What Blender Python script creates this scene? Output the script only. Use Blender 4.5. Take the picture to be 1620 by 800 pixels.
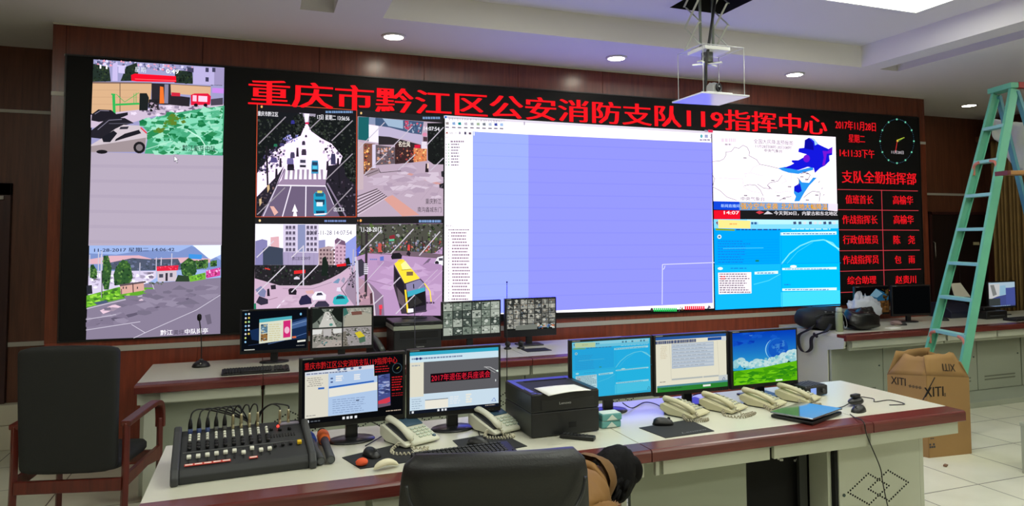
import bpy, math, random
from mathutils import Vector, Matrix, Euler

for o in list(bpy.data.objects):
    bpy.data.objects.remove(o, do_unlink=True)
S = bpy.context.scene
COL = S.collection
PI = math.pi

# ------------------------------------------------------------------ camera
YAW, PITCH, ROLL, FPX = 0.36368, 0.05144, -0.00545, 1131.253
CAM = Vector((1.40166, -6.37605, 1.7313))
PPX, PPY = 840.506, 318.632
_f = Vector((math.sin(YAW)*math.cos(PITCH), math.cos(YAW)*math.cos(PITCH), math.sin(PITCH)))
_r0 = Vector((math.cos(YAW), -math.sin(YAW), 0))
_u0 = _r0.cross(_f)
_r = math.cos(ROLL)*_r0 + math.sin(ROLL)*_u0
_u = -math.sin(ROLL)*_r0 + math.cos(ROLL)*_u0
cd = bpy.data.cameras.new('camera')
cam = bpy.data.objects.new('camera', cd)
COL.objects.link(cam)
cam.matrix_world = Matrix(((_r.x, _u.x, -_f.x, CAM.x), (_r.y, _u.y, -_f.y, CAM.y), (_r.z, _u.z, -_f.z, CAM.z), (0, 0, 0, 1)))
cd.sensor_width = 36
cd.lens = FPX/1620*36
cd.shift_x = (810-PPX)/1620
cd.shift_y = (PPY-400)/1620
cd.clip_start = 0.05
S.camera = cam

def ray(u, v):
    return _f + _r*((u-PPX)/FPX) - _u*((v-PPY)/FPX)
def at_z(u, v, z):
    d = ray(u, v); return CAM + d*((z-CAM.z)/d.z)
def at_y(u, v, y):
    d = ray(u, v); return CAM + d*((y-CAM.y)/d.y)
def at_x(u, v, x):
    d = ray(u, v); return CAM + d*((x-CAM.x)/d.x)

# ------------------------------------------------------------------ world, exposure, light levels
S.view_settings.view_transform = 'Standard'
S.view_settings.look = 'None'
S.view_settings.gamma = 1
S.view_settings.exposure = 0.0
S.view_settings.use_curve_mapping = False
w = bpy.data.worlds.new('world'); S.world = w
w.use_nodes = True
w.node_tree.nodes['Background'].inputs[0].default_value = (0.5, 0.55, 0.5, 1)
w.node_tree.nodes['Background'].inputs[1].default_value = 0.02
PANEL_W = 15.0          # emission of the ceiling light panels
PANEL_TINT = (0.97, 1.0, 0.88)
DOWN_W = 42.0           # emission of the round downlights
DOWN_TINT = (1.0, 0.93, 0.76)
LED = 1.25             # gain of the video wall
MON = 0.95             # gain of the desk monitors

# ------------------------------------------------------------------ materials
def s2l(c):
    c = c/255.0
    return c/12.92 if c <= 0.04045 else ((c+0.055)/1.055)**2.4
def lin(rgb):
    return tuple(s2l(c) for c in rgb)
_M = {}
def mat(name, rgb=(128, 128, 128), rough=0.5, metal=0.0, coat=0.0, noise=0.0, scale=8.0, bump=0.0, bscale=200.0, emit=0.0, spec=0.5, stretch=(1, 1, 1)):
    if name in _M:
        return _M[name]
    m = bpy.data.materials.new(name); m.use_nodes = True
    nt = m.node_tree; b = nt.nodes['Principled BSDF']
    L = lin(rgb)
    b.inputs['Base Color'].default_value = (*L, 1)
    b.inputs['Roughness'].default_value = rough
    b.inputs['Metallic'].default_value = metal
    b.inputs['Specular IOR Level'].default_value = spec
    if coat:
        b.inputs['Coat Weight'].default_value = coat
        b.inputs['Coat Roughness'].default_value = 0.15
    if emit:
        b.inputs['Emission Color'].default_value = (*L, 1)
        b.inputs['Emission Strength'].default_value = emit
    if noise or bump:
        tc = nt.nodes.new('ShaderNodeTexCoord'); mp = nt.nodes.new('ShaderNodeMapping')
        mp.inputs['Scale'].default_value = stretch
        nt.links.new(tc.outputs['Object'], mp.inputs[0])
    if noise:
        n = nt.nodes.new('ShaderNodeTexNoise'); n.inputs['Scale'].default_value = scale; n.inputs['Detail'].default_value = 4
        nt.links.new(mp.outputs[0], n.inputs['Vector'])
        mx = nt.nodes.new('ShaderNodeMix'); mx.data_type = 'RGBA'
        mx.inputs[6].default_value = (*[max(0, x*(1-noise)) for x in L], 1)
        mx.inputs[7].default_value = (*[min(1, x*(1+noise)) for x in L], 1)
        nt.links.new(n.outputs['Fac'], mx.inputs[0]); nt.links.new(mx.outputs[2], b.inputs['Base Color'])
    if bump:
        n2 = nt.nodes.new('ShaderNodeTexNoise'); n2.inputs['Scale'].default_value = bscale; n2.inputs['Detail'].default_value = 3
        nt.links.new(mp.outputs[0], n2.inputs['Vector'])
        bp = nt.nodes.new('ShaderNodeBump'); bp.inputs['Strength'].default_value = bump; bp.inputs['Distance'].default_value = 0.004
        nt.links.new(n2.outputs['Fac'], bp.inputs['Height']); nt.links.new(bp.outputs[0], b.inputs['Normal'])
    _M[name] = m
    return m
def emis(name, rgb, strength):
    if name in _M: return _M[name]
    m = bpy.data.materials.new(name); m.use_nodes = True
    nt = m.node_tree; nt.nodes.clear()
    e = nt.nodes.new('ShaderNodeEmission'); o = nt.nodes.new('ShaderNodeOutputMaterial')
    e.inputs[0].default_value = (*rgb, 1); e.inputs[1].default_value = strength
    nt.links.new(e.outputs[0], o.inputs[0]); _M[name] = m
    return m
def picmat(name, sample):
    if name in _M: return _M[name]
    m = bpy.data.materials.new(name); m.use_nodes = True
    nt = m.node_tree; nt.nodes.clear()
    a = nt.nodes.new('ShaderNodeAttribute'); a.attribute_name = 'Col'
    e = nt.nodes.new('ShaderNodeEmission'); o = nt.nodes.new('ShaderNodeOutputMaterial')
    nt.links.new(a.outputs['Color'], e.inputs[0]); nt.links.new(e.outputs[0], o.inputs[0])
    try: m.cycles.emission_sampling = sample
    except Exception: pass
    _M[name] = m
    return m
def tile_mat():
    m = bpy.data.materials.new('floor_tiles'); m.use_nodes = True
    nt = m.node_tree; b = nt.nodes['Principled BSDF']
    g = nt.nodes.new('ShaderNodeNewGeometry'); mp = nt.nodes.new('ShaderNodeMapping')
    mp.inputs['Location'].default_value = (-7.918+12.0, 1.526+12.0, 0)
    nt.links.new(g.outputs['Position'], mp.inputs[0])
    br = nt.nodes.new('ShaderNodeTexBrick'); br.offset = 0; br.squash = 1
    br.inputs['Scale'].default_value = 1
    br.inputs['Brick Width'].default_value = 0.6; br.inputs['Row Height'].default_value = 0.6
    br.inputs['Mortar Size'].default_value = 0.0045; br.inputs['Mortar Smooth'].default_value = 0.2
    br.inputs['Color1'].default_value = (*lin((212, 211, 190)), 1); br.inputs['Color2'].default_value = (*lin((206, 206, 184)), 1)
    br.inputs['Mortar'].default_value = (*lin((70, 68, 58)), 1)
    nt.links.new(mp.outputs[0], br.inputs['Vector'])
    n = nt.nodes.new('ShaderNodeTexNoise'); n.inputs['Scale'].default_value = 3; n.inputs['Detail'].default_value = 6
    nt.links.new(g.outputs['Position'], n.inputs['Vector'])
    mx = nt.nodes.new('ShaderNodeMix'); mx.data_type = 'RGBA'; mx.blend_type = 'MULTIPLY'; mx.inputs[0].default_value = 0.35
    cr = nt.nodes.new('ShaderNodeValToRGB'); cr.color_ramp.elements[0].position = .3; cr.color_ramp.elements[0].color = (.72, .72, .66, 1); cr.color_ramp.elements[1].position = .6
    nt.links.new(n.outputs['Fac'], cr.inputs[0]); nt.links.new(br.outputs['Color'], mx.inputs[6]); nt.links.new(cr.outputs[0], mx.inputs[7])
    nt.links.new(mx.outputs[2], b.inputs['Base Color'])
    b.inputs['Roughness'].default_value = 0.32
    return m
def wood_mat(name, dark, light, rough=0.35, axis='z', spec=0.5):
    if name in _M: return _M[name]
    m = bpy.data.materials.new(name); m.use_nodes = True
    nt = m.node_tree; b = nt.nodes['Principled BSDF']
    g = nt.nodes.new('ShaderNodeTexCoord'); mp = nt.nodes.new('ShaderNodeMapping')
    mp.inputs['Scale'].default_value = {'z': (14, 14, 0.9), 'x': (0.9, 14, 14), 'y': (14, .9, 14)}[axis]
    nt.links.new(g.outputs['Object'], mp.inputs[0])
    n = nt.nodes.new('ShaderNodeTexNoise'); n.inputs['Scale'].default_value = 2.2; n.inputs['Detail'].default_value = 8; n.inputs['Roughness'].default_value = .65
    nt.links.new(mp.outputs[0], n.inputs['Vector'])
    cr = nt.nodes.new('ShaderNodeValToRGB')
    cr.color_ramp.elements[0].position = .3; cr.color_ramp.elements[0].color = (*lin(dark), 1)
    cr.color_ramp.elements[1].position = .72; cr.color_ramp.elements[1].color = (*lin(light), 1)
    nt.links.new(n.outputs['Fac'], cr.inputs[0]); nt.links.new(cr.outputs[0], b.inputs['Base Color'])
    b.inputs['Roughness'].default_value = rough; b.inputs['Specular IOR Level'].default_value = spec
    _M[name] = m
    return m

# ------------------------------------------------------------------ mesh helpers
class MB:
    def __init__(s): s.v = []; s.f = []; s.m = []; s.sm = []
    def add(s, vs, fs, mi=0, smooth=False):
        o = len(s.v); s.v += [tuple(v) for v in vs]
        for f in fs:
            s.f.append(tuple(i+o for i in f)); s.m.append(mi); s.sm.append(smooth)
        return s
    def box(s, x0, x1, y0, y1, z0, z1, mi=0):
        vs = [(x, y, z) for z in (z0, z1) for y in (y0, y1) for x in (x0, x1)]
        return s.add(vs, [(0, 2, 3, 1), (4, 5, 7, 6), (0, 1, 5, 4), (2, 6, 7, 3), (0, 4, 6, 2), (1, 3, 7, 5)], mi)
    def obox(s, c, size, rot=(0, 0, 0), mi=0):
        R = Euler(rot).to_matrix(); c = Vector(c)
        vs = [c + R @ Vector((x*size[0]/2, y*size[1]/2, z*size[2]/2)) for z in (-1, 1) for y in (-1, 1) for x in (-1, 1)]
        return s.add(vs, [(0, 2, 3, 1), (4, 5, 7, 6), (0, 1, 5, 4), (2, 6, 7, 3), (0, 4, 6, 2), (1, 3, 7, 5)], mi)
    def bar(s, p0, p1, wx, wy, up=(0, 0, 1), mi=0):
        """rectangular bar from p0 to p1; wx across (perpendicular to up), wy along up"""
        p0, p1 = Vector(p0), Vector(p1); d = (p1-p0).normalized(); up = Vector(up)
        a = d.cross(up).normalized(); b = a.cross(d).normalized()
        vs = [p + a*(i*wx/2) + b*(j*wy/2) for p in (p0, p1) for j in (-1, 1) for i in (-1, 1)]
        return s.add(vs, [(0, 2, 3, 1), (4, 5, 7, 6), (0, 1, 5, 4), (2, 6, 7, 3), (0, 4, 6, 2), (1, 3, 7, 5)], mi)
    def tube(s, pts, r, n=8, closed=False, mi=0, smooth=True):
        pts = [Vector(p) for p in pts]; N = len(pts)
        rs = r if isinstance(r, (list, tuple)) else [r]*N
        t0 = (pts[1]-pts[0]).normalized()
        a = t0.cross(Vector((0, 0, 1)))
        if a.length < 1e-4: a = t0.cross(Vector((1, 0, 0)))
        a.normalize(); vs = []; prev = t0
        for i, p in enumerate(pts):
            if closed: t = (pts[(i+1) % N]-pts[i-1]).normalized()
            else: t = (pts[min(i+1, N-1)]-pts[max(i-1, 0)]).normalized()
            if t.length < 1e-6: t = prev
            q = prev.rotation_difference(t); a = q @ a; prev = t
            b = t.cross(a)
            for k in range(n):
                th = 2*PI*k/n
                vs.append(p + (a*math.cos(th)+b*math.sin(th))*rs[i])
        fs = []
        for i in range(N if closed else N-1):
            j = (i+1) % N
            for k in range(n):
                fs.append((i*n+k, i*n+(k+1) % n, j*n+(k+1) % n, j*n+k))
        s.add(vs, fs, mi, smooth)
        if not closed:
            o = len(s.v)-len(vs)
            s.f.append(tuple(o+k for k in reversed(range(n)))); s.m.append(mi); s.sm.append(False)
            s.f.append(tuple(o+(N-1)*n+k for k in range(n))); s.m.append(mi); s.sm.append(False)
        return s
    def cyl(s, p0, p1, r0, r1=None, n=20, mi=0):
        return s.tube([p0, p1], [r0, r0 if r1 is None else r1], n, mi=mi)
    def lathe(s, prof, c=(0, 0, 0), n=24, rot=None, mi=0, smooth=True, sx=1, sy=1):
        c = Vector(c); R = Euler(rot).to_matrix() if rot else None; vs = []
        for r, z in prof:
            for k in range(n):
                p = Vector((r*math.cos(2*PI*k/n)*sx, r*math.sin(2*PI*k/n)*sy, z))
                vs.append(c + (R @ p if R else p))
        fs = []
        for i in range(len(prof)-1):
            for k in range(n):
                fs.append((i*n+k, i*n+(k+1) % n, (i+1)*n+(k+1) % n, (i+1)*n+k))
        fs.append(tuple(reversed(range(n)))); fs.append(tuple((len(prof)-1)*n+k for k in range(n)))
        return s.add(vs, fs, mi, smooth)
    def prism(s, poly, a, b, axis='x', mi=0, smooth=False):
        def P(p, t):
            return {'x': (t, p[0], p[1]), 'y': (p[0], t, p[1]), 'z': (p[0], p[1], t)}[axis]
        n = len(poly); vs = [P(p, a) for p in poly]+[P(p, b) for p in poly]
        fs = [tuple(reversed(range(n))), tuple(range(n, 2*n))]+[(i, (i+1) % n, n+(i+1) % n, n+i) for i in range(n)]
        return s.add(vs, fs, mi, smooth)
    def loft(s, rings, mi=0, smooth=True, caps=True):
        n = len(rings[0]); vs = [p for r in rings for p in r]; fs = []
        for i in range(len(rings)-1):
            for k in range(n): fs.append((i*n+k, i*n+(k+1) % n, (i+1)*n+(k+1) % n, (i+1)*n+k))
        if caps: fs += [tuple(reversed(range(n))), tuple((len(rings)-1)*n+k for k in range(n))]
        return s.add(vs, fs, mi, smooth)
    def ball(s, c, r, n=14, m=8, mi=0):
        rx, ry, rz = r if isinstance(r, (list, tuple)) else (r, r, r); c = Vector(c)
        rings = []
        for i in range(1, m):
            th = PI*i/m
            rings.append([(c.x+rx*math.sin(th)*math.cos(2*PI*k/n), c.y+ry*math.sin(th)*math.sin(2*PI*k/n), c.z-rz*math.cos(th)) for k in range(n)])
        return s.loft(rings, mi)
    def sheet(s, grid, mi=0, smooth=True):
        R, Cn = len(grid), len(grid[0]); vs = [p for r in grid for p in r]
        return s.add(vs, [(i*Cn+j, i*Cn+j+1, (i+1)*Cn+j+1, (i+1)*Cn+j) for i in range(R-1) for j in range(Cn-1)], mi, smooth)
    def build(s, name, m, parent=None, bevel=0, seg=2, loc=(0, 0, 0), rot=(0, 0, 0), sub=0, solid=0):
        me = bpy.data.meshes.new(name); me.from_pydata(s.v, [], s.f)
        for x in (m if isinstance(m, (list, tuple)) else [m]): me.materials.append(x)
        me.polygons.foreach_set('material_index', s.m)
        me.polygons.foreach_set('use_smooth', s.sm)
        me.update()
        o = bpy.data.objects.new(name, me); COL.objects.link(o)
        o.location = loc; o.rotation_euler = rot
        if parent: o.parent = parent
        if solid:
            d = o.modifiers.new('solid', 'SOLIDIFY'); d.thickness = solid; d.offset = 0
        if bevel:
            d = o.modifiers.new('bevel', 'BEVEL'); d.width = bevel; d.segments = seg; d.limit_method = 'ANGLE'; d.angle_limit = math.radians(40)
        if sub:
            d = o.modifiers.new('sub', 'SUBSURF'); d.levels = sub; d.render_levels = sub
        return o
def tag(o, label=None, cat=None, group=None, kind=None):
    if label: o['label'] = label
    if cat: o['category'] = cat
    if group: o['group'] = group
    if kind: o['kind'] = kind
    return o
def thing(name, label, cat, loc=(0, 0, 0), rz=0, group=None, rot=None):
    o = bpy.data.objects.new(name, None); COL.objects.link(o)
    o.empty_display_size = .05
    o.location = loc; o.rotation_euler = rot or (0, 0, rz)
    return tag(o, label, cat, group)
def struct(o): o['kind'] = 'structure'; return o
_kids = {}
def copy_tree(o, label=None, loc=None, rz=None):
    c = o.copy(); COL.objects.link(c)
    if label: c['label'] = label
    if loc is not None: c.location = loc
    if rz is not None: c.rotation_euler = (0, 0, rz)
    for ch in [x for x in COL.objects if x.parent == o]:
        d = ch.copy(); COL.objects.link(d); d.parent = c
        for g in [x for x in COL.objects if x.parent == ch]:
            e = g.copy(); COL.objects.link(e); e.parent = d
    return c
def spline(pts, n=8):
    pts = [Vector(p) for p in pts]; out = []
    P = [pts[0]]+pts+[pts[-1]]
    for i in range(1, len(P)-2):
        for k in range(n):
            t = k/n
            out.append(0.5*((2*P[i])+(-P[i-1]+P[i+1])*t+(2*P[i-1]-5*P[i]+4*P[i+1]-P[i+2])*t*t+(-P[i-1]+3*P[i]-3*P[i+1]+P[i+2])*t**3))
    out.append(pts[-1]); return out
_TX = {}
def text_geo(body, bold=0.0):
    k = (body, bold)
    if k in _TX: return _TX[k]
    c = bpy.data.curves.new('t', 'FONT'); c.body = body; c.resolution_u = 2
    o = bpy.data.objects.new('t', c); COL.objects.link(o)
    bpy.context.view_layer.update()
    me = bpy.data.meshes.new_from_object(o.evaluated_get(bpy.context.evaluated_depsgraph_get()))
    vs = [(v.co.x, v.co.y) for v in me.vertices]; fs = [tuple(p.vertices) for p in me.polygons]
    bpy.data.objects.remove(o); bpy.data.curves.remove(c); bpy.data.meshes.remove(me)
    if bold:
        n = len(vs); base, bf = list(vs), list(fs)
        for j, (dx, dy) in enumerate(((bold, 0), (bold*.5, 0))):
            vs += [(x+dx, y+dy) for x, y in base]; fs += [tuple(i+n*(j+1) for i in f) for f in bf]
    x0 = min(v[0] for v in vs); x1 = max(v[0] for v in vs); y0 = min(v[1] for v in vs); y1 = max(v[1] for v in vs)
    if y1-y0 < 1e-6: y1 = y0+1
    _TX[k] = ([((v[0]-x0)/(x1-x0), (v[1]-y0)/(y1-y0)) for v in vs], fs)
    return _TX[k]
def text_part(body, name, m, parent, origin, ax, ay, bold=0.0):
    """flat lettering spanning origin .. origin+ax (reading direction) and origin+ay (up)"""
    vs, fs = text_geo(body, bold); origin, ax, ay = Vector(origin), Vector(ax), Vector(ay)
    b = MB().add([origin+ax*x+ay*y for x, y in vs], fs)
    return b.build(name, m, parent)

def inpoly(x, y, P):
    c = False; j = len(P)-1
    for i in range(len(P)):
        if (P[i][1] > y) != (P[j][1] > y) and x < (P[j][0]-P[i][0])*(y-P[i][1])/(P[j][1]-P[i][1])+P[i][0]: c = not c
        j = i
    return c
class Pic:
    """a flat picture shown on a screen: coloured shapes in thin layers (local x, z; facing -y)"""
    def __init__(s, mp, gain=1.0, seed=1):
        s.mp = mp; s.g = gain; s.v = []; s.f = []; s.c = []; s.y = 0.0; s.o = (0, 0, 1); s.rnd = random.Random(seed)
    def zoom(s, ox, oy, sc): s.o = (ox, oy, sc); return s
    clip = None
    def P(s, u, v):
        u, v = s.o[0]+u/s.o[2], s.o[1]+v/s.o[2]
        if s.clip: u, v = min(s.clip, max(0, u)), min(s.clip, max(0, v))
        return s.mp(u, v)
    def raw(s, pts, rgb, dy=6e-5):
        s.y -= dy; o = len(s.v); s.v += [(x, s.y, z) for x, z in pts]
        s.f.append(tuple(range(o, o+len(pts)))); s.c.append(rgb)
    mix = None
    def col(s, rgb, g=1.0):
        if s.mix: rgb = tuple(a+(b-a)*s.mix[1] for a, b in zip(rgb, s.mix[0]))
        return tuple(c*s.g*g for c in lin(rgb))
    def poly(s, pts, rgb, g=1.0): s.raw([s.P(*p) for p in pts], s.col(rgb, g)); return s
    def rect(s, u0, v0, u1, v1, rgb, g=1.0):
        x0, z1 = s.P(u0, v0); x1, z0 = s.P(u1, v1)
        s.raw([(x0, z0), (x1, z0), (x1, z1), (x0, z1)], s.col(rgb, g)); return s
    def line(s, pts, wd, rgb, g=1.0):
        for a, b in zip(pts, pts[1:]):
            d = Vector((b[0]-a[0], b[1]-a[1])); n = Vector((-d.y, d.x)).normalized()*wd/2
            s.poly([(a[0]+n.x, a[1]+n.y), (b[0]+n.x, b[1]+n.y), (b[0]-n.x, b[1]-n.y), (a[0]-n.x, a[1]-n.y)], rgb, g)
        return s
    def disc(s, u, v, ru, rv, rgb, g=1.0, n=14, a0=0, a1=2*PI):
        return s.poly([(u+ru*math.cos(a0+(a1-a0)*k/n), v+rv*math.sin(a0+(a1-a0)*k/n)) for k in range(n)], rgb, g)
    def speck(s, P, n, size, cols, g=1.0, asp=1.0):
        us = [p[0] for p in P]; vs = [p[1] for p in P]; r = s.rnd; k = 0; t = 0
        while k < n and t < n*20:
            t += 1; u = r.uniform(min(us), max(us)); v = r.uniform(min(vs), max(vs))
            if not inpoly(u, v, P): continue
            k += 1; q = size*r.uniform(.4, 1.2); a = r.uniform(0, 6.28); m = r.choice((3, 4, 5))
            s.raw([s.P(min(max(us), max(min(us), u+asp*q*math.cos(a+6.28*i/m)*r.uniform(.6, 1))), min(max(vs), max(min(vs), v+q*math.sin(a+6.28*i/m)*r.uniform(.6, 1)))) for i in range(m)], s.col(r.choice(cols), g), 4e-6)
        return s
    def rows(s, u0, v0, u1, v1, n, rgb, fill=.5, ind=0.0, dash=5.0):
        r = s.rnd; h = (v1-v0)/n
        for i in range(n):
            u = u0+ind*r.random(); e = u0+(u1-u0)*r.uniform(.75, 1)
            while u < e:
                d = dash*r.uniform(.5, 1.3)
                s.rect(u, v0+h*(i+.5-fill/2), min(u+d, e), v0+h*(i+.5+fill/2), rgb); u += d*1.25
        return s
    def text(s, body, u0, v0, u1, v1, rgb, g=1.0, bold=0.0):
        vs, fs = text_geo(body, bold)
        x0, z1 = s.P(u0, v0); x1, _ = s.P(u1, v0); _, z0 = s.P(u0, v1)
        s.y -= 8e-5; o = len(s.v)
        s.v += [(x0+(x1-x0)*a, s.y, z0+(z1-z0)*b) for a, b in vs]
        for f in fs: s.f.append(tuple(i+o for i in f)); s.c.append(s.col(rgb, g))
        return s
    def build(s, name, parent, y=0.0, sample='NONE'):
        me = bpy.data.meshes.new(name); me.from_pydata([(x, yy+y, z) for x, yy, z in s.v], [], s.f)
        a = me.color_attributes.new('Col', 'FLOAT_COLOR', 'CORNER'); i = 0
        buf = []
        for f, c in zip(s.f, s.c): buf += [c[0], c[1], c[2], 1.0]*len(f)
        a.data.foreach_set('color', buf)
        me.materials.append(picmat('screen_light_'+sample.lower(), sample)); me.update()
        o = bpy.data.objects.new(name, me); COL.objects.link(o); o.parent = parent
        return o

# ================================================================== THE ROOM
X0, X1, Y0, YB, ZC, ZU = -1.6, 11.2, -9.0, 0.92, 3.41, 3.60
M_ceil = mat('ceiling_paint', (214, 210, 208), .9)
M_wood = wood_mat('wall_wood', (80, 36, 22), (120, 58, 36), .27)
M_woodlow = wood_mat('wall_wood_low', (104, 42, 27), (142, 64, 40), .38)
M_wooddark = wood_mat('wall_wood_dark', (72, 40, 26), (106, 62, 42), .45)
M_strip = mat('grey_metal_strip', (176, 172, 162), .45, .1)
M_black = mat('black_plastic', (18, 19, 20), .42)
M_blackm = mat('black_matte', (10, 10, 11), .8)
M_pink = mat('cream_step', (196, 190, 168), .6)

struct(MB().box(X0, X1, Y0, 1.9, -.1, 0).build('floor', tile_mat()))
# ceiling: lower field with one wide coffer and a slot on each side of it
xs = [X0, 1.66, 1.90, 2.26, 6.98, 7.22, 7.46, X1]; YF0, YF1 = -5.4, -.97
b = MB()
def quad_z(b, xa, xb, ya, yb, z, mi=0):
    if xb-xa > 1e-6 and yb-ya > 1e-6: b.add([(xa, ya, z), (xb, ya, z), (xb, yb, z), (xa, yb, z)], [(0, 3, 2, 1)], mi)
for i in range(7):
    quad_z(b, xs[i], xs[i+1], Y0, YF0, ZC); quad_z(b, xs[i], xs[i+1], YF1, YB+1, ZC)
    if i not in (1, 3, 5): quad_z(b, xs[i], xs[i+1], YF0, YF1, ZC)
def well(b, xa, xb, ya, yb, z0, z1, ins, hole=None):
    lo = [(xa, ya, z0), (xb, ya, z0), (xb, yb, z0), (xa, yb, z0)]
    hi = [(xa+ins, ya+ins, z1), (xb-ins, ya+ins, z1), (xb-ins, yb-ins, z1), (xa+ins, yb-ins, z1)]
    b.add(lo+hi, [(i, (i+1) % 4, 4+(i+1) % 4, 4+i) for i in range(4)])
    xa, xb, ya, yb = xa+ins, xb-ins, ya+ins, yb-ins
    if hole:
        h = hole
        for q in ((xa, h[0], ya, yb), (h[1], xb, ya, yb), (h[0], h[1], ya, h[2]), (h[0], h[1], h[3], yb)): quad_z(b, *q, z1)
    else: quad_z(b, xa, xb, ya, yb, z1)
HOLE = (4.50, 5.02, -1.98, -1.42)
well(b, 2.26, 6.98, YF0, YF1, ZC, ZU, .07, HOLE)
well(b, 1.66, 1.90, YF0, YF1, ZC, ZC+.16, .0)
well(b, 7.22, 7.46, YF0, YF1, ZC, ZC+.16, .0)
struct(b.build('ceiling', M_ceil))
b = MB(); hx0, hx1, hy0, hy1 = HOLE
b.add([(x, y, z) for z in (ZU, ZU+.45) for x, y in ((hx0, hy0), (hx1, hy0), (hx1, hy1), (hx0, hy1))], [(0, 1, 5, 4), (1, 2, 6, 5), (2, 3, 7, 6), (3, 0, 4, 7), (4, 5, 6, 7)])
struct(b.build('trim_1', M_blackm))
# walls
struct(MB().box(X0-.1, X0, Y0, 1.9, 0, ZC+.3).build('wall_left', M_wooddark))
struct(MB().box(X1, X1+.1, Y0, 1.9, 0, ZC+.3).build('wall_right', M_wooddark))
struct(MB().box(X0, X1, Y0-.1, Y0, 0, ZC+.3).build('wall_front', mat('wall_paint', (205, 200, 180), .8)))
b = MB(); b.box(X0, -.09, YB, YB+.1, 0, ZC); b.box(8.955, X1, YB, YB+.1, 0, ZC)
struct(b.build('wall_back', M_wooddark))
# wooden surround that carries the video wall: header, posts, apron
SW, SZ0, SZ1 = 8.837, 0.974, 3.159
b = MB()
seams = [-.011, .95, 1.87, 2.79, 3.7, 4.6, 5.5, 6.4, 7.3, 8.2, 8.848]
for a, c in zip(seams, seams[1:]): b.box(a+.0015, c-.0015, 0, .1, SZ1+.012, ZC)
b.box(-.1, -.012, 0, YB, SZ0-.011, ZC-.001); b.box(SW+.012, 8.96, 0, YB, SZ0-.011, ZC-.001); b.box(-.1, -.012, .1, YB, 0, SZ0-.011); b.box(SW+.012, 8.96, .1, YB, 0, SZ0-.011)
struct(b.build('trim_2', M_wood, bevel=.001, seg=1))
b = MB()
seams[0], seams[-1] = -.1, 8.96
for a, c in zip(seams, seams[1:]): b.box(a+.0015, c-.0015, .0, .1, .0, SZ0-.012)
struct(b.build('trim_3', M_woodlow))
b = MB(); b.box(-.1, 8.96, -.008, .0, .876, .918); b.box(-.1, -.008, -.006, 0, 2.845, 2.876)
b.box(SW+.01, 8.96, -.006, 0, 2.845, 2.876)
b.box(X0, -.1, YB-.012, YB, 2.835, 2.862); b.box(X0, -.1, YB-.012, YB, .838, .875)
b.box(8.96, X1, YB-.012, YB, 2.3, 2.33)
struct(b.build('trim_4', M_strip))
b = MB(); b.box(-.02, SW+.02, -.004, .02, SZ1-.002, SZ1+.014); b.box(-.1, 8.96, -.01, 0, ZC-.012, ZC)
struct(b.build('trim_5', mat('cornice_light', (190, 186, 176), .6)))
# pale step along the far left wall, and the dark doorway beside it
b = MB(); b.box(-.66, -.1, YB-.10, YB, .2, .37); b.box(X0, -.1, YB-.12, YB, 0, .2)
struct(b.build('baseboard_left', M_pink, bevel=.008))
M_frame = wood_mat('door_frame_wood', (44, 20, 20), (62, 30, 28), .4)
b = MB(); b.box(-.70, -.575, YB-.05, YB, .37, 2.226); b.box(-1.58, -.575, YB-.05, YB, 2.12, 2.226)
d = struct(b.build('door_1', M_frame, bevel=.004))
MB().box(-1.58, -.70, YB-.012, YB-.002, .37, 2.12).build('door_leaf', M_blackm, d)
MB().box(-1.5, -.62, YB-.075, YB-.045, 2.085, 2.115).build('door_closer', M_strip, d)
# dark double door to the right of the video wall
b = MB(); b.box(10.03, 10.07, YB-.05, YB, 0, 2.07); b.box(10.03, 11.15, YB-.05, YB, 2.03, 2.07)
d = struct(b.build('door_2', M_frame, bevel=.003))
for xa, xb in ((10.075, 10.575), (10.585, 11.13)):
    MB().box(xa, xb, YB-.03, YB-.005, 0.05, 2.03).build('door_leaf', wood_mat('door_dark', (24, 14, 12), (38, 22, 18), .45), d, bevel=.004)
hp = at_y(1477, 370, YB-.05)
MB().tube([(hp.x, YB-.03, 1.66), (hp.x, YB-.07, 1.64), (hp.x, YB-.07, 1.44), (hp.x, YB-.03, 1.42)], .008).build('door_handle', mat('brushed_steel', (170, 168, 160), .3, .9), d)
hp = at_y(1546, 385, YB-.05)
MB().box(hp.x-.055, hp.x+.055, YB-.04, YB-.028, hp.z-.02, hp.z+.02).build('door_plate', mat('door_plate_cream', (190, 180, 140), .5), d)

# curtains on the right wall
M_curt = mat('curtain_cloth', (132, 104, 58), .85, noise=.15, scale=5, bump=.3, bscale=60)
def curtain(label, ya, yb, x):
    n = 130; rows = []
    for z, k in ((3.05, .5), (2.4, .85), (1.4, 1.0), (.15, 1.1)):
        rows.append([(x + .05*k*math.sin(i*.62+math.sin(i*.21)), ya+(yb-ya)*i/n, z) for i in range(n+1)])
    o = MB().sheet(rows).build('curtain', M_curt, solid=.004)
    tag(o, label, 'curtain', 'curtains on the right wall')
curtain('brown pleated curtain nearest the dark double door, seen just right of the ladder', .62, -.10, 10.92)
curtain('brown pleated curtain at the right edge of the picture behind the desk monitors', -.16, -1.7, 10.92)
struct(MB().box(10.80, 11.05, -3.6, .75, 3.05, 3.12).build('trim_6', M_wooddark))

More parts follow.
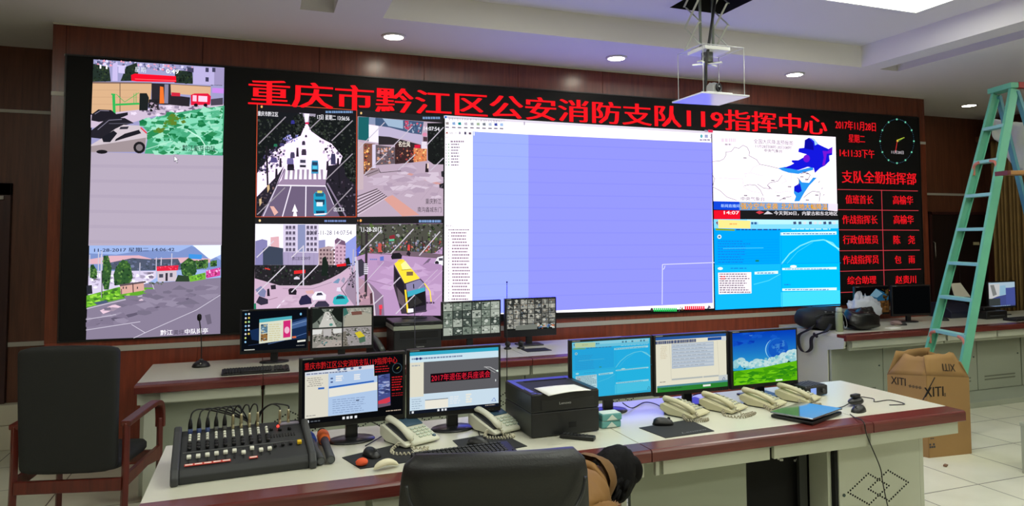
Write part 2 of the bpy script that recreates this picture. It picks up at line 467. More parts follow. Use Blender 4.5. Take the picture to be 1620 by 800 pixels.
# ------------------------------------------------------------------ ceiling lights
M_panel = emis('light_panel_glow', PANEL_TINT, PANEL_W)
M_white = mat('white_enamel', (225, 225, 220), .4)
def light_panel(x, y, label):
    t = thing('ceiling_light_panel', label, 'ceiling light', (x, y, ZU), 0, 'flat panel lights in the ceiling coffer')
    b = MB(); a, c = .62, .32
    for q in ((-a, a, -c, -c+.02), (-a, a, c-.02, c), (-a, -a+.02, -c, c), (a-.02, a, -c, c)): b.box(*q, -.022, -.001)
    b.build('frame', M_white, t)
    MB().box(-a+.02, a-.02, -c+.02, c-.02, -.016, -.002).build('diffuser', M_panel, t)
light_panel(5.86, -2.36, 'bright white rectangular panel light at the top edge right of the projector lift')
for x, y in ((3.3, -2.36), (3.3, -4.4), (5.86, -4.4)):
    light_panel(x, y, 'white rectangular panel light in the coffer outside the picture')
for x, y in ((8.9, -3.2), (8.9, -5.6), (-.85, -3.0), (.4, -5.6), (2.9, -7.2), (6, -7.2)):  # unseen panels added for room light; the far left one brightens the floor
    t = thing('ceiling_light_panel', 'added white panel light in the flat ceiling, unseen outside the picture', 'ceiling light', (x, y, ZC), 0, 'added panel lights in the flat ceiling')
    b = MB(); a, c = .62, .32
    for q in ((-a, a, -c, -c+.02), (-a, a, c-.02, c), (-a, -a+.02, -c, c), (a-.02, a, -c, c)): b.box(*q, -.022, -.001)
    b.build('frame', M_white, t)
    MB().box(-a+.02, a-.02, -c+.02, c-.02, -.016, -.002).build('diffuser', M_panel, t)
M_down = emis('downlight_glow', DOWN_TINT, DOWN_W)
for k, (u, v) in enumerate(((623, 57), (975, 91), (1257, 117), (1533, 166))):
    p = at_z(u, v, ZC)
    t = thing('downlight', ('round ceiling downlight above the left part of the red heading', 'round ceiling downlight left of the projector lift', 'round ceiling downlight right of the projector lift', 'round ceiling downlight beside the green ladder')[k], 'ceiling light', (p.x, p.y, ZC), 0, 'round downlights along the video wall')
    MB().lathe([(.078, -.001), (.1, -.002), (.098, -.012), (.08, -.014), (.076, -.006)], n=32).build('rim', M_white, t)
    MB().lathe([(.078, -.004), (.078, -.011)], n=32).build('lens', M_down, t)

# ================================================================== VIDEO WALL
YS = -.014
vw = thing('video_wall', 'huge black LED video wall across the room showing camera feeds, a red heading and a duty roster', 'video wall', (0, YS, 0))
M_led = mat('led_black', (9, 10, 10), .65, spec=.25)
MB().box(0, SW, 0, .1, SZ0, SZ1).build('display_panel', M_led, vw)
b = MB()
b.box(-.012, 0, -.008, .1, SZ0-.012, SZ1+.012); b.box(SW, SW+.012, -.008, .1, SZ0-.012, SZ1+.012)
b.box(0, SW, -.008, .1, SZ1, SZ1+.012); b.box(0, SW, -.008, .1, SZ0-.012, SZ0)
b.build('frame', mat('dark_frame_metal', (42, 40, 38), .35, .6), vw)
def W(u, v):
    p = at_y(u, v, YS-.004); return (p.x, p.z)
def wpic(seed=1, g=1.0): return Pic(W, LED*g, seed)
TREES = [(28, 40, 30), (38, 52, 36), (20, 26, 22), (52, 66, 44)]

# --- grey blank window with the two yard cameras
p = wpic(); p.poly([(144, 240), (353, 245.5), (350.5, 388), (140, 388.5)], (172, 160, 178))
p.build('blank_window', vw, -.004, 'AUTO')
p = wpic(2)
for k in range(6):
    v = 262+k*24; p.line([(144-k*.6, v), (352-k*.3, v+3)], 5, (167, 155, 174))
p.poly([(275.5, 246), (275.5, 256), (278, 254), (280, 258), (281.5, 257), (279.6, 253.5), (282.5, 253)], (30, 30, 34)); p.poly([(276, 247), (276, 254.6), (278.1, 253), (279.9, 257), (280.8, 256.6), (279, 252.8), (281.5, 252.6)], (240, 238, 245))
p.build('mouse_pointer', vw, -.0045)
p = wpic(3).zoom(130, 85, 4.446)
p.poly([(80, 40), (1000, 98), (988, 718), (62, 690)], (150, 148, 190))
for q in ([(90, 40), (400, 60), (400, 110), (85, 90)], [(400, 65), (780, 88), (780, 130), (400, 110)]): p.speck(q, 60, 14, [(210, 205, 235), (120, 120, 160), (80, 85, 120), (235, 150, 170)])
for q in ([(78, 70), (190, 95), (202, 195), (74, 197)], [(310, 90), (385, 62), (400, 190), (270, 192)], [(655, 115), (775, 125), (780, 212), (650, 206)], [(905, 185), (985, 190), (985, 225), (905, 220)]):
    p.poly(q, (34, 46, 40)); p.speck(q, 60, 10, TREES)
p.poly([(215, 70), (250, 60), (250, 192), (212, 192)], (190, 178, 222)); p.poly([(255, 80), (300, 85), (300, 140), (255, 135)], (200, 190, 230))
p.poly([(785, 90), (1000, 102), (996, 222), (778, 215)], (178, 168, 212)); p.poly([(930, 98), (1000, 103), (996, 222), (928, 220)], (150, 140, 180))
for x, y in ((868, 98), (915, 98), (868, 165), (762, 100), (740, 95)): p.rect(x, y, x+22, y+32, (60, 58, 85))
p.poly([(74, 207), (490, 210), (482, 330), (405, 405), (280, 440), (66, 420)], (206, 166, 128)); p.poly([(74, 198), (490, 203), (490, 212), (74, 209)], (120, 95, 85))
for y in (255, 305, 355): p.line([(72, y), (400, y+2)], 2, (176, 138, 108))
p.line([(267, 205), (267, 420)], 5, (90, 72, 62))
p.poly([(618, 215), (905, 232), (902, 300), (620, 280)], (208, 168, 132)); p.line([(618, 214), (905, 231)], 6, (130, 105, 95))
p.poly([(345, 150), (372, 140), (660, 158), (662, 200), (385, 195), (347, 190)], (236, 14, 40)); p.line([(372, 178), (660, 190)], 3, (255, 120, 120))
p.poly([(488, 207), (622, 212), (628, 365), (488, 350)], (42, 38, 44)); p.rect(580, 215, 605, 350, (130, 125, 150))
p.poly([(62, 430), (480, 385), (560, 360), (995, 352), (995, 410), (500, 440), (270, 510), (62, 520)], (196, 178, 200))
p.speck([(290, 430), (560, 365), (900, 365), (880, 400), (480, 440)], 60, 14, [(225, 210, 230), (110, 95, 120), (150, 135, 160)], asp=2)
p.poly([(400, 480), (620, 422), (800, 392), (1000, 365), (988, 716), (440, 702), (470, 560)], (66, 158, 116))
q = [(400, 480), (620, 425), (800, 395), (990, 372), (985, 710), (445, 698), (470, 560)]
p.speck(q, 130, 34, [(124, 204, 172), (150, 214, 186)], asp=1.8); p.speck(q, 90, 24, [(22, 112, 66), (40, 130, 80), (80, 170, 130)], asp=1.8)
p.speck([(630, 430), (720, 420), (740, 470), (560, 540), (500, 560)], 26, 20, [(90, 120, 40), (70, 130, 50)], asp=1.6)
p.poly([(405, 278), (455, 278), (470, 310), (462, 400), (402, 400)], (28, 32, 32)); p.poly([(470, 322), (545, 318), (535, 395), (465, 380)], (36, 34, 38)); p.speck([(465, 330), (560, 330), (560, 410), (480, 400)], 26, 14, [(60, 50, 60), (30, 28, 32), (170, 150, 170)])
p.poly([(548, 230), (572, 235), (578, 350), (545, 350)], (232, 112, 44))
p.poly([(622, 290), (760, 308), (755, 372), (625, 360)], (40, 34, 42)); p.poly([(628, 272), (690, 276), (690, 300), (628, 298)], (196, 36, 60))
p.poly([(765, 290), (790, 280), (885, 280), (906, 300), (900, 360), (765, 362)], (214, 26, 58)); p.rect(778, 292, 805, 336, (238, 190, 214)); p.rect(818, 296, 880, 340, (238, 200, 222)); p.disc(800, 362, 14, 12, (24, 20, 26)); p.disc(868, 362, 14, 12, (24, 20, 26))
p.poly([(905, 320), (990, 310), (990, 360), (905, 365)], (70, 62, 78)); p.rect(915, 240, 996, 280, (190, 130, 220))
G = (46, 172, 82)
p.poly([(212, 285), (232, 285), (240, 522), (221, 522)], G); p.poly([(235, 352), (400, 345), (406, 358), (235, 366)], G); p.line([(205, 285), (235, 288)], 10, G)
for a in ((255, 300, 300, 340), (300, 340, 400, 275), (365, 280, 365, 350), (380, 275, 380, 345), (240, 285, 270, 310)): p.line([(a[0], a[1]), (a[2], a[3])], 4, G)
p.poly([(66, 470), (70, 425), (115, 392), (205, 396), (240, 425), (322, 412), (322, 432), (250, 460), (120, 480)], (30, 28, 36)); p.line([(90, 425), (130, 400), (190, 402)], 5, (120, 115, 135))
p.poly([(62, 590), (66, 540), (180, 452), (300, 452), (365, 488), (270, 510), (150, 600)], (34, 32, 40)); p.line([(110, 535), (190, 468), (280, 462)], 5, (120, 115, 135)); p.line([(190, 492), (350, 490)], 4, (90, 88, 104))
p.poly([(64, 640), (140, 595), (232, 530), (292, 500), (405, 506), (452, 545), (458, 580), (440, 690), (64, 692)], (196, 184, 192)); p.poly([(64, 650), (230, 625), (450, 590), (440, 690), (64, 692)], (150, 136, 140))
p.poly([(138, 590), (222, 540), (248, 560), (198, 622), (150, 622)], (28, 28, 36)); p.poly([(238, 600), (302, 562), (400, 535), (416, 560), (230, 616)], (30, 28, 36)); p.poly([(270, 515), (330, 512), (320, 530), (262, 532)], (46, 44, 54))
p.disc(403, 660, 42, 42, (28, 26, 30)); p.disc(403, 660, 24, 24, (120, 112, 116)); p.line([(412, 520), (455, 560)], 9, (214, 40, 60)); p.disc(140, 690, 40, 14, (26, 24, 28), n=12)
p.line([(450, 672), (640, 612)], 4, (180, 225, 205)); p.line([(740, 535), (830, 590), (862, 640), (858, 716)], 7, (190, 235, 215))
p.text('黔江新华中队', 706, 640, 940, 685, (16, 34, 30), bold=.02); p.text('11', 125, 78, 180, 105, (250, 250, 250), bold=.03); p.text('星期', 372, 92, 450, 130, (220, 225, 235)); p.text('0:49', 592, 108, 680, 138, (250, 250, 250), bold=.03)
p.build('yard_camera_feed', vw, -.005)
# --- lower left feed: gatehouse
p = wpic(4).zoom(120, 375, 4.704)
p.poly([(100, 62), (1080, 58), (1075, 722), (76, 762)], (128, 118, 140))
p.poly([(100, 62), (1080, 58), (1079, 300), (96, 380)], (150, 172, 220))
p.poly([(100, 120), (300, 130), (520, 95), (760, 110), (860, 65), (980, 110), (1079, 170), (1079, 240), (98, 260)], (118, 138, 190)); p.poly([(870, 60), (1080, 58), (1079, 130), (1000, 168)], (226, 232, 246))
p.poly([(98, 165), (260, 138), (470, 135), (560, 160), (840, 150), (1000, 160), (1000, 190), (98, 200)], (212, 168, 180))
p.poly([(250, 190), (420, 155), (560, 165), (760, 160), (800, 240), (420, 250), (250, 240)], (76, 84, 104)); p.speck([(250, 190), (420, 160), (760, 165), (790, 235), (420, 245)], 60, 12, [(60, 70, 84), (90, 100, 126), (110, 118, 150)], asp=1.6)
p.poly([(840, 125), (940, 130), (935, 165), (840, 160)], (60, 140, 214))
p.poly([(96, 250), (600, 250), (600, 300), (540, 340), (94, 430)], (206, 196, 222)); p.speck([(96, 260), (590, 260), (540, 330), (96, 400)], 50, 16, [(160, 150, 176), (240, 235, 250), (120, 110, 130)], asp=2)
p.poly([(80, 435), (320, 370), (570, 375), (588, 395), (520, 420), (250, 480), (78, 525)], (92, 158, 44)); p.speck([(82, 440), (320, 380), (575, 385), (250, 470), (84, 515)], 60, 14, [(120, 190, 50), (60, 110, 40), (150, 210, 70)], asp=2)
p.line([(80, 532), (250, 490), (520, 430), (585, 395), (570, 350)], 5, (200, 196, 208))
for q in ([(205, 140), (240, 135), (268, 230), (255, 330), (245, 390), (212, 390), (195, 330)], [(300, 220), (350, 165), (405, 200), (425, 300), (400, 345), (290, 360), (280, 280)], [(95, 230), (130, 200), (160, 260), (150, 310), (98, 300)], [(780, 200), (840, 152), (890, 180), (900, 260), (850, 300), (790, 280)], [(890, 180), (980, 165), (985, 225), (900, 240)], [(1000, 180), (1050, 170), (1050, 215), (1000, 220)]):
    p.poly(q, (48, 84, 46)); p.speck(q, 55, 13, [(36, 70, 40), (70, 110, 50), (92, 132, 70), (28, 50, 34)])
for x, y0, y1 in ((195, 100, 450), (170, 110, 310), (600, 150, 300), (715, 120, 210), (637, 150, 210), (478, 190, 300), (105, 130, 320), (190, 130, 300)): p.line([(x, y0), (x-3, y1)], 7, (190, 188, 205))
p.line([(195, 250), (195, 450)], 6, (50, 56, 50)); p.poly([(80, 360), (120, 355), (125, 420), (82, 425)], (40, 42, 50))
p.poly([(330, 360), (505, 335), (510, 395), (335, 425)], (206, 160, 148)); p.poly([(325, 352), (520, 325), (522, 338), (328, 366)], (92, 78, 84)); p.line([(425, 345), (428, 412)], 7, (70, 50, 50)); p.line([(340, 385), (340, 425)], 6, (70, 50, 50))
for x in (350, 372, 455): p.rect(x, 368, x+8, 384, (60, 50, 56))
p.speck([(540, 335), (650, 310), (655, 345), (560, 360)], 30, 10, [(60, 74, 56), (100, 104, 100)])
p.poly([(604, 250), (750, 235), (752, 325), (610, 332)], (196, 184, 196)); p.poly([(600, 218), (765, 208), (760, 246), (604, 252)], (214, 34, 62)); p.speck([(604, 222), (760, 212), (756, 240), (606, 246)], 16, 8, [(240, 90, 110), (180, 20, 44)])
p.rect(620, 274, 650, 300, (70, 70, 86)); p.rect(668, 266, 684, 326, (52, 46, 56)); p.rect(700, 266, 720, 296, (84, 82, 98))
p.poly([(760, 280), (850, 290), (845, 330), (740, 330)], (44, 62, 44)); p.poly([(840, 292), (965, 262), (968, 312), (850, 332)], (110, 172, 56)); p.speck([(845, 295), (960, 270), (960, 310), (850, 325)], 20, 12, [(140, 205, 70), (80, 130, 50)])
p.poly([(968, 248), (1075, 225), (1075, 285), (972, 305)], (196, 60, 140)); p.speck([(968, 250), (1075, 230), (1075, 280), (972, 300)], 30, 10, [(235, 180, 220), (150, 40, 90), (224, 90, 160)])
p.poly([(135, 485), (225, 468), (245, 485), (160, 502)], (70, 84, 112)); p.poly([(180, 545), (270, 505), (420, 480), (430, 492), (330, 520), (270, 545), (205, 570)], (220, 190, 206)); p.poly([(455, 475), (500, 452), (552, 456), (520, 468)], (214, 190, 206)); p.poly([(200, 545), (270, 520), (320, 525), (280, 550)], (150, 134, 152))
p.poly([(76, 640), (520, 545), (700, 480), (840, 450), (845, 462), (700, 496), (420, 590), (76, 668)], (92, 84, 104)); p.speck([(76, 560), (560, 400), (1075, 330), (1075, 470), (560, 560), (76, 700)], 60, 30, [(120, 110, 132), (140, 130, 152), (112, 104, 124)], asp=3)
for a in ([(76, 690), (300, 655), (480, 628)], [(430, 750), (520, 708), (900, 540), (1075, 430)], [(415, 648), (520, 712)], [(76, 612), (300, 575)]): p.line(a, 4.5, (196, 190, 206))
p.poly([(960, 580), (1000, 570), (1012, 640), (980, 650)], (100, 92, 110))
p.text('11-28-2017 星期二 14:06:42', 138, 80, 735, 112, (34, 40, 70), bold=.03)
p.text('黔江', 630, 690, 722, 730, (250, 248, 252), bold=.02); p.text('黄坪', 728, 690, 806, 726, (70, 64, 78)); p.text('中队岗亭', 812, 682, 984, 722, (250, 248, 252), bold=.02)
p.build('gatehouse_camera_feed', vw, -.005)

# --- four street cameras
def bar(p, q, rgb=(34, 34, 36)): p.poly(q, rgb)
WM = (150, 142, 152)
p = wpic(5).zoom(395, 160, 4.211)
p.poly([(48, 12), (716, 58), (712, 772), (38, 772)], (190, 76, 48)); p.poly([(53, 18), (711, 62), (707, 767), (43, 767)], (26, 25, 29))
p.poly([(52, 65), (710, 105), (707, 766), (44, 764)], (24, 26, 30))
p.poly([(330, 78), (440, 85), (430, 140), (350, 140)], (150, 142, 160))
p.poly([(362, 82), (398, 84), (385, 150), (410, 200), (480, 250), (560, 290), (620, 360), (600, 420), (520, 520), (180, 560), (48, 640), (50, 470), (110, 350), (230, 280), (340, 230), (372, 150)], (238, 216, 246), 1.15)
p.speck([(210, 230), (340, 200), (320, 260), (200, 310)], 70, 9, [(90, 90, 160), (200, 190, 235), (60, 60, 100), (120, 130, 200)])
p.speck([(120, 330), (260, 260), (230, 420), (110, 500), (60, 560)], 40, 12, [(60, 50, 70), (150, 130, 160), (200, 180, 210)])
p.poly([(48, 300), (200, 230), (245, 280), (150, 345), (50, 480)], (30, 30, 36)); p.speck([(60, 330), (240, 250), (220, 400), (110, 520), (60, 540)], 70, 13, [(44, 40, 52), (90, 80, 110), (160, 145, 175), (26, 28, 30), (70, 64, 100)]); p.speck([(450, 250), (600, 320), (620, 430), (540, 440)], 36, 12, [(60, 54, 70), (190, 170, 200), (110, 96, 120), (30, 30, 34)])
p.poly([(180, 560), (505, 562), (600, 768), (75, 768)], (104, 90, 116)); p.poly([(215, 520), (505, 520), (515, 562), (180, 560)], (150, 128, 156))
p.poly([(230, 455), (500, 455), (512, 520), (212, 520)], (152, 132, 160))
for k in range(9): p.poly([(240+k*31, 455), (255+k*31, 455), (252+k*32, 520), (232+k*32, 520)], (245, 236, 250))
p.line([(180, 560), (508, 565)], 8, (240, 232, 246)); p.line([(375, 568), (372, 768)], 7, (235, 226, 242)); p.line([(275, 566), (218, 768)], 7, (235, 226, 242)); p.line([(182, 562), (90, 766)], 8, (200, 190, 210)); p.line([(232, 450), (182, 560)], 7, (120, 105, 130)); p.line([(505, 566), (560, 690)], 6, (200, 190, 212))
p.poly([(282, 735), (300, 685), (320, 735), (310, 735), (316, 766), (288, 766), (294, 735)], (250, 244, 250)); p.poly([(135, 700), (160, 700), (190, 740), (165, 762)], (220, 170, 160))
p.poly([(44, 640), (180, 500), (230, 430), (170, 580), (70, 768), (42, 768)], (40, 36, 46)); p.speck([(44, 650), (180, 520), (160, 590), (70, 760)], 40, 10, [(70, 62, 76), (20, 20, 24), (110, 90, 90)])
p.poly([(505, 560), (520, 430), (600, 420), (708, 500), (706, 766), (604, 766)], (36, 33, 42)); p.line([(515, 545), (640, 766)], 10, (130, 116, 140)); p.speck([(530, 520), (706, 540), (706, 760), (630, 760)], 50, 10, [(60, 54, 66), (90, 80, 96), (24, 24, 28)])
for x, y in ((123, 580), (70, 672)): p.poly([(x-8, y-20), (x+8, y-25), (x+10, y+5), (x-4, y+30)], (200, 170, 130))
for q in ([(52, 110), (210, 120), (300, 180), (200, 270), (110, 340), (50, 440)], [(290, 100), (350, 80), (372, 160), (330, 220), (280, 230)], [(395, 100), (470, 110), (560, 270), (480, 250), (400, 180)], [(470, 110), (708, 130), (706, 480), (620, 370), (550, 290)], [(610, 330), (706, 400), (706, 560), (640, 500)]):
    p.poly(q, (22, 25, 26)); p.speck(q, 110, 10, [(34, 40, 34), (16, 18, 18), (46, 54, 44), (60, 64, 62)])
for x, y, w_, h_, c in ((250, 415, 46, 46, (34, 28, 38)), (248, 380, 44, 40, (110, 100, 150)), (270, 340, 30, 40, (70, 64, 90)), (330, 378, 48, 78, (230, 222, 240)), (345, 320, 32, 40, (60, 50, 66)), (348, 265, 22, 28, (60, 54, 70)), (368, 225, 14, 16, (50, 44, 60)), (410, 395, 48, 88, (60, 140, 180)), (140, 375, 42, 34, (80, 70, 120)), (540, 350, 32, 72, (58, 56, 86)), (370, 140, 24, 14, (200, 40, 80)), (275, 128, 24, 24, (50, 50, 130)), (200, 280, 30, 20, (70, 66, 110)), (160, 285, 24, 18, (40, 110, 80))):
    p.poly([(x+4, y), (x+w_-4, y), (x+w_, y+h_*.4), (x+w_, y+h_), (x, y+h_), (x, y+h_*.4)], c)
for x, y, w_ in ((334, 425, 40), (414, 455, 40), (252, 440, 42)): p.rect(x, y, x+w_, y+16, (40, 36, 46))
p.rect(336, 390, 372, 412, (70, 66, 84)); p.rect(416, 405, 452, 428, (36, 60, 90)); p.rect(420, 432, 448, 452, (80, 190, 220))
for x, y in ((318, 310), (205, 380), (178, 450), (518, 400), (588, 380), (625, 520)): p.poly([(x-6, y), (x+6, y), (x+9, y+60), (x-9, y+60)], (40, 34, 44))
p.line([(112, 300), (120, 560)], 12, (34, 30, 36)); p.line([(590, 420), (598, 560)], 9, (30, 28, 34))
p.poly([(425, 620), (440, 605), (490, 605), (505, 625), (515, 750), (495, 765), (440, 765), (425, 745)], (36, 150, 186)); p.poly([(432, 655), (500, 655), (496, 690), (450, 690)], (26, 60, 84)); p.rect(445, 672, 486, 700, (210, 226, 240)); p.poly([(436, 612), (495, 612), (490, 635), (440, 635)], (30, 90, 120)); p.rect(450, 596, 482, 612, (214, 200, 110)); p.poly([(440, 730), (500, 730), (496, 752), (444, 752)], (26, 60, 90)); p.line([(428, 755), (515, 750)], 10, (230, 225, 240))
for a in ([(60, 285), (240, 105)], [(395, 190), (480, 110)], [(545, 265), (685, 130)], [(505, 525), (685, 350)], [(50, 755), (235, 575)], [(510, 755), (682, 575)]): p.line(a, 7, WM)
p.text('重庆市黔江区', 54, 66, 190, 98, (240, 238, 245), bold=.02); p.text('17日 星期二 13:56:56', 450, 88, 664, 122, (240, 238, 245), bold=.02); p.text('出口3', 560, 705, 628, 735, (235, 232, 240), bold=.02)
p.disc(80, 38, 7, 9, (230, 170, 90)); p.rows(505, 62, 690, 84, 1, (110, 140, 180), .7, dash=16)
p.build('avenue_camera_feed', vw, -.005)

p = wpic(6).zoom(560, 170, 4.444)
p.poly([(24, 15), (628, 65), (628, 775), (22, 775)], (36, 35, 37)); p.poly([(26, 62), (628, 108), (628, 762), (24, 768)], (178, 158, 176))
p.poly([(30, 65), (106, 68), (104, 235), (28, 225)], (26, 92, 96)); p.poly([(106, 70), (150, 72), (150, 120), (104, 118)], (130, 140, 170))
p.poly([(150, 72), (490, 100), (475, 190), (400, 180), (250, 140), (150, 125)], (64, 84, 116)); p.poly([(200, 76), (345, 90), (345, 150), (240, 130)], (150, 172, 196)); p.poly([(360, 92), (385, 95), (385, 160), (360, 150)], (180, 60, 90)); p.speck([(350, 100), (480, 112), (470, 185), (360, 160)], 50, 9, [(110, 130, 160), (50, 60, 84), (170, 180, 200), (200, 90, 110)])
p.poly([(150, 128), (250, 140), (400, 180), (480, 195), (480, 262), (380, 230), (240, 205), (172, 200)], (178, 168, 196))
p.poly([(104, 120), (172, 130), (172, 248), (104, 240)], (232, 226, 244)); p.poly([(172, 200), (250, 206), (470, 262), (470, 290), (300, 262), (172, 262)], (44, 40, 44))
p.poly([(26, 236), (66, 250), (66, 575), (24, 580)], (188, 168, 176)); p.poly([(66, 250), (150, 255), (150, 460), (68, 470)], (120, 80, 66)); p.speck([(70, 260), (120, 265), (120, 440), (72, 455)], 40, 10, [(230, 150, 80), (250, 190, 120), (150, 40, 40), (60, 40, 40)])
p.poly([(128, 260), (152, 258), (152, 425), (128, 428)], (206, 196, 220)); p.poly([(152, 262), (290, 280), (290, 395), (152, 405)], (96, 84, 92)); p.speck([(158, 280), (280, 285), (280, 390), (158, 395)], 70, 11, [(150, 130, 140), (60, 50, 56), (190, 170, 180), (120, 60, 60), (210, 150, 120)])
p.poly([(288, 240), (420, 258), (425, 385), (288, 398)], (56, 38, 40)); p.text('名仕风', 312, 236, 395, 275, (250, 240, 225), bold=.03); p.speck([(300, 285), (420, 285), (420, 380), (300, 390)], 40, 10, [(150, 60, 60), (90, 60, 60), (200, 130, 100), (40, 30, 32)])
p.poly([(425, 262), (465, 262), (465, 285), (425, 285)], (206, 30, 60)); p.poly([(418, 285), (512, 290), (512, 375), (420, 385)], (206, 130, 84)); p.speck([(420, 288), (510, 292), (510, 372), (422, 380)], 40, 8, [(250, 200, 130), (150, 80, 60), (220, 90, 60), (90, 60, 50)])
p.poly([(475, 240), (510, 240), (515, 290), (475, 290)], (216, 206, 220)); p.disc(497, 190, 16, 14, (206, 130, 160)); p.poly([(486, 205), (515, 208), (515, 240), (486, 238)], (70, 50, 60))
p.poly([(515, 110), (628, 108), (628, 400), (560, 400), (518, 370)], (24, 26, 26)); p.speck([(520, 130), (628, 130), (628, 395), (560, 395)], 60, 11, [(34, 40, 36), (16, 18, 18), (50, 54, 52)])
p.line([(340, 450), (620, 545)], 16, (196, 144, 142)); p.poly([(205, 640), (270, 615), (460, 755), (340, 765)], (206, 150, 140)); p.speck([(80, 480), (500, 400), (620, 560), (600, 640), (280, 620)], 40, 26, [(190, 172, 190), (168, 148, 168), (200, 184, 200)], asp=3)
for k in range(6): p.line([(24, 625+k*24), (165+k*13, 572+k*10)], 8, (96, 82, 92)); p.line([(24, 637+k*24), (165+k*13, 580+k*10)], 6, (206, 188, 204))
p.poly([(75, 455), (160, 425), (190, 455), (95, 490)], (150, 132, 142)); p.line([(75, 478), (170, 440)], 5, (80, 66, 74)); p.line([(170, 425), (185, 458), (330, 445)], 4, (60, 50, 56))
p.poly([(503, 395), (520, 392), (524, 455), (500, 455)], (40, 30, 36)); p.rect(514, 392, 524, 428, (226, 200, 190)); p.poly([(598, 540), (628, 530), (628, 570), (600, 565)], (40, 38, 44)); p.poly([(612, 450), (628, 445), (628, 490), (614, 485)], (40, 38, 44))
for k in range(7): p.line([(120+k*70, 560+k*18), (260+k*60, 500+k*8)], 1.6, (160, 140, 160))
for a in ([(32, 290), (215, 105)], [(245, 300), (410, 135)], [(70, 475), (230, 320)], [(310, 440), (430, 330)], [(505, 270), (628, 140)], [(535, 445), (628, 355)]): p.line(a, 6, (190, 182, 196))
p.text('14:07:54', 490, 133, 600, 160, (244, 240, 250), bold=.02); p.text('重庆黔江', 502, 640, 612, 678, (44, 36, 44)); p.text('南沟鑫城东门', 446, 698, 614, 735, (44, 36, 44)); p.disc(50, 40, 7, 9, (230, 190, 120)); p.rows(482, 62, 622, 86, 1, (110, 140, 180), .7, dash=14)
p.build('plaza_camera_feed', vw, -.005)

p = wpic(7).zoom(395, 340, 5.0)
p.poly([(42, 18), (846, 18), (838, 752), (32, 752)], (32, 31, 33)); p.poly([(45, 70), (842, 74), (838, 730), (35, 750)], (196, 166, 190))
p.poly([(45, 70), (842, 74), (840, 400), (42, 400)], (240, 236, 250), 1.15); p.poly([(720, 250), (842, 160), (841, 400), (720, 400)], (140, 150, 214))
p.poly([(45, 205), (100, 190), (140, 200), (142, 400), (42, 400)], (128, 124, 170)); p.poly([(165, 175), (232, 168), (234, 260), (165, 255)], (214, 168, 176)); p.poly([(105, 270), (150, 245), (265, 262), (265, 395), (105, 395)], (58, 66, 84)); p.poly([(545, 200), (598, 195), (598, 260), (545, 265)], (140, 140, 184))
p.poly([(672, 205), (690, 182), (750, 205), (760, 250), (755, 395), (672, 395)], (196, 160, 182)); p.poly([(545, 265), (620, 245), (665, 250), (668, 400), (545, 400)], (172, 146, 150)); p.poly([(672, 200), (692, 180), (755, 208), (760, 240), (676, 225)], (110, 84, 110))
for x in range(555, 660, 26):
    for y in range(270, 400, 32): p.rect(x, y, x+15, y+16, (96, 74, 82))
for x in range(685, 750, 30):
    for y in range(250, 390, 30): p.rect(x, y, x+12, y+14, (130, 96, 120))
p.poly([(265, 75), (545, 75), (545, 300), (265, 295)], (206, 196, 220)); p.poly([(380, 75), (440, 75), (440, 290), (380, 290)], (132, 138, 176))
for x in (285, 310, 340, 450, 480, 510):
    for k in range(5):
        y = 85+k*44; p.rect(x, y, x+20, y+24, (90, 82, 104)); p.rect(x-4, y+26, x+24, y+30, (150, 140, 168))
p.poly([(262, 292), (545, 300), (542, 395), (265, 398)], (160, 148, 182)); p.text('黔江区实验中学', 338, 330, 480, 358, (40, 34, 54), bold=.03)
for k in range(8): p.line([(270+k*34, 298), (270+k*34, 395)], 2, (130, 118, 150))
p.poly([(40, 395), (800, 395), (790, 420), (640, 500), (500, 560), (250, 560), (40, 500)], (36, 34, 38)); p.speck([(45, 400), (780, 400), (640, 495), (490, 550), (250, 550), (45, 500)], 160, 12, [(30, 44, 34), (60, 56, 62), (90, 84, 92), (20, 22, 22), (46, 60, 44)])
for q in ([(575, 340), (600, 325), (625, 400), (610, 480), (565, 480)], [(755, 345), (785, 335), (798, 390), (760, 395)]): p.poly(q, (26, 36, 30))
p.poly([(350, 440), (440, 432), (440, 458), (350, 466)], (214, 40, 44)); p.poly([(685, 390), (760, 380), (762, 402), (690, 408)], (220, 30, 40)); p.line([(120, 420), (160, 430)], 9, (210, 60, 50)); p.poly([(350, 495), (372, 484), (395, 495), (395, 508), (350, 508)], (206, 200, 214))
p.line([(60, 530), (240, 560), (480, 560), (640, 520), (790, 410)], 8, (190, 168, 186)); p.line([(260, 580), (500, 580), (650, 530)], 4, (150, 130, 150))
p.line([(424, 240), (424, 560)], 11, (196, 190, 206)); p.line([(820, 270), (810, 560)], 12, (170, 166, 190)); p.line([(848, 360), (856, 720)], 18, (190, 186, 206))
p.poly([(790, 480), (838, 440), (838, 730), (770, 640), (750, 600)], (150, 130, 152)); p.line([(838, 440), (720, 580), (770, 650)], 6, (90, 78, 92)); p.speck([(790, 400), (838, 330), (838, 560), (770, 580)], 40, 12, [(90, 80, 100), (150, 140, 160), (50, 46, 56)])
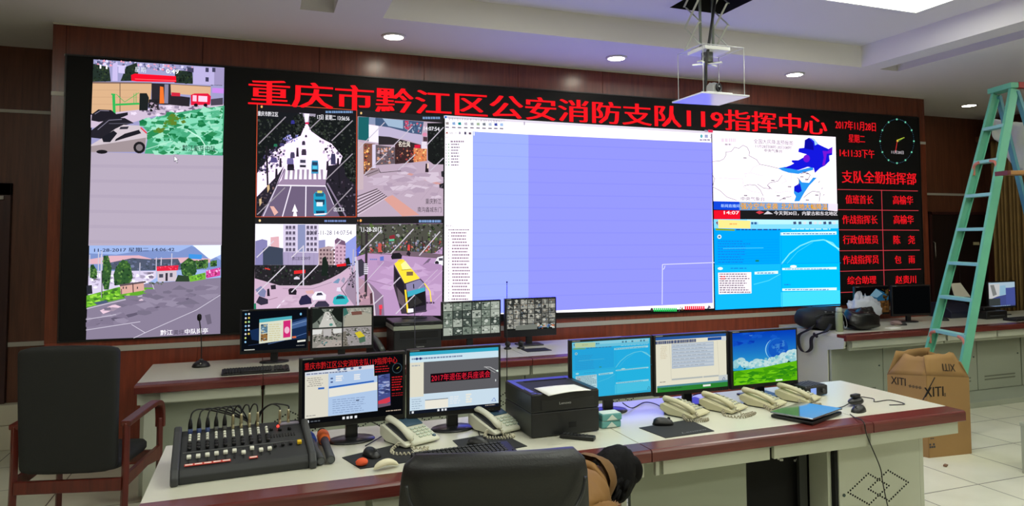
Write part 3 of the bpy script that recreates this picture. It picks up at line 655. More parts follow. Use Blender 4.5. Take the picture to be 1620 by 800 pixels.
for c, q in (((34, 28, 36), [(305, 590), (320, 578), (355, 578), (372, 600), (368, 630), (310, 628)]), ((44, 38, 48), [(165, 555), (205, 550), (208, 585), (170, 588)]), ((40, 36, 66), [(385, 690), (410, 640), (450, 628), (485, 660), (490, 700), (400, 712)]), ((230, 226, 240), [(488, 645), (520, 605), (570, 602), (604, 630), (600, 668), (500, 672)]), ((56, 50, 70), [(512, 712), (540, 680), (600, 678), (632, 712), (610, 735), (515, 735)]), ((50, 172, 180), [(655, 690), (665, 650), (710, 625), (765, 640), (785, 680), (760, 706), (668, 708)]), ((214, 210, 226), [(685, 600), (690, 572), (718, 570), (722, 605)]), ((110, 140, 170), [(655, 535), (700, 500), (715, 505), (700, 540)]), ((150, 146, 170), [(720, 520), (740, 490), (756, 500), (745, 540)]), ((48, 44, 60), [(50, 690), (75, 640), (145, 665), (145, 700), (90, 712)]), ((120, 124, 160), [(45, 590), (90, 560), (130, 600), (120, 650), (80, 640)]), ((36, 32, 44), [(138, 585), (155, 580), (160, 640), (138, 640)])):
    p.poly(q, c)
p.poly([(535, 615), (566, 612), (580, 632), (525, 636)], (60, 58, 76)); p.poly([(690, 640), (735, 636), (755, 660), (680, 664)], (24, 70, 84)); p.poly([(440, 600), (500, 592), (510, 620), (450, 622)], (206, 160, 160))
p.line([(215, 735), (275, 670)], 9, (226, 214, 230)); p.line([(150, 670), (220, 650)], 5, (150, 120, 140)); p.speck([(300, 640), (390, 620), (380, 720), (240, 735)], 10, 30, [(200, 172, 194), (188, 158, 182)], asp=3)
for a in ([(55, 335), (190, 205)], [(50, 625), (280, 400)], [(330, 335), (420, 250)], [(330, 610), (540, 395)], [(465, 735), (520, 680)], [(640, 280), (720, 200)]): p.line(a, 8, (206, 198, 210))
p.poly([(34, 700), (50, 695), (52, 748), (34, 750)], (40, 120, 90))
p.text('2017-11-28 14:07:54', 450, 122, 806, 158, (70, 66, 80)); p.disc(80, 44, 9, 10, (236, 200, 140)); p.rows(590, 36, 800, 58, 1, (110, 130, 180), .7, dash=18)
p.build('crossing_camera_feed', vw, -.005)

p = wpic(8).zoom(560, 340, 5.0)
p.poly([(16, 18), (706, 18), (697, 790), (12, 790)], (32, 31, 33)); p.poly([(18, 70), (702, 66), (696, 795), (14, 795)], (176, 142, 182))
q = [(18, 72), (702, 68), (700, 250), (640, 300), (450, 320), (300, 300), (110, 300), (20, 330)]
p.poly(q, (74, 74, 66)); p.speck(q, 230, 15, [(58, 74, 44), (86, 104, 60), (36, 44, 32), (110, 116, 96), (150, 150, 156), (44, 40, 40)])
p.speck([(110, 220), (700, 200), (690, 290), (450, 315), (120, 300)], 130, 12, [(150, 60, 60), (60, 50, 56), (120, 110, 130), (180, 160, 180), (40, 36, 42), (206, 110, 90), (90, 110, 140)])
p.poly([(280, 165), (320, 155), (325, 185), (282, 200)], (130, 40, 50)); p.poly([(278, 192), (318, 188), (318, 202), (278, 206)], (90, 190, 150)); p.poly([(425, 235), (452, 235), (450, 280), (422, 280)], (206, 70, 66)); p.poly([(190, 225), (215, 222), (218, 290), (190, 295)], (190, 80, 76))
for x, y0, y1 in ((240, 150, 300), (445, 180, 320), (480, 170, 300), (612, 190, 310), (540, 170, 290)): p.line([(x, y0), (x+2, y1)], 8, (50, 44, 46))
p.line([(110, 300), (300, 310), (640, 335), (700, 330)], 8, (120, 100, 110)); p.poly([(300, 280), (480, 290), (700, 310), (700, 345), (420, 325), (300, 310)], (110, 92, 104))
p.poly([(292, 330), (305, 302), (360, 298), (380, 320), (375, 345), (300, 350)], (30, 28, 34)); p.poly([(412, 310), (430, 278), (448, 300), (440, 328)], (40, 34, 44)); p.poly([(635, 380), (660, 335), (704, 322), (703, 398), (640, 390)], (236, 234, 244)); p.disc(655, 378, 16, 16, (40, 36, 44)); p.rect(670, 340, 702, 360, (70, 66, 80))
p.poly([(500, 440), (590, 345), (610, 345), (530, 450)], (110, 92, 116)); p.poly([(205, 330), (235, 325), (235, 360), (206, 362)], (90, 110, 190)); p.rows(125, 340, 200, 360, 1, (110, 120, 180), .5, dash=14)
p.line([(560, 570), (700, 440)], 5, (196, 170, 200)); p.line([(520, 795), (696, 620)], 5, (196, 170, 200)); p.speck([(120, 360), (690, 400), (690, 780), (560, 780), (250, 600)], 30, 40, [(184, 150, 190), (168, 134, 174), (190, 158, 196)], asp=2.4)
p.poly([(16, 480), (100, 530), (150, 620), (170, 795), (14, 795)], (170, 134, 150)); p.poly([(105, 520), (150, 560), (230, 640), (240, 795), (170, 795), (150, 630)], (130, 108, 132)); p.line([(110, 540), (150, 610), (165, 795)], 10, (206, 196, 206)); p.line([(60, 500), (300, 560)], 4, (140, 110, 140))
p.poly([(20, 270), (48, 240), (50, 300), (24, 330)], (70, 84, 190)); p.line([(30, 240), (14, 300), (40, 795)], 0.1, (200, 200, 210)); p.line([(12, 330), (32, 715)], 17, (196, 190, 206)); p.line([(100, 100), (92, 660)], 20, (52, 46, 50)); p.line([(60, 100), (60, 300)], 10, (50, 46, 46))
p.poly([(22, 360), (60, 345), (85, 380), (85, 470), (40, 490)], (60, 56, 70)); p.rows(78, 380, 115, 470, 6, (226, 220, 236), .5, dash=40); p.poly([(125, 620), (145, 612), (148, 700), (128, 705)], (80, 56, 62)); p.speck([(16, 600), (110, 620), (140, 700), (16, 710)], 20, 14, [(120, 90, 96), (80, 66, 74), (190, 150, 160)])
p.poly([(196, 712), (222, 708), (225, 740), (198, 744)], (226, 60, 80)); p.poly([(200, 742), (218, 742), (216, 790), (200, 790)], (170, 60, 80))
p.poly([(318, 385), (360, 352), (390, 350), (520, 500), (400, 540)], (240, 214, 60)); p.poly([(370, 390), (405, 362), (455, 425), (385, 435)], (252, 244, 150)); p.rect(415, 448, 466, 478, (120, 96, 66)); p.line([(375, 435), (450, 428)], 5, (150, 130, 40)); p.poly([(345, 355), (375, 348), (385, 362), (350, 372)], (224, 196, 50))
p.poly([(314, 388), (400, 540), (420, 780), (375, 780), (312, 560)], (58, 50, 58)); p.poly([(320, 420), (395, 545), (402, 640), (330, 560)], (34, 30, 38)); p.poly([(340, 570), (395, 640), (405, 740), (352, 690)], (96, 82, 92))
p.poly([(400, 540), (525, 502), (560, 540), (572, 700), (570, 765), (415, 782)], (46, 40, 54)); p.poly([(410, 545), (520, 508), (556, 545), (560, 580), (418, 610)], (130, 124, 160)); p.poly([(420, 605), (560, 570), (562, 600), (424, 650)], (60, 160, 184)); p.poly([(424, 650), (560, 600), (564, 710), (432, 740)], (26, 24, 28)); p.poly([(430, 660), (480, 625), (540, 690), (440, 735)], (46, 44, 44))
p.line([(405, 590), (425, 770)], 14, (240, 206, 50)); p.line([(556, 540), (600, 600), (610, 690)], 9, (244, 216, 70)); p.poly([(424, 740), (468, 738), (470, 768), (424, 772)], (240, 236, 244)); p.line([(470, 545), (472, 580)], 8, (30, 28, 34)); p.line([(420, 780), (575, 755)], 12, (70, 60, 76)); p.rows(570, 680, 660, 705, 1, (80, 60, 90), .6, dash=14)
for a in ([(40, 300), (215, 120)], [(290, 305), (470, 110)], [(515, 320), (680, 130)], [(160, 700), (230, 635)], [(330, 780), (480, 630)], [(310, 545), (365, 490)]): p.line(a, 8, (200, 192, 204))
p.line([(40, 585), (235, 370)], 4, (200, 192, 204)); p.line([(270, 585), (330, 530)], 4, (190, 176, 196)); p.line([(510, 580), (660, 430)], 4, (196, 180, 200))
p.text('11-28-2017', 56, 96, 218, 132, (240, 240, 242), bold=.02); p.disc(52, 44, 9, 11, (230, 160, 90)); p.disc(30, 44, 4, 8, (190, 120, 80)); p.rows(512, 36, 694, 62, 1, (120, 150, 196), .75, dash=18)
p.build('bus_camera_feed', vw, -.005)

# --- big dispatch window
p = wpic(9)
p.poly([(704, 182.5), (1125, 208), (1129.5, 487.5), (702.5, 499)], (250, 246, 252), 1.15)
p.build('window_page', vw, -.004, 'AUTO')
p = wpic(10)
p.poly([(748, 208), (836, 212.8), (836, 493), (747, 497)], (150, 166, 255), .98); p.poly([(836, 212.8), (1126, 225.5), (1127.5, 479), (836, 493)], (139, 142, 255), .98)
p.c = [(c[0], c[1], 3.0) for c in p.c]      # blue raised past full brightness so the screen tints the ceiling
p.build('blue_map_area', vw, -.0045, 'AUTO')
p = wpic(11)
for k in range(13):
    v = 225+k*20.5
    p.line([(748, v), (836, v+3.2-k*.5)], 2.0, (147, 163, 254), .96); p.line([(836, v+3.2-k*.5), (1126, v+13-k*1.9)], 2.0, (136, 139, 253), .96)
p.zoom(700, 170, 4.85)
p.poly([(10, 62), (480, 90), (480, 108), (10, 82)], (205, 196, 210)); p.poly([(480, 90), (2066, 186), (2066, 203), (480, 108)], (214, 206, 220)); p.text('警情地理信息系统 黔江区公安消防支队指挥中心', 44, 76, 460, 98, (100, 90, 110)); p.disc(24, 74, 9, 9, (30, 110, 200))
for x, c in ((36, (150, 140, 140)), (86, (130, 160, 200)), (130, (20, 130, 130)), (178, (180, 172, 186)), (226, (150, 150, 160)), (272, (150, 170, 140)), (318, (110, 116, 124)), (364, (170, 180, 200)), (408, (46, 60, 150)), (452, (150, 180, 220))):
    y = 122+(x-36)*.025; p.poly([(x-16, y-14), (x+14, y-14), (x+16, y+14), (x-14, y+14)], (232, 232, 242)); p.poly([(x-12, y-8), (x+10, y-12), (x+13, y+10), (x-9, y+9)], c); p.rect(x-14, y+24, x+14, y+36, (120, 112, 128))
p.text('接警人员', 50, 186, 108, 204, (110, 100, 116)); p.poly([(20, 200), (34, 185), (45, 200)], (150, 60, 50)); p.rect(125, 186, 138, 206, (150, 140, 160)); p.rect(166, 186, 182, 208, (70, 66, 90)); p.rect(200, 190, 220, 208, (90, 70, 90)); p.text('查找', 20, 220, 46, 236, (90, 84, 100))
p.rows(60, 250, 176, 272, 1, (140, 120, 140), .6, dash=16); p.rows(64, 272, 130, 452, 8, (130, 116, 136), .5, dash=14); p.rows(22, 272, 34, 452, 8, (170, 160, 180), .4, dash=9); p.rows(40, 272, 54, 452, 8, (120, 170, 130), .4, dash=9)
p.rect(236, 188, 244, 216, (236, 236, 250))
p.zoom(560, 340, 5.0); p.text('通知单位', 720, 76, 786, 94, (130, 110, 130)); p.rows(745, 108, 930, 126, 1, (130, 112, 130), .5, dash=13); p.rows(766, 128, 915, 676, 22, (150, 128, 146), .55, ind=12, dash=13); p.rows(738, 128, 750, 676, 22, (140, 130, 150), .3, dash=8)
p.zoom(1000, 160, 7.62); p.rect(900, 345, 958, 382, (214, 50, 84)); p.poly([(858, 350), (895, 352), (895, 375), (858, 372)], (140, 130, 150)); p.disc(820, 425, 16, 22, (90, 170, 180)); p.rect(858, 404, 898, 446, (150, 160, 196)); p.text('2', 920, 408, 944, 448, (130, 90, 140)); p.rows(800, 458, 955, 484, 1, (130, 120, 150), .7, dash=28)
p.zoom(0, 0, 1)
for a in ([(1046, 418), (1128, 415)], [(1046, 418), (1045.5, 481)], [(1050, 420), (1049, 424), (1047, 426)]): p.line(a, 1.1, (206, 206, 255), 1.1)
for k in range(12): p.rect(1032+k*3.1, 486.4, 1034.4+k*3.1, 492, (40, 190, 90))
for k in range(10): p.rect(1081+k*3.2, 483.6, 1083.6+k*3.2, 489.4, (226, 30, 60))
p.disc(1029, 489, 2.2, 2.6, (60, 50, 50)); p.line([(1072, 492), (1075, 484)], 1, (90, 80, 90)); p.poly([(1075, 490), (1077, 484), (1079, 490)], (120, 90, 60)); p.poly([(1116, 488), (1119, 482), (1123, 486)], (90, 84, 110)); p.disc(828, 196, 1.2, 3.2, (170, 160, 180))
p.build('window_controls', vw, -.005)

# --- weather broadcast
p = wpic(12); p.poly([(1126.5, 206.5), (1322, 216.5), (1324.5, 334), (1128.5, 318)], (250, 238, 250), 1.1); p.build('weather_broadcast', vw, -.004, 'AUTO')
p = wpic(13).zoom(1120, 200, 5.332)
GR = (120, 106, 124)
for a in ([(40, 295), (100, 290), (135, 272), (152, 240), (150, 215), (195, 212), (225, 175), (260, 185), (295, 158), (330, 175), (350, 215), (345, 245), (410, 280), (435, 318), (520, 335), (600, 355)], [(40, 412), (55, 440), (45, 480), (40, 510), (100, 540), (160, 595), (240, 622)], [(305, 500), (350, 490), (400, 495), (440, 535), (465, 585)], [(415, 485), (470, 520), (525, 525), (500, 495), (520, 475), (590, 460), (625, 410)], [(500, 495), (540, 530)]): p.line(a, 4, GR)
for a in ([(55, 440), (130, 432), (180, 440), (300, 442)], [(310, 400), (360, 390), (440, 412), (520, 410)], [(355, 385), (380, 345), (440, 320)], [(290, 445), (300, 510), (360, 545), (440, 560)], [(560, 550), (600, 560), (660, 545), (700, 555)], [(700, 390), (695, 520)], [(620, 480), (660, 460), (640, 430)], [(310, 395), (320, 440)]): p.line(a, 2.6, (184, 172, 188))
B1, B2, B3, PU = (16, 20, 196), (40, 140, 224), (10, 10, 150), (110, 20, 200)
p.poly([(590, 352), (650, 340), (700, 350), (760, 370), (880, 340), (890, 365), (760, 400), (680, 390), (625, 372)], B2)
p.poly([(635, 350), (700, 325), (725, 310), (705, 300), (705, 285), (760, 285), (815, 255), (830, 235), (760, 215), (765, 185), (810, 180), (815, 115), (850, 95), (895, 105), (930, 150), (975, 172), (1015, 190), (1048, 172), (1046, 240), (1020, 245), (1025, 290), (985, 330), (945, 350), (900, 392), (890, 350), (840, 340), (760, 368), (690, 355)], B1, 1.1)
p.poly([(845, 100), (895, 105), (925, 148), (900, 160), (895, 125), (870, 105)], (150, 200, 240)); p.disc(830, 270, 28, 32, PU); p.poly([(965, 205), (1005, 210), (1046, 178), (1040, 225), (1000, 230), (985, 325), (962, 330), (975, 260)], PU); p.poly([(815, 115), (850, 97), (885, 140), (890, 200), (815, 185)], B3)
p.poly([(762, 435), (790, 470), (850, 475), (885, 430), (915, 432), (850, 500), (810, 560), (770, 630), (725, 632), (740, 590), (722, 560), (725, 510), (765, 480)], B2); p.poly([(725, 505), (775, 480), (790, 545), (760, 560), (728, 545)], B1)
for a in ([(750, 430), (770, 450), (760, 500)], [(780, 400), (830, 385), (860, 410), (840, 450), (815, 460)], [(805, 600), (840, 570), (880, 545), (945, 555)], [(600, 625), (640, 600), (700, 590)], [(935, 635), (945, 560)], [(940, 460), (930, 475)], [(965, 515), (955, 530)], [(980, 570), (970, 582)]): p.line(a, 4, (90, 80, 96))
for x, y in ((310, 266), (545, 455), (590, 585), (640, 608), (835, 620), (810, 385), (835, 398), (790, 425), (830, 445), (685, 508), (915, 578), (315, 582)): p.rect(x-14, y-4, x+14, y+4, (96, 84, 100))
p.rows(110, 98, 245, 134, 1, (226, 206, 222), .9, dash=22); p.rows(140, 142, 212, 162, 1, (170, 156, 170), .7, dash=26)
p.text('全国大风降温预报图', 382, 104, 712, 142, (110, 96, 112)); p.text('11月28日08时-30日08时', 396, 150, 700, 180, (110, 96, 112), bold=.02); p.text('中央气象台', 472, 188, 624, 216, (80, 66, 84), bold=.02); p.text('中央气象台', 275, 592, 475, 625, (90, 80, 96))
p.poly([(45, 630), (262, 634), (262, 706), (45, 700)], (16, 66, 206)); p.text('新闻直播间', 106, 654, 262, 682, (170, 206, 255), bold=.02)
p.poly([(262, 636), (1010, 650), (1010, 708), (262, 706)], (110, 150, 200)); p.poly([(1010, 650), (1090, 652), (1090, 712), (1010, 708)], (226, 216, 232)); p.text('强冷空气来袭', 270, 642, 588, 700, (66, 50, 24), bold=.07); p.text('强冷空气来袭', 272, 642, 586, 698, (250, 176, 40), bold=.02); p.text('北方局地大幅降温', 610, 646, 1006, 700, (66, 50, 24), bold=.07); p.text('北方局地大幅降温', 612, 646, 1004, 699, (250, 176, 40), bold=.02)
p.poly([(45, 706), (1092, 714), (1094, 790), (47, 780)], (26, 25, 27)); p.poly([(45, 706), (268, 708), (268, 782), (47, 780)], (226, 16, 40)); p.text('14:07', 130, 712, 260, 740, (255, 236, 236), bold=.03)
p.text('今天到30日，内蒙古和东北地区', 552, 712, 1088, 748, (236, 230, 236), bold=.02); p.poly([(400, 724), (430, 710), (470, 724), (430, 740)], (196, 60, 70)); p.poly([(465, 740), (500, 712), (545, 738)], (200, 196, 204))
p.build('weather_map_graphics', vw, -.0045)

# --- blue duty application
p = wpic(14); p.poly([(1129, 347), (1325, 347.5), (1329, 483), (1131.5, 490)], (10, 160, 246), 1.1); p.build('duty_window', vw, -.004, 'AUTO')
def duty(p):
    p.poly([(45, 80), (1000, 85), (1002, 150), (48, 160)], (120, 200, 240)); p.poly([(300, 82), (1000, 85), (1001, 118), (300, 120)], (170, 220, 245)); p.poly([(46, 150), (550, 160), (552, 420), (52, 430)], (0, 150, 240)); p.poly([(552, 160), (1002, 150), (1010, 420), (556, 420)], (0, 166, 250)); p.poly([(54, 430), (556, 420), (560, 755), (62, 770)], (16, 170, 244)); p.poly([(560, 420), (1010, 415), (1016, 740), (560, 755)], (0, 176, 250)); p.poly([(560, 640), (1014, 625), (1016, 740), (560, 755)], (60, 200, 252))
    p.poly([(78, 84), (325, 92), (325, 152), (80, 148)], (250, 214, 130)); p.poly([(60, 105), (75, 95), (75, 130)], (120, 60, 60)); p.rows(165, 108, 240, 126, 1, (220, 160, 90), .6, dash=20); p.rows(330, 100, 385, 122, 1, (40, 90, 140), .8, dash=18)
    p.poly([(58, 150), (205, 158), (205, 170), (58, 166)], (120, 150, 30)); p.rows(215, 152, 620, 168, 1, (20, 70, 140), .6, dash=30)
    for x in (665, 705, 742, 785, 822, 860, 895, 935, 968): p.poly([(x-12, 100), (x+10, 98), (x+12, 118), (x-10, 120)], (60, 70, 100) if x % 2 else (200, 206, 210))
    p.rows(640, 150, 985, 162, 1, (200, 230, 250), .5, dash=36)
    for y0, y1, x0, x1 in ((182, 204, 555, 985), (455, 470, 568, 985), (612, 630, 568, 985), (484, 504, 355, 535)): p.poly([(x0, y0), (x1, y0-8), (x1, y1-6), (x0, y1)], (206, 234, 250)); p.rows(x0+20, y0, x1-10, y1-2, 1, (60, 110, 160), .35, dash=22)
    for k in range(9): p.line([(70, 240+k*21), (540, 236+k*20)], 2, (0, 132, 222)); p.rows(72, 243+k*20, 330 if k % 2 else 300, 256+k*20, 1, (20, 100, 190), .35, dash=18)
    p.line([(110, 305), (420, 300)], 6, (60, 180, 240)); p.disc(82, 215, 16, 16, (210, 226, 236)); p.disc(82, 215, 9, 9, (90, 110, 130)); p.rect(358, 392, 386, 406, (20, 120, 100))
    p.line([(556, 425), (620, 345), (700, 285), (790, 248), (880, 238), (950, 262), (1000, 320)], 9, (110, 210, 250)); p.line([(600, 420), (680, 330), (800, 255)], 4, (60, 190, 248)); p.line([(900, 245), (1000, 310)], 10, (140, 224, 250)); p.line([(345, 580), (460, 550), (550, 500)], 6, (70, 196, 246))
    p.poly([(72, 490), (326, 486), (328, 648), (76, 655)], (240, 228, 236)); p.rows(82, 492, 322, 648, 9, (96, 84, 104), .4, dash=18); p.rows(90, 512, 130, 545, 2, (214, 70, 70), .5, dash=16); p.line([(155, 490), (160, 652)], 3, (190, 180, 196)); p.disc(86, 458, 20, 11, (220, 236, 240)); p.disc(646, 442, 26, 10, (226, 236, 240)); p.line([(48, 428), (1010, 415)], 3, (0, 130, 210)); p.line([(552, 160), (560, 755)], 3, (0, 140, 220))
    p.rows(165, 450, 320, 462, 1, (20, 110, 190), .5, dash=26); p.rows(575, 575, 630, 588, 1, (20, 110, 190), .5, dash=20)
p = wpic(15, 1.08).zoom(1120, 330, 4.85); duty(p); p.build('duty_window_controls', vw, -.0045)

# --- red lettering
RED = (255, 22, 30)
M_led_red = emis('led_red', lin((255, 24, 34)), 1.1)
def wtext(body, name, u0, v0, u1, v1, bold=0.0, m=None, vr=None):
    x0, z1 = W(u0, v0); _, z0 = W(u0, v1); x1, zr = W(u1, vr if vr else v0)
    return text_part(body, name, m or M_led_red, vw, (x0, -.006, z0), (x1-x0, 0, zr-z1 if vr else 0), (0, 0, z1-z0), bold)
wtext('重庆市黔江区公安消防支队119指挥中心', 'heading_text', 393, 124, 1308, 166, .05, vr=183)
M_red2 = emis('led_red_dim', lin((240, 26, 36)), .95)
for body, u0, v0, u1, v1, bd in (('2017年11月28日', 1321, 189, 1385, 204, .05), ('星期二', 1342, 212, 1368, 225, .05), ('14:11:33下午', 1328, 234, 1383, 248, .05), ('支队全勤指挥部', 1331, 269, 1449, 289, .05),
    ('值班首长', 1337, 308, 1381, 322, .05), ('高榆华', 1412, 309, 1444, 323, .05), ('作战指挥长', 1332, 340, 1388, 354, .05), ('高榆华', 1413, 340, 1445, 354, .05), ('行政值班员', 1333, 372, 1389, 386, .05), ('陈　尧', 1413, 372, 1447, 386, .05), ('作战指挥员', 1333, 404, 1390, 418, .05), ('包　雨', 1415, 404, 1447, 417, .05), ('综合助理', 1340, 437, 1386, 450, .05), ('赵贵川', 1416, 436, 1449, 449, .05)):
    wtext(body, 'roster_text', u0, v0, u1, v1, bd, M_red2)
p = Pic(W, .85, 16)
for a in ([(1325, 299.5), (1452, 302)], [(1326, 331.5), (1453, 333)], [(1327, 363.5), (1454, 364)], [(1328, 396.5), (1455, 395.5)], [(1329, 429), (1457, 425.5)], [(1330, 462.5), (1460, 457)], [(1394.5, 300), (1399, 460)]): p.line(a, 1.0, (214, 66, 76))
p.build('roster_grid', vw, -.0045)
p = Pic(W, 1.0, 17).zoom(1310, 170, 6.156)
for k in range(60):
    a = 2*PI*k/60; u, v = 670+165*math.sin(a), 328-213*math.cos(a)
    if k % 5 == 0: p.disc(u, v, 8, 9, (110, 206, 170))
    else: p.disc(u, v, 3.2, 3.6, (50, 96, 120))
p.line([(668, 320), (740, 293)], 8, (190, 206, 60)); p.line([(670, 338), (735, 296)], 5, (90, 130, 60)); p.line([(672, 322), (652, 440)], 6, (206, 50, 50)); p.disc(673, 325, 9, 10, (226, 180, 70)); p.text('11月28日', 614, 418, 732, 450, (196, 190, 196), bold=.02)
p.build('clock_face', vw, -.0045)

# ================================================================== CONSOLE DESKS
HD = .78
M_top = mat('desk_top_laminate', (204, 203, 186), .27, noise=.03, scale=3)
M_body = mat('desk_body_cream', (190, 194, 176), .5, noise=.03, scale=2)
M_panel2 = mat('desk_panel_grey', (154, 160, 142), .55, noise=.04, scale=2)
M_red = wood_mat('desk_edge_redwood', (82, 33, 29), (112, 52, 46), .25, 'x')
M_bay_shade = mat('bay_shade_dark', (14, 14, 13), .9)  # near-black colour stands in for the shade inside the open bay
M_hole = mat('perforation_black', (12, 12, 12), .9)
def diamonds(b, cx, cz, y, r=.0052, s=.145, h=.082, n=9):
    """two overlapping diamonds punched as rows of round holes"""
    for ox in (-s/2, s/2*.98):
        P = [(-s, 0), (0, h), (s, 0), (0, -h)]
        for i in range(4):
            a, c = P[i], P[(i+1) % 4]
            for k in range(n):
                x = cx+ox+a[0]+(c[0]-a[0])*k/n; z = cz+(a[1]+(c[1]-a[1])*k/n)
                b.cyl((x, y, z), (x, y-.0012, z), r, n=8)
def console(name_label, x0, x1, yf, yb, strips, group, band=.12):
    t = thing('console_desk', name_label, 'desk', (x0, yf, 0), 0, group)
    W_, D = x1-x0, yb-yf
    MB().box(.001, W_-.001, band, D, HD-.03, HD).build('worktop', M_top, t, bevel=.002)
    b = MB()
    b.prism([(0, HD-.052), (0, HD-.012), (.004, HD-.004), (.012, HD), (band, HD), (band, HD-.03), (.03, HD-.03), (.03, HD-.055), (.004, HD-.055)], .0015, W_-.0015, 'x')
    b.build('edge_trim', M_red, t)
    for a, c in strips:
        MB().box(a-x0, c-x0, .035, .055, HD-.128, HD-.06).build('drawer_front', M_body, t, bevel=.002)
    return t
GF = 'modules of the front console desk'
A = console('long left module of the front console desk carrying the mixer and two monitors', 1.01, 3.06, -3.52, -2.62, [(1.05, 1.805), (1.83, 2.96), (2.985, 3.04)], GF)
B_ = console('middle module of the front console desk with the dark open bay underneath', 3.062, 4.36, -3.52, -2.62, [(3.10, 3.12), (3.14, 3.735), (3.76, 4.345)], GF)
C_ = console('right end module of the front console desk with diamond holes in its door', 4.362, 5.02, -3.52, -2.62, [(4.375, 5.0)], GF)
def part(t, name, m, x0, x1, y0, y1, z0, z1, bevel=.002):
    o = t.location
    return MB().box(x0-o.x, x1-o.x, y0-o.y, y1-o.y, z0, z1).build(name, m, t, bevel=bevel)
# module A: side, back and knee panels
part(A, 'side_panel', M_body, 1.03, 1.06, -3.38, -2.64, 0, .749)
part(A, 'side_panel', M_body, 3.02, 3.05, -3.30, -2.64, 0, .749)
part(A, 'front_panel', M_panel2, 1.06, 1.80, -3.28, -3.25, .06, .70)
part(A, 'back_panel', M_body, 1.06, 3.02, -2.68, -2.65, .0, .745)
part(A, 'drawer_rail', M_body, 1.06, 3.02, -3.46, -3.43, .70, .748)
# module B
part(B_, 'knee_panel', M_panel2, 3.07, 3.735, -3.30, -3.27, .02, .748)
part(B_, 'back_panel', M_bay_shade, 3.735, 4.35, -2.68, -2.65, .0, .745)
part(B_, 'divider', M_bay_shade, 3.737, 3.75, -3.27, -2.68, .0, .745)
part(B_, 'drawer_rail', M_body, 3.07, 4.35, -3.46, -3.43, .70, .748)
part(B_, 'bay_shade_panel', M_bay_shade, 3.75, 4.27, -3.085, -3.07, .0, .745, 0)  # panel added inside the bay, coloured as its shade
q = at_y(1265, 760, -3.15); q2 = at_y(1277, 760, -3.15)
part(B_, 'rack_rail', mat('rack_grey', (50, 52, 50), .6), q.x, q2.x, -3.15, -3.13, .0, .745, 0)
b = MB(); o = B_.location
dots = [(1231, 725), (1234.5, 727), (1237, 727), (1263, 719), (1267.5, 720), (1264, 723.5), (1260.5, 726), (1257, 728), (1264, 742)]
for u, v in dots:
    q = at_y(u, v, -3.085); b.cyl((q.x-o.x, -3.084-o.y, q.z), (q.x-o.x, -3.09-o.y, q.z), .0065, n=8)
for u, v0, v1 in ((1263, 768, 776), (1263.4, 781, 789)):
    q = at_y(u, v0, -3.085); q2 = at_y(u, v1, -3.085); b.box(q.x-o.x-.003, q.x-o.x+.003, -3.09-o.y, -3.084-o.y, q2.z, q.z)
b.build('perforation', mat('hole_light_pale', (240, 240, 230), .5), B_)  # pale discs painted as light showing through the holes
# module C: door with diamonds, left side with a notched corner
part(C_, 'door', M_body, 4.335, 4.92, -3.30, -3.275, .03, .748)
part(C_, 'side_panel', M_body, 4.92, 4.95, -3.30, -2.64, 0, .748)
part(C_, 'back_panel', M_body, 4.365, 4.92, -2.68, -2.65, 0, .745)
o = C_.location
MB().prism([(-3.27-o.y, 0), (-3.27-o.y, .748), (-3.215-o.y, .748), (-3.13-o.y, .60), (-3.13-o.y, 0)], 4.285-o.x, 4.31-o.x, 'x').build('inner_side', M_body, C_, bevel=.002)
part(C_, 'shade_liner', M_bay_shade, 4.32, 4.332, -3.13, -2.68, .0, .748, 0)  # liner added to keep the bay as dark as its shade
part(C_, 'hinge_gap', M_bay_shade, 4.312, 4.332, -3.295, -3.27, .0, .748, 0)
b = MB(); diamonds(b, 4.612-o.x, .352, -3.3005-o.y, .0055, .145, .083, 9); b.build('perforation', M_hole, C_)
q = at_y(1335, 783, -3.3); MB().cyl((q.x-o.x, -3.3-o.y, q.z), (q.x-o.x, -3.304-o.y, q.z), .009).build('lock', mat('lock_steel', (70, 84, 84), .35, .8), C_)

# back row of consoles against the video wall
GB = 'modules of the back console desk'
ends = [(.65, 1.44), (1.442, 2.44), (2.442, 3.44), (3.442, 4.70)]
labs = ['leftmost module of the back console desk carrying the gooseneck microphone', 'second module of the back console desk behind the two left monitors', 'third module of the back console desk carrying the scanner printer', 'right end module of the back console desk under the right camera monitor']
for (xa, xb), lb in zip(ends, labs):
    s0 = .80 if xa < .7 else xa+.012
    t = console(lb, xa, xb, -1.03, -.14, [(s0, xb-.012)], GB)
    part(t, 'front_panel', M_panel2, xa+.004 if xa > .7 else .80, xb-.004, -.85, -.82, .03, .66)
    part(t, 'carcass', M_body, xa+.01, xb-.01, -.81, -.17, .0, .745)
    if xa < .7:
        part(t, 'side_panel', M_body, .70, .79, -.95, -.83, 0, .745)
    part(t, 'drawer_rail', M_body, xa+.01, xb-.01, -.96, -.93, .64, .748)
    b = MB(); o = t.location
    for c in ((xa+xb)/2-.24, (xa+xb)/2+.26) if xb-xa > .9 else ():
        b = MB(); diamonds(b, c-o.x, .41, -.8505-o.y, .006, .14, .08, 8); b.build("perforation", M_hole, t)


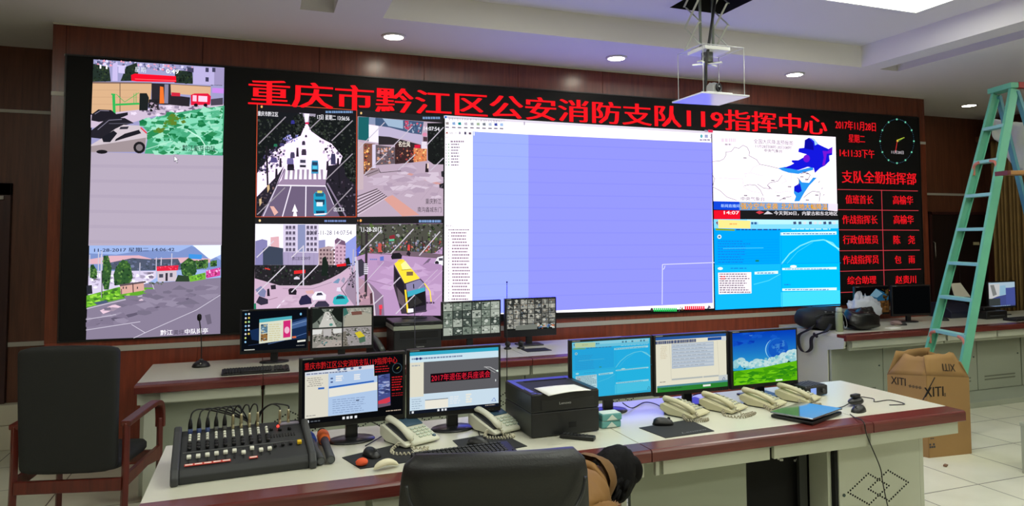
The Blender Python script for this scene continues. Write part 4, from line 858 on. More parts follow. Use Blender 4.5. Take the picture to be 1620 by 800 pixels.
# side desk at the right
GR_ = 'modules of the right console desk'
labs = ['left end module of the right console desk under the backpack', 'second module of the right console desk behind the ladder', 'right module of the right console desk at the picture edge']
for k, ((xa, xb), lb) in enumerate(zip([(6.69, 8.06), (8.062, 9.42), (9.422, 10.75)], labs)):
    st = [(6.80, 8.045)] if k == 0 else ([(8.075, 8.79), (8.81, 9.41)] if k == 1 else [(xa+.012, xb-.012)])
    t = console(lb, xa, xb, -.97, .0-.015, st, GR_)
    part(t, 'carcass', M_body, xa+.012, xb-.012, -.72, -.03, .0, .745)
    part(t, 'drawer_rail', M_body, xa+.11 if k == 0 else xa+.01, xb-.01, -.90, -.87, .62, .748)
    part(t, 'plinth', M_panel2, xa+.005, xb-.005, -1.14, -.72, 0, .055)
    ds = [(xa+.02, 7.375), (7.385, 8.045)] if k == 0 else ([(8.07, 8.72), (8.73, 9.41)] if k == 1 else [(9.43, 10.08), (10.09, 10.74)])
    for a, c in ds:
        d = part(t, 'door', M_panel2, a, c, -.75, -.725, .06, .635, .003)
        b = MB(); o = t.location
        for z in (.20, .165): b.box(a+.1-o.x, c-.1-o.x, -.7512-o.y, -.749-o.y, z-.008, z+.008)
        b.build('vent', mat('vent_shadow', (110, 114, 98), .7), d)
        MB().cyl((c-.05-o.x, -.75-o.y, .42), (c-.05-o.x, -.756-o.y, .42), .008).build('lock', mat('lock_steel', (70, 84, 84), .35, .8), d)
    if k == 0:
        o = t.location
        MB().prism([(-.72-o.y, .0), (-.72-o.y, .61), (-.93-o.y, .65), (-.95-o.y, .75), (-.015-o.y, .75), (-.015-o.y, 0)], 6.692-o.x, 6.712-o.x, 'x').build('side_panel', M_body, t)

# ================================================================== MONITORS
M_bez = mat('monitor_black', (16, 17, 18), .35)
M_bezl = mat('monitor_edge', (26, 28, 30), .3)
M_logo = mat('logo_grey', (150, 155, 158), .4)
M_cable = mat('cable_black', (14, 14, 14), .5)
def monitor(label, xc, y, yaw, wd, zb, zt, draw, group, base='oval', chin=.024, top=.013, side=.013, logo=None, name='monitor', dx=0, bright=1.0, seed=1):
    t = thing(name, label, 'monitor', (xc, y+.05, HD), math.radians(yaw), group)
    zb -= HD; zt -= HD
    MB().box(-wd/2, wd/2, -.05, -.018, zb, zt).build('bezel', M_bez, t, bevel=.004)
    b = MB(); b.box(-wd*.36, wd*.36, -.018, .012, zb+.05, zt-.06); b.build('rear_shell', M_bezl, t, bevel=.01)
    x0, x1, z0, z1 = -wd/2+side, wd/2-side, zb+chin, zt-top
    p = Pic(lambda s, v: (x0+(x1-x0)*s/1000, z1-(z1-z0)*v/1000), MON*bright, seed)
    p.clip = 1000; draw(p)
    p.build('screen', t, -.0503, 'AUTO' if len(p.f) < 400 else 'NONE')
    MB().box(dx-.028, dx+.028, -.006, .022, .006, zb+.12).build('stand_neck', M_bez, t, bevel=.004)
    if base == 'oval': MB().lathe([(.108, 0), (.110, .004), (.104, .010), (.03, .016)], (dx, 0, 0), n=40, sy=.74).build('stand_base', M_bezl, t)
    else: MB().box(dx-.11, dx+.11, -.085, .085, 0, .012).build('stand_base', M_bezl, t, bevel=.005)
    b = MB(); b.box(-wd/2+.014, -wd/2+.06, -.0512, -.0498, zt-.0085, zt-.0045)
    b.build('logo', M_logo, t)
    b = MB()
    for k in range(4): b.box(wd/2-.10+k*.018, wd/2-.094+k*.018, -.0508, -.0495, zb+.008, zb+.011)
    b.build('button_row', mat('button_dim', (52, 56, 58), .4), t)
    return t

def scr_desktop(p):
    p.rect(0, 0, 1000, 1000, (10, 14, 22))
    p.poly([(120, 480), (1000, 200), (1000, 760), (380, 800), (150, 720)], (24, 46, 84)); p.poly([(560, 430), (1000, 240), (1000, 420), (700, 520)], (70, 100, 150)); p.line([(400, 850), (640, 780), (1000, 620)], 14, (90, 120, 170)); p.line([(100, 860), (300, 830), (520, 800)], 12, (40, 56, 90)); p.line([(720, 420), (1000, 300)], 10, (150, 180, 220)); p.poly([(770, 690), (830, 680), (840, 730), (780, 740)], (220, 110, 70))
    for i in range(8): p.disc(56, 70+i*100, 15, 26, [(120, 190, 230), (220, 220, 230), (200, 210, 120), (150, 200, 240)][i % 4])
    for i in range(6): p.disc(104, 66+i*100, 15, 26, [(230, 230, 230), (220, 200, 90), (160, 220, 160), (200, 220, 250)][i % 4])
    p.poly([(262, 215), (765, 160), (765, 760), (262, 830)], (226, 228, 206)); p.poly([(262, 215), (765, 160), (765, 240), (262, 300)], (80, 176, 190)); p.poly([(285, 350), (390, 335), (390, 560), (285, 575)], (96, 130, 150)); p.poly([(285, 590), (390, 578), (390, 760), (285, 775)], (150, 110, 60)); p.speck([(285, 350), (390, 340), (390, 760), (285, 775)], 30, 26, [(40, 60, 90), (200, 190, 150), (60, 50, 40), (160, 190, 210)])
    p.poly([(632, 280), (745, 265), (745, 700), (632, 715)], (214, 44, 120)); p.disc(690, 520, 40, 90, (246, 190, 214)); p.rows(410, 330, 610, 780, 8, (214, 206, 160), .4, dash=50)
    p.poly([(855, 800), (985, 785), (985, 830), (855, 845)], (236, 236, 226)); p.rows(840, 915, 985, 940, 1, (150, 150, 150), .6, dash=20); p.rows(40, 955, 240, 985, 1, (210, 210, 200), .8, dash=18); p.disc(905, 120, 16, 34, (130, 200, 240))
def scr_quad(p):
    p.rect(0, 0, 1000, 1000, (18, 20, 20))
    for ox, oy, base, cols in ((8, 10, (120, 128, 118), [(40, 46, 40), (206, 206, 196), (90, 100, 90), (24, 28, 26)]), (510, 10, (150, 152, 140), [(170, 168, 152), (120, 110, 100), (186, 184, 172)]), (8, 515, (150, 146, 138), [(90, 86, 84), (200, 198, 190), (60, 58, 58), (170, 164, 156)]), (510, 515, (156, 150, 150), [(70, 76, 60), (180, 176, 174), (120, 116, 112)])):
        p.rect(ox, oy, ox+482, oy+478, base); p.speck([(ox+20, oy+20), (ox+460, oy+20), (ox+460, oy+200), (ox+20, oy+220)], 90, 26, cols); p.speck([(ox+20, oy+200), (ox+460, oy+200), (ox+460, oy+460), (ox+20, oy+460)], 30, 22, cols)
    p.poly([(210, 90), (280, 90), (400, 480), (110, 480)], (206, 204, 196)); p.speck([(180, 120), (300, 120), (360, 300), (130, 300)], 22, 18, [(60, 60, 60), (240, 240, 236), (90, 90, 88)]); p.poly([(8, 10), (150, 10), (200, 110), (60, 330), (8, 380)], (30, 36, 32)); p.poly([(350, 10), (490, 10), (490, 380), (420, 330), (310, 110)], (26, 32, 28)); p.disc(310, 420, 30, 36, (90, 150, 140))
    p.poly([(510, 10), (560, 10), (600, 150), (515, 220)], (60, 110, 100)); p.poly([(560, 200), (850, 130), (992, 200), (992, 488), (520, 488)], (170, 166, 150)); p.poly([(640, 110), (820, 100), (830, 190), (660, 200)], (120, 80, 70))
    p.poly([(180, 530), (320, 530), (310, 720), (190, 720)], (190, 186, 184)); p.poly([(8, 530), (170, 530), (150, 640), (8, 660)], (226, 226, 222)); p.poly([(340, 530), (490, 530), (490, 640), (350, 650)], (220, 220, 216)); p.speck([(20, 700), (480, 700), (480, 820), (20, 830)], 40, 26, [(40, 40, 40), (70, 80, 66), (120, 116, 110)]); p.poly([(60, 990), (240, 800), (490, 840), (490, 992), (60, 992)], (176, 166, 158)); p.speck([(150, 840), (480, 850), (480, 960), (150, 960)], 12, 26, [(40, 40, 44), (90, 140, 140), (60, 56, 60)])
    p.poly([(705, 660), (800, 620), (880, 760), (770, 800)], (214, 196, 50)); p.poly([(770, 800), (880, 760), (890, 900), (790, 930)], (80, 110, 90)); p.poly([(510, 620), (560, 600), (600, 990), (510, 990)], (120, 114, 104)); p.speck([(515, 620), (600, 640), (640, 980), (515, 980)], 20, 24, [(70, 66, 60), (190, 186, 180)])
def scr_grid(dark):
    def f(p):
        p.rect(0, 0, 1000, 1000, (20, 22, 22)); r = p.rnd; n = 6 if not dark else 7; m = 4 if not dark else 6
        pal = [(120, 132, 120), (170, 178, 166), (70, 80, 74), (200, 206, 196), (44, 52, 48), (96, 106, 100)] if not dark else [(110, 110, 104), (160, 160, 150), (60, 62, 60), (190, 188, 176), (40, 44, 46), (90, 104, 120), (130, 110, 90)]
        hh = 1000 if not dark else 960
        for i in range(n):
            for j in range(m):
                u0, v0 = i*1000/n, j*hh/m; u1, v1 = u0+1000/n-7, v0+hh/m-9
                p.rect(u0+4, v0+5, u1, v1, r.choice(pal[:3]))
                c = [(u0+10, v0+10), (u1-8, v0+10), (u1-8, v1-8), (u0+10, v1-8)]
                p.speck(c, 12, 30, pal); p.disc((u0+u1)/2+r.uniform(-20, 20), (v0+v1)/2+r.uniform(-30, 40), r.uniform(16, 34), r.uniform(30, 60), r.choice(pal[1:4]))
        if dark: p.poly([(180, 850), (620, 830), (620, 1000), (180, 1000)], (120, 124, 116)); p.speck([(640, 860), (980, 850), (980, 990), (640, 990)], 26, 40, [(200, 110, 70), (220, 220, 214), (60, 110, 80), (90, 120, 170)])
    return f
def scr_editor(p):
    p.rect(0, 0, 1000, 1000, (10, 11, 14))
    p.text('重庆市黔江区公安消防支队119指挥中心', 20, 35, 940, 150, (206, 30, 34), bold=.01)
    p.poly([(25, 185), (700, 145), (705, 330), (735, 330), (740, 905), (28, 915)], (226, 222, 206)); p.poly([(250, 200), (700, 165), (700, 330), (735, 335), (740, 905), (250, 910)], (178, 204, 238)); p.poly([(25, 185), (700, 145), (700, 205), (26, 250)], (214, 220, 230)); p.rows(40, 200, 440, 235, 1, (110, 120, 150), .5, dash=30)
    for x in (350, 410, 480, 560): p.disc(x, 178, 16, 20, (90, 110, 150))
    p.poly([(255, 440), (700, 400), (702, 425), (255, 470)], (44, 100, 190)); p.poly([(255, 475), (735, 430), (735, 560), (255, 610)], (236, 234, 222))
    for x in (320, 500): p.rows(x, 270, x+80, 370, 3, (236, 238, 240), .7, dash=90)
    p.rows(270, 285, 300, 400, 2, (70, 90, 140), .4, dash=20); p.rows(40, 270, 200, 420, 5, (130, 124, 120), .3, ind=40, dash=26); p.rect(150, 440, 210, 470, (60, 110, 190)); p.rows(290, 640, 640, 880, 7, (120, 140, 180), .22, dash=40); p.rect(520, 690, 550, 705, (40, 50, 80)); p.rows(40, 860, 140, 880, 1, (130, 130, 130), .5, dash=30)
    p.poly([(740, 320), (860, 305), (870, 830), (742, 850)], (70, 80, 140)); p.speck([(745, 330), (858, 320), (862, 640), (745, 660)], 40, 26, [(110, 130, 190), (50, 60, 110), (160, 170, 210)], asp=2); p.poly([(742, 740), (862, 690), (866, 770), (744, 830)], (214, 60, 80)); p.poly([(744, 790), (868, 790), (870, 830), (744, 850)], (110, 90, 110))
    p.rows(710, 160, 870, 280, 3, (190, 30, 34), .35, dash=26)
    for k in range(24): a = 2*PI*k/24; p.disc(935+48*math.cos(a), 225+80*math.sin(a), 4, 6, (70, 100, 110))
    p.line([(930, 240), (955, 205)], 10, (150, 140, 60)); p.rows(880, 350, 995, 600, 6, (200, 28, 34), .4, dash=26); p.rows(880, 620, 995, 690, 2, (150, 24, 30), .4, dash=26)
    for x in (40, 385, 425, 460, 505): p.rect(x, 935, x+24, 975, (230, 232, 236))
    p.rows(80, 945, 180, 970, 1, (90, 96, 104), .7, dash=30); p.rows(820, 900, 985, 930, 1, (190, 170, 150), .5, dash=22)
def scr_banner(p):
    p.rect(0, 0, 1000, 1000, (206, 226, 240)); p.rect(0, 0, 1000, 60, (50, 170, 200)); p.rect(0, 60, 1000, 170, (206, 232, 244)); p.rows(20, 85, 720, 135, 1, (120, 140, 170), .5, dash=24)
    p.disc(75, 110, 12, 22, (40, 50, 110)); p.disc(115, 110, 12, 22, (40, 50, 110)); p.rect(0, 170, 150, 730, (228, 224, 204)); p.rect(150, 170, 1000, 690, (96, 96, 100)); p.rows(20, 200, 110, 240, 1, (170, 180, 190), .5, dash=30)
    p.rect(225, 370, 905, 515, (24, 8, 14)); p.text('2017年退伍老兵座谈会', 235, 385, 900, 500, (236, 34, 60), bold=.0)
    p.line([(830, 320), (900, 330), (1000, 420)], 9, (206, 206, 206)); p.line([(850, 330), (960, 430)], 7, (180, 180, 180)); p.disc(985, 400, 12, 16, (220, 240, 230)); p.disc(965, 560, 5, 22, (226, 230, 230))
    p.rect(165, 800, 420, 940, (240, 236, 222)); p.rect(165, 790, 420, 800, (80, 96, 120)); p.rows(440, 760, 560, 900, 4, (226, 234, 240), .7, dash=40); p.rows(620, 740, 690, 900, 4, (236, 236, 226), .7, dash=60); p.rows(20, 750, 130, 930, 5, (150, 170, 190), .3, dash=26); p.rect(0, 945, 1000, 1000, (20, 26, 40))
    for x in (20, 300, 345, 380): p.rect(x, 955, x+22, 990, (226, 230, 236))
    p.rows(840, 950, 985, 985, 1, (170, 160, 150), .4, dash=24)
    p.line([(915, 900), (945, 850), (965, 910), (915, 900)], 6, (90, 120, 200))
def scr_duty(p):
    p.mix = ((90, 190, 200), .42); p.rect(0, 0, 1000, 1000, (20, 160, 220)); m = p.mp
    p.clip = None; p.mp = lambda u, v: m(min(1000, max(0, (u-45)/970*1000)), min(1000, max(0, (v-80)/690*1000))); duty(p); p.mp = m; p.clip = 1000
    p.line([(930, 930), (950, 880), (970, 925), (930, 930)], 5, (20, 60, 110))
def scr_sheet(p):
    p.rect(0, 0, 1000, 1000, (232, 228, 206)); p.rect(0, 0, 1000, 55, (40, 90, 160)); p.rows(0, 65, 720, 130, 1, (40, 60, 110), .9, dash=18); p.rect(730, 60, 930, 115, (30, 80, 160)); p.rect(930, 50, 1000, 130, (210, 216, 220))
    p.rect(215, 135, 815, 590, (176, 190, 206))
    for k in range(7): p.rect(222, 150+k*62, 808, 190+k*62, (196, 206, 216)); p.rows(230, 165+k*62, 800, 185+k*62, 1, (120, 130, 144), .35, dash=60)
    p.rows(50, 160, 150, 400, 8, (206, 190, 160), .3, ind=20, dash=26); p.line([(180, 130), (200, 800)], 3, (190, 186, 170)); p.line([(860, 130), (880, 800)], 3, (190, 186, 170)); p.rect(205, 770, 640, 800, (180, 186, 184)); p.rect(650, 770, 870, 800, (180, 186, 184)); p.rows(40, 800, 130, 830, 1, (120, 116, 110), .4, dash=22)
    p.rect(870, 780, 1000, 900, (200, 206, 206)); p.rect(0, 880, 1000, 915, (80, 140, 150)); p.rect(0, 915, 1000, 1000, (44, 130, 50)); p.rows(60, 925, 400, 960, 1, (30, 90, 50), .5, dash=22); p.rect(640, 930, 750, 965, (240, 244, 236)); p.line([(920, 870), (945, 820), (965, 865), (920, 870)], 6, (60, 90, 150))
def scr_meadow(p):
    n = 24
    for k in range(n):
        t = k/(n-1); c = tuple(int(a+(b-a)*t) for a, b in zip((6, 66, 190), (50, 170, 214))); p.rect(0, k*720/n, 1000, (k+1)*720/n+1, c)
    p.speck([(0, 0), (700, 0), (700, 200), (0, 250)], 30, 50, [(14, 76, 196), (10, 60, 180), (20, 90, 205)], asp=2)
    p.disc(690, 360, 175, 220, (34, 116, 208)); p.disc(710, 350, 160, 200, (20, 90, 196)); p.speck([(600, 200), (800, 200), (820, 420), (640, 460)], 30, 40, [(34, 110, 206), (16, 76, 186), (60, 130, 210)])
    for k in range(14):
        a = 2.3+k*.13; p.line([(686+178*math.cos(a), 360+222*math.sin(a)), (686+178*math.cos(a+.13), 360+222*math.sin(a+.13))], 5+9*math.sin(PI*k/13), (150, 214, 244))
    r = p.rnd
    for cx, cy, q in ((60, 570, 70), (120, 540, 70), (30, 620, 60), (180, 610, 70), (240, 640, 60), (300, 620, 70), (360, 580, 66), (420, 600, 70), (480, 620, 70), (540, 640, 70), (600, 570, 66), (660, 580, 80), (720, 560, 80), (790, 500, 70), (850, 520, 70), (900, 460, 70), (960, 450, 70), (980, 540, 80), (900, 580, 90), (780, 620, 90), (660, 660, 80), (400, 680, 80)):
        p.disc(cx, cy, q, q*.95, r.choice([(150, 206, 214), (176, 216, 220), (196, 226, 226)]))
    p.speck([(20, 520), (400, 560), (980, 430), (980, 680), (20, 700)], 90, 36, [(120, 190, 206), (200, 230, 230), (166, 212, 216)])
    p.poly([(0, 730), (200, 715), (500, 690), (750, 650), (1000, 620), (1000, 1000), (0, 1000)], (96, 186, 16)); p.speck([(10, 780), (1000, 700), (1000, 980), (10, 990)], 70, 50, [(70, 160, 14), (116, 206, 24), (50, 140, 20)], asp=3)
    p.poly([(150, 700), (170, 670), (190, 702)], (20, 70, 60)); p.poly([(840, 640), (865, 600), (900, 635)], (20, 70, 60)); p.disc(275, 55, 24, 12, (90, 150, 220)); p.disc(275, 48, 20, 9, (8, 70, 190)); p.rect(650, 955, 760, 985, (240, 246, 236)); p.line([(920, 920), (945, 850), (965, 910), (920, 920)], 8, (30, 110, 30))
def scr_dim(p):
    p.rect(0, 0, 1000, 1000, (8, 9, 11)); p.poly([(0, 260), (420, 330), (620, 60), (1000, 300), (1000, 560), (0, 560)], (40, 96, 130)); p.poly([(420, 330), (620, 60), (820, 260), (640, 420)], (130, 176, 200)); p.poly([(0, 560), (1000, 540), (1000, 1000), (0, 1000)], (96, 66, 34)); p.speck([(800, 80), (1000, 100), (1000, 560), (850, 500)], 26, 60, [(60, 44, 24), (90, 70, 30), (30, 26, 18)]); p.speck([(20, 560), (980, 560), (980, 980), (20, 980)], 30, 70, [(70, 48, 26), (120, 84, 44)])
def scr_off(p): p.rect(0, 0, 1000, 1000, (5, 6, 7))
def scr_windows(p):
    p.rect(0, 0, 1000, 1000, (70, 80, 140)); p.poly([(0, 0), (1000, 0), (1000, 220), (700, 260), (660, 520), (0, 640)], (176, 200, 216)); p.poly([(0, 60), (420, 60), (380, 560), (0, 700)], (206, 206, 206)); p.poly([(60, 100), (200, 90), (300, 500), (150, 560)], (130, 132, 130)); p.poly([(430, 140), (640, 130), (650, 500), (420, 560)], (150, 190, 214)); p.rect(0, 660, 420, 960, (60, 66, 66)); p.rows(0, 960, 1000, 1000, 1, (150, 180, 200), .6, dash=60); p.rect(640, 240, 1000, 940, (74, 86, 156))
GM = 'monitors on the back console desk'; GN = 'monitors on the front console desk'; GQ = 'monitors on the right console desk'
monitor('back desk monitor showing a dark desktop and pale web page, behind the keyboard', 1.525, -.45, 0, .498, .86, 1.198, scr_desktop, GM, 'oval', seed=21)
monitor('monitor on the back desk split into four street camera views', 2.035, -.45, 0, .492, .853, 1.197, scr_quad, GM, 'box', seed=22)
monitor('back desk monitor with a grid of grey pictures, right of the scanner printer', 3.12, -.40, 4, .542, .875, 1.198, scr_grid(False), GM, 'box', chin=.035, seed=23)
monitor('rightmost monitor on the back desk, tiny camera pictures above a thick lower edge', 3.675, -.38, 0, .492, .862, 1.203, scr_grid(True), GM, 'box', chin=.062, seed=24)
monitor('monitor beside the mixer showing a red heading over a white editor window', 1.825, -2.9, 3, .492, .866, 1.19, scr_editor, GN, 'oval', seed=25)
monitor('front desk monitor with a red banner on grey, left of the black printer', 2.322, -2.88, 0, .479, .860, 1.193, scr_banner, GN, 'oval', seed=26)
monitor('monitor on the front desk with a bright blue duty screen, right of the black printer', 3.21, -2.85, 0, .502, .853, 1.187, scr_duty, GN, 'oval', seed=27)
monitor('monitor on the front desk showing a cream table with grey rows', 3.718, -2.85, 0, .495, .846, 1.186, scr_sheet, GN, 'box', seed=28)
monitor('monitor on the front desk showing a green meadow and blue planet, rightmost on that desk', 4.22, -2.86, 0, .485, .847, 1.184, scr_meadow, GN, 'box', seed=29)
monitor('dim monitor half hidden behind the white plastic bag on the right desk', at_y(1381, 500, -.24).x, -.24, 0, .50, .86, 1.18, scr_dim, GQ, 'oval', bright=.55, seed=30)
monitor('switched off black monitor on the right desk beside the plastic bag', 8.18, -.42, -6, .52, .853, 1.19, scr_off, GQ, 'oval', seed=31)
monitor('monitor showing white and blue windows behind the ladder on the right desk', at_y(1586, 488, -.30).x, -.30, 3, .51, .862, 1.185, scr_windows, GQ, 'box', bright=.9, seed=32)

# ================================================================== THINGS ON THE DESKS
M_phw = mat('phone_offwhite', (206, 206, 186), .45)
M_phc = mat('phone_cream', (192, 186, 152), .45)
M_grey = mat('dark_grey_plastic', (58, 60, 62), .5)
M_lcd = mat('lcd_blue_grey', (66, 92, 112), .2)
M_lcd2 = mat('lcd_green_grey', (96, 104, 92), .25)
M_key = mat('key_grey', (170, 172, 158), .5)
def cordmesh(pts, r, m, name, parent=None): return MB().tube(spline(pts, 8), r, 7).build(name, m, parent)
def coil(pts, R, r, turns, m, name, parent):
    P = spline(pts, 10); L = [0]
    for a, c in zip(P, P[1:]): L.append(L[-1]+(c-a).length)
    n = turns*9; out = []
    for i in range(n+1):
        s = L[-1]*i/n; k = 0
        while k < len(L)-2 and L[k+1] < s: k += 1
        t = (s-L[k])/max(1e-9, L[k+1]-L[k]); c = P[k].lerp(P[k+1], t); d = (P[k+1]-P[k]).normalized()
        a = d.cross(Vector((0, 0, 1)));
        if a.length < .05: a = d.cross(Vector((1, 0, 0)))
        a.normalize(); b = d.cross(a); th = 2*PI*turns*i/n
        out.append(c+a*R*math.cos(th)+b*R*math.sin(th))
    return MB().tube(out, r, 5).build(name, m, parent)
def phone(label, u, v, yaw, kind, cord, group):
    p = at_z(u, v, HD)
    t = thing('desk_phone', label, 'telephone', (p.x, p.y, HD), math.radians(yaw), group)
    m = M_phw if kind == 'lcd' else M_phc
    zb, zf = (.085, .022) if kind == 'lcd' else (.066, .020)
    wx, dy = (.098, .105) if kind == 'lcd' else (.09, .10)
    zz = lambda y: zf+(zb-zf)*(y+dy)/(2*dy)
    sl = math.atan2(zb-zf, 2*dy)
    MB().prism([(-dy, .006), (-dy-.006, zf*.7), (-dy, zf), (dy-.02, zz(dy-.02)), (dy, zb-.01), (dy, .03), (dy-.05, .006)], -wx, wx, 'x').build('base', m, t, bevel=.006, seg=3)
    MB().box(-wx+.012, wx-.012, -dy+.03, dy-.02, .0, .012).build('foot', M_grey, t)
    MB().obox((-.058, 0, zz(0)-.002), (.054, .17, .014), (sl, 0, 0)).build('cradle', M_grey if kind == 'lcd' else m, t, bevel=.006)
    # handset: arched bar with two cups, resting lengthways in the cradle
    rings = []; h = .5*(.205 if kind == 'lcd' else .20)
    for i in range(17):
        s = -1+2*i/16; y = s*h; arch = .016+.016*(1-s*s); thick = .013+.010*abs(s)**3; wdt = .019+.006*abs(s)**4
        e = math.sqrt(max(.02, 1-abs(s)**10)); rings.append([(-.058+wdt*e*math.cos(2*PI*k/12), y, zz(y)+arch+thick*e*math.sin(2*PI*k/12)*(.9 if math.sin(2*PI*k/12) > 0 else 1.0)) for k in range(12)])
    MB().loft(rings).build('handset', m, t)
    b = MB()
    if kind == 'lcd':
        MB().obox((.042, .055, zz(.055)+.002), (.098, .07, .008), (sl, 0, 0)).build('display', M_lcd, t, bevel=.002)
        rows_, y0, dyk, x0 = 4, -.005, .023, .004
    else:
        MB().obox((.045, .068, zz(.068)+.001), (.05, .026, .006), (sl, 0, 0)).build('display', M_lcd2, t, bevel=.002)
        rows_, y0, dyk, x0 = 5, .04, .024, .0
    for i in range(rows_):
        for j in range(4): b.obox((x0+.006+j*.023, y0-i*dyk, zz(y0-i*dyk)+.0025), (.016, .013, .006), (sl, 0, 0))
    b.build('keypad', M_key if kind != 'lcd' else mat('key_pale_green', (186, 196, 178), .5), t, bevel=.0015)
    if kind == 'lcd': MB().lathe([(.010, 0), (.009, .004)], (.078, -.086, zz(-.086)), n=16, rot=(sl, 0, 0)).build('call_button', M_lcd, t)
    s0 = (-.058, -h+.004, zz(-h)+.02)
    coil([s0]+cord, .0062, .0032, 24, mat('coil_cord_ivory', (190, 184, 160), .5) if kind == 'lcd' else mat('coil_cord_beige', (160, 152, 130), .5), 'coil_cord', t)
    return t
GPW = 'white desk phones with large displays'; GPC = 'row of cream desk phones'
phone('off-white phone with a large display left of the black mouse pad, behind the office chair', 648, 697, 24, 'lcd', [(-.07, -.13, .006), (-.02, -.165, .006), (-.09, -.20, .006), (-.17, -.15, .006), (-.16, -.09, .007), (-.10, -.06, .02)], GPW)
phone('off-white phone with a large display beside the left side of the black printer', 785, 679, 22, 'lcd', [(-.055, -.13, .008), (-.02, -.15, .007), (-.05, -.175, .007), (-.10, -.15, .007), (-.14, -.09, .007), (-.10, -.05, .02)], GPW)
phone('leftmost cream phone, its handset over the black mouse pad', 1083, 655, 26, 'std', [(-.06, -.135, .007), (-.03, -.155, .007), (-.07, -.16, .007), (-.13, -.10, .007), (-.10, -.05, .02)], GPC)
phone('second cream phone from the left with its coil cord lying on the desk in front', 1144, 647, 26, 'std', [(-.06, -.15, .007), (.01, -.17, .007), (-.01, -.185, .007), (-.12, -.17, .007), (-.14, -.09, .007), (-.10, -.05, .02)], GPC)
phone('third cream phone from the left, in front of the meadow monitor', 1207, 640, 26, 'std', [(-.05, -.14, .007), (.02, -.15, .007), (-.06, -.17, .007), (-.13, -.12, .007), (-.10, -.05, .02)], GPC)
phone('rightmost cream phone, next to the small black radio', 1262, 632, 26, 'std', [(-.055, -.13, .007), (-.05, -.15, .007), (-.10, -.13, .007), (-.13, -.08, .007), (-.10, -.05, .02)], GPC)

def mouse(label, p, yaw, group=None):
    t = thing('computer_mouse', label, 'mouse', p, math.radians(yaw), group)
    rings = []
    for i in range(13):
        s = -1+2*i/12; e = math.sqrt(max(.0, 1-abs(s)**2.6)); wv = .031*e+.001; hh = .034*e*(1+.18*s)+.002
        rings.append([(wv*math.cos(a), .055*s, max(0, hh*math.sin(a))) for a in [PI*k/8 for k in range(9)]]+[(-wv*.9, .055*s, .0005), (wv*.9, .055*s, .0005)])
    MB().loft(rings).build('shell', M_black, t)
    MB().cyl((-.004, -.03, .031), (.004, -.03, .031), .007, n=12).build('scroll_wheel', M_grey, t)
    return t
def mousepad(label, pts, group=None, text=None):
    q = [at_z(u, v, HD) for u, v in pts]; c = sum(q, Vector())/4
    t = thing('mouse_pad', label, 'mouse pad', (c.x, c.y, HD), 0, group)
    MB().prism([(a.x-c.x, a.y-c.y) for a in q], 0, .003, 'z').build('mat', mat('mouse_pad_cloth', (22, 24, 26), .75), t)
    return t, c, q
t, c, q = mousepad('black mouse pad left of the first off-white phone', [(541, 724), (640, 700), (668, 728), (570, 742)], 'black mouse pads')
t, c, q = mousepad('black mouse pad under the mouse and cord in front of the second off-white phone', [(716, 697), (790, 684), (834, 706), (742, 722)], 'black mouse pads')
tg = mat('print_grey', (120, 124, 126), .6)
t, c, q = mousepad('black mouse pad with white lettering in front of the cream phones', [(1011, 677), (1090, 664), (1130, 682), (1053, 693)], 'black mouse pads')
a0, a1 = at_z(1080, 686.5, HD)-c, at_z(1118, 680.5, HD)-c
text_part('Lenovo', 'print', tg, t, (a0.x, a0.y, .0034), (a1.x-a0.x, a1.y-a0.y, 0), (.006, .018, 0))
GMS = 'black computer mice on the front desk'
mouse('black mouse on the left mouse pad, half hidden by a coil cord', (at_z(588, 722, HD).x, at_z(588, 722, HD).y, HD+.003), 20, GMS)
mouse('black mouse in front of the off-white phone beside the printer', (at_z(757, 704, HD).x, at_z(757, 704, HD).y, HD+.003), 60, GMS)
mouse('black mouse under the handset of the leftmost cream phone', (at_z(1050, 671, HD).x-.01, at_z(1050, 671, HD).y-.01, HD+.003), 70, GMS)

def keyboard(label, p, yaw, wd=.455, dp=.15):
    t = thing('keyboard', label, 'keyboard', p, math.radians(yaw), 'black computer keyboards')
    MB().prism([(-dp/2, 0), (-dp/2, .014), (dp/2, .026), (dp/2, .0)], -wd/2, wd/2, 'x').build('case', M_black, t, bevel=.004)
    b = MB(); r = random.Random(3); zz = lambda y: .014+.012*(y+dp/2)/dp
    for i in range(6):
        y = -dp/2+.014+i*.0205+(.006 if i == 5 else 0); x = -wd/2+.012
        while x < wd/2-.022:
            k = .0165
            if i == 0 and -.10 < x < -.02: k = .105
            if abs(x-(.10)) > .008 and abs(x-.185) > .006: b.obox((x+k/2, y, zz(y)+.004), (k-.0015, .0165, .009), (.08, 0, 0))
            x += k+.0025
    b.build('keys', mat('key_black', (26, 27, 28), .55), t, bevel=.0012, seg=1)
    return t
q0, q1 = at_z(347, 590, HD), at_z(461, 583, HD)
keyboard('black keyboard on the back desk in front of the dark desktop monitor', ((q0.x+q1.x)/2, -.80, HD), 1)
q0, q1 = at_z(648, 728, HD), at_z(812, 706, HD)
keyboard('black keyboard on the front desk, its far edge just showing above the office chair', ((q0.x+q1.x)/2-.005, (q0.y+q1.y)/2-.055, HD), 3, .45)
q0 = at_z(1603, 507, HD)
keyboard('black keyboard on the right desk at the picture edge', (q0.x+.15, q0.y, HD), 3)

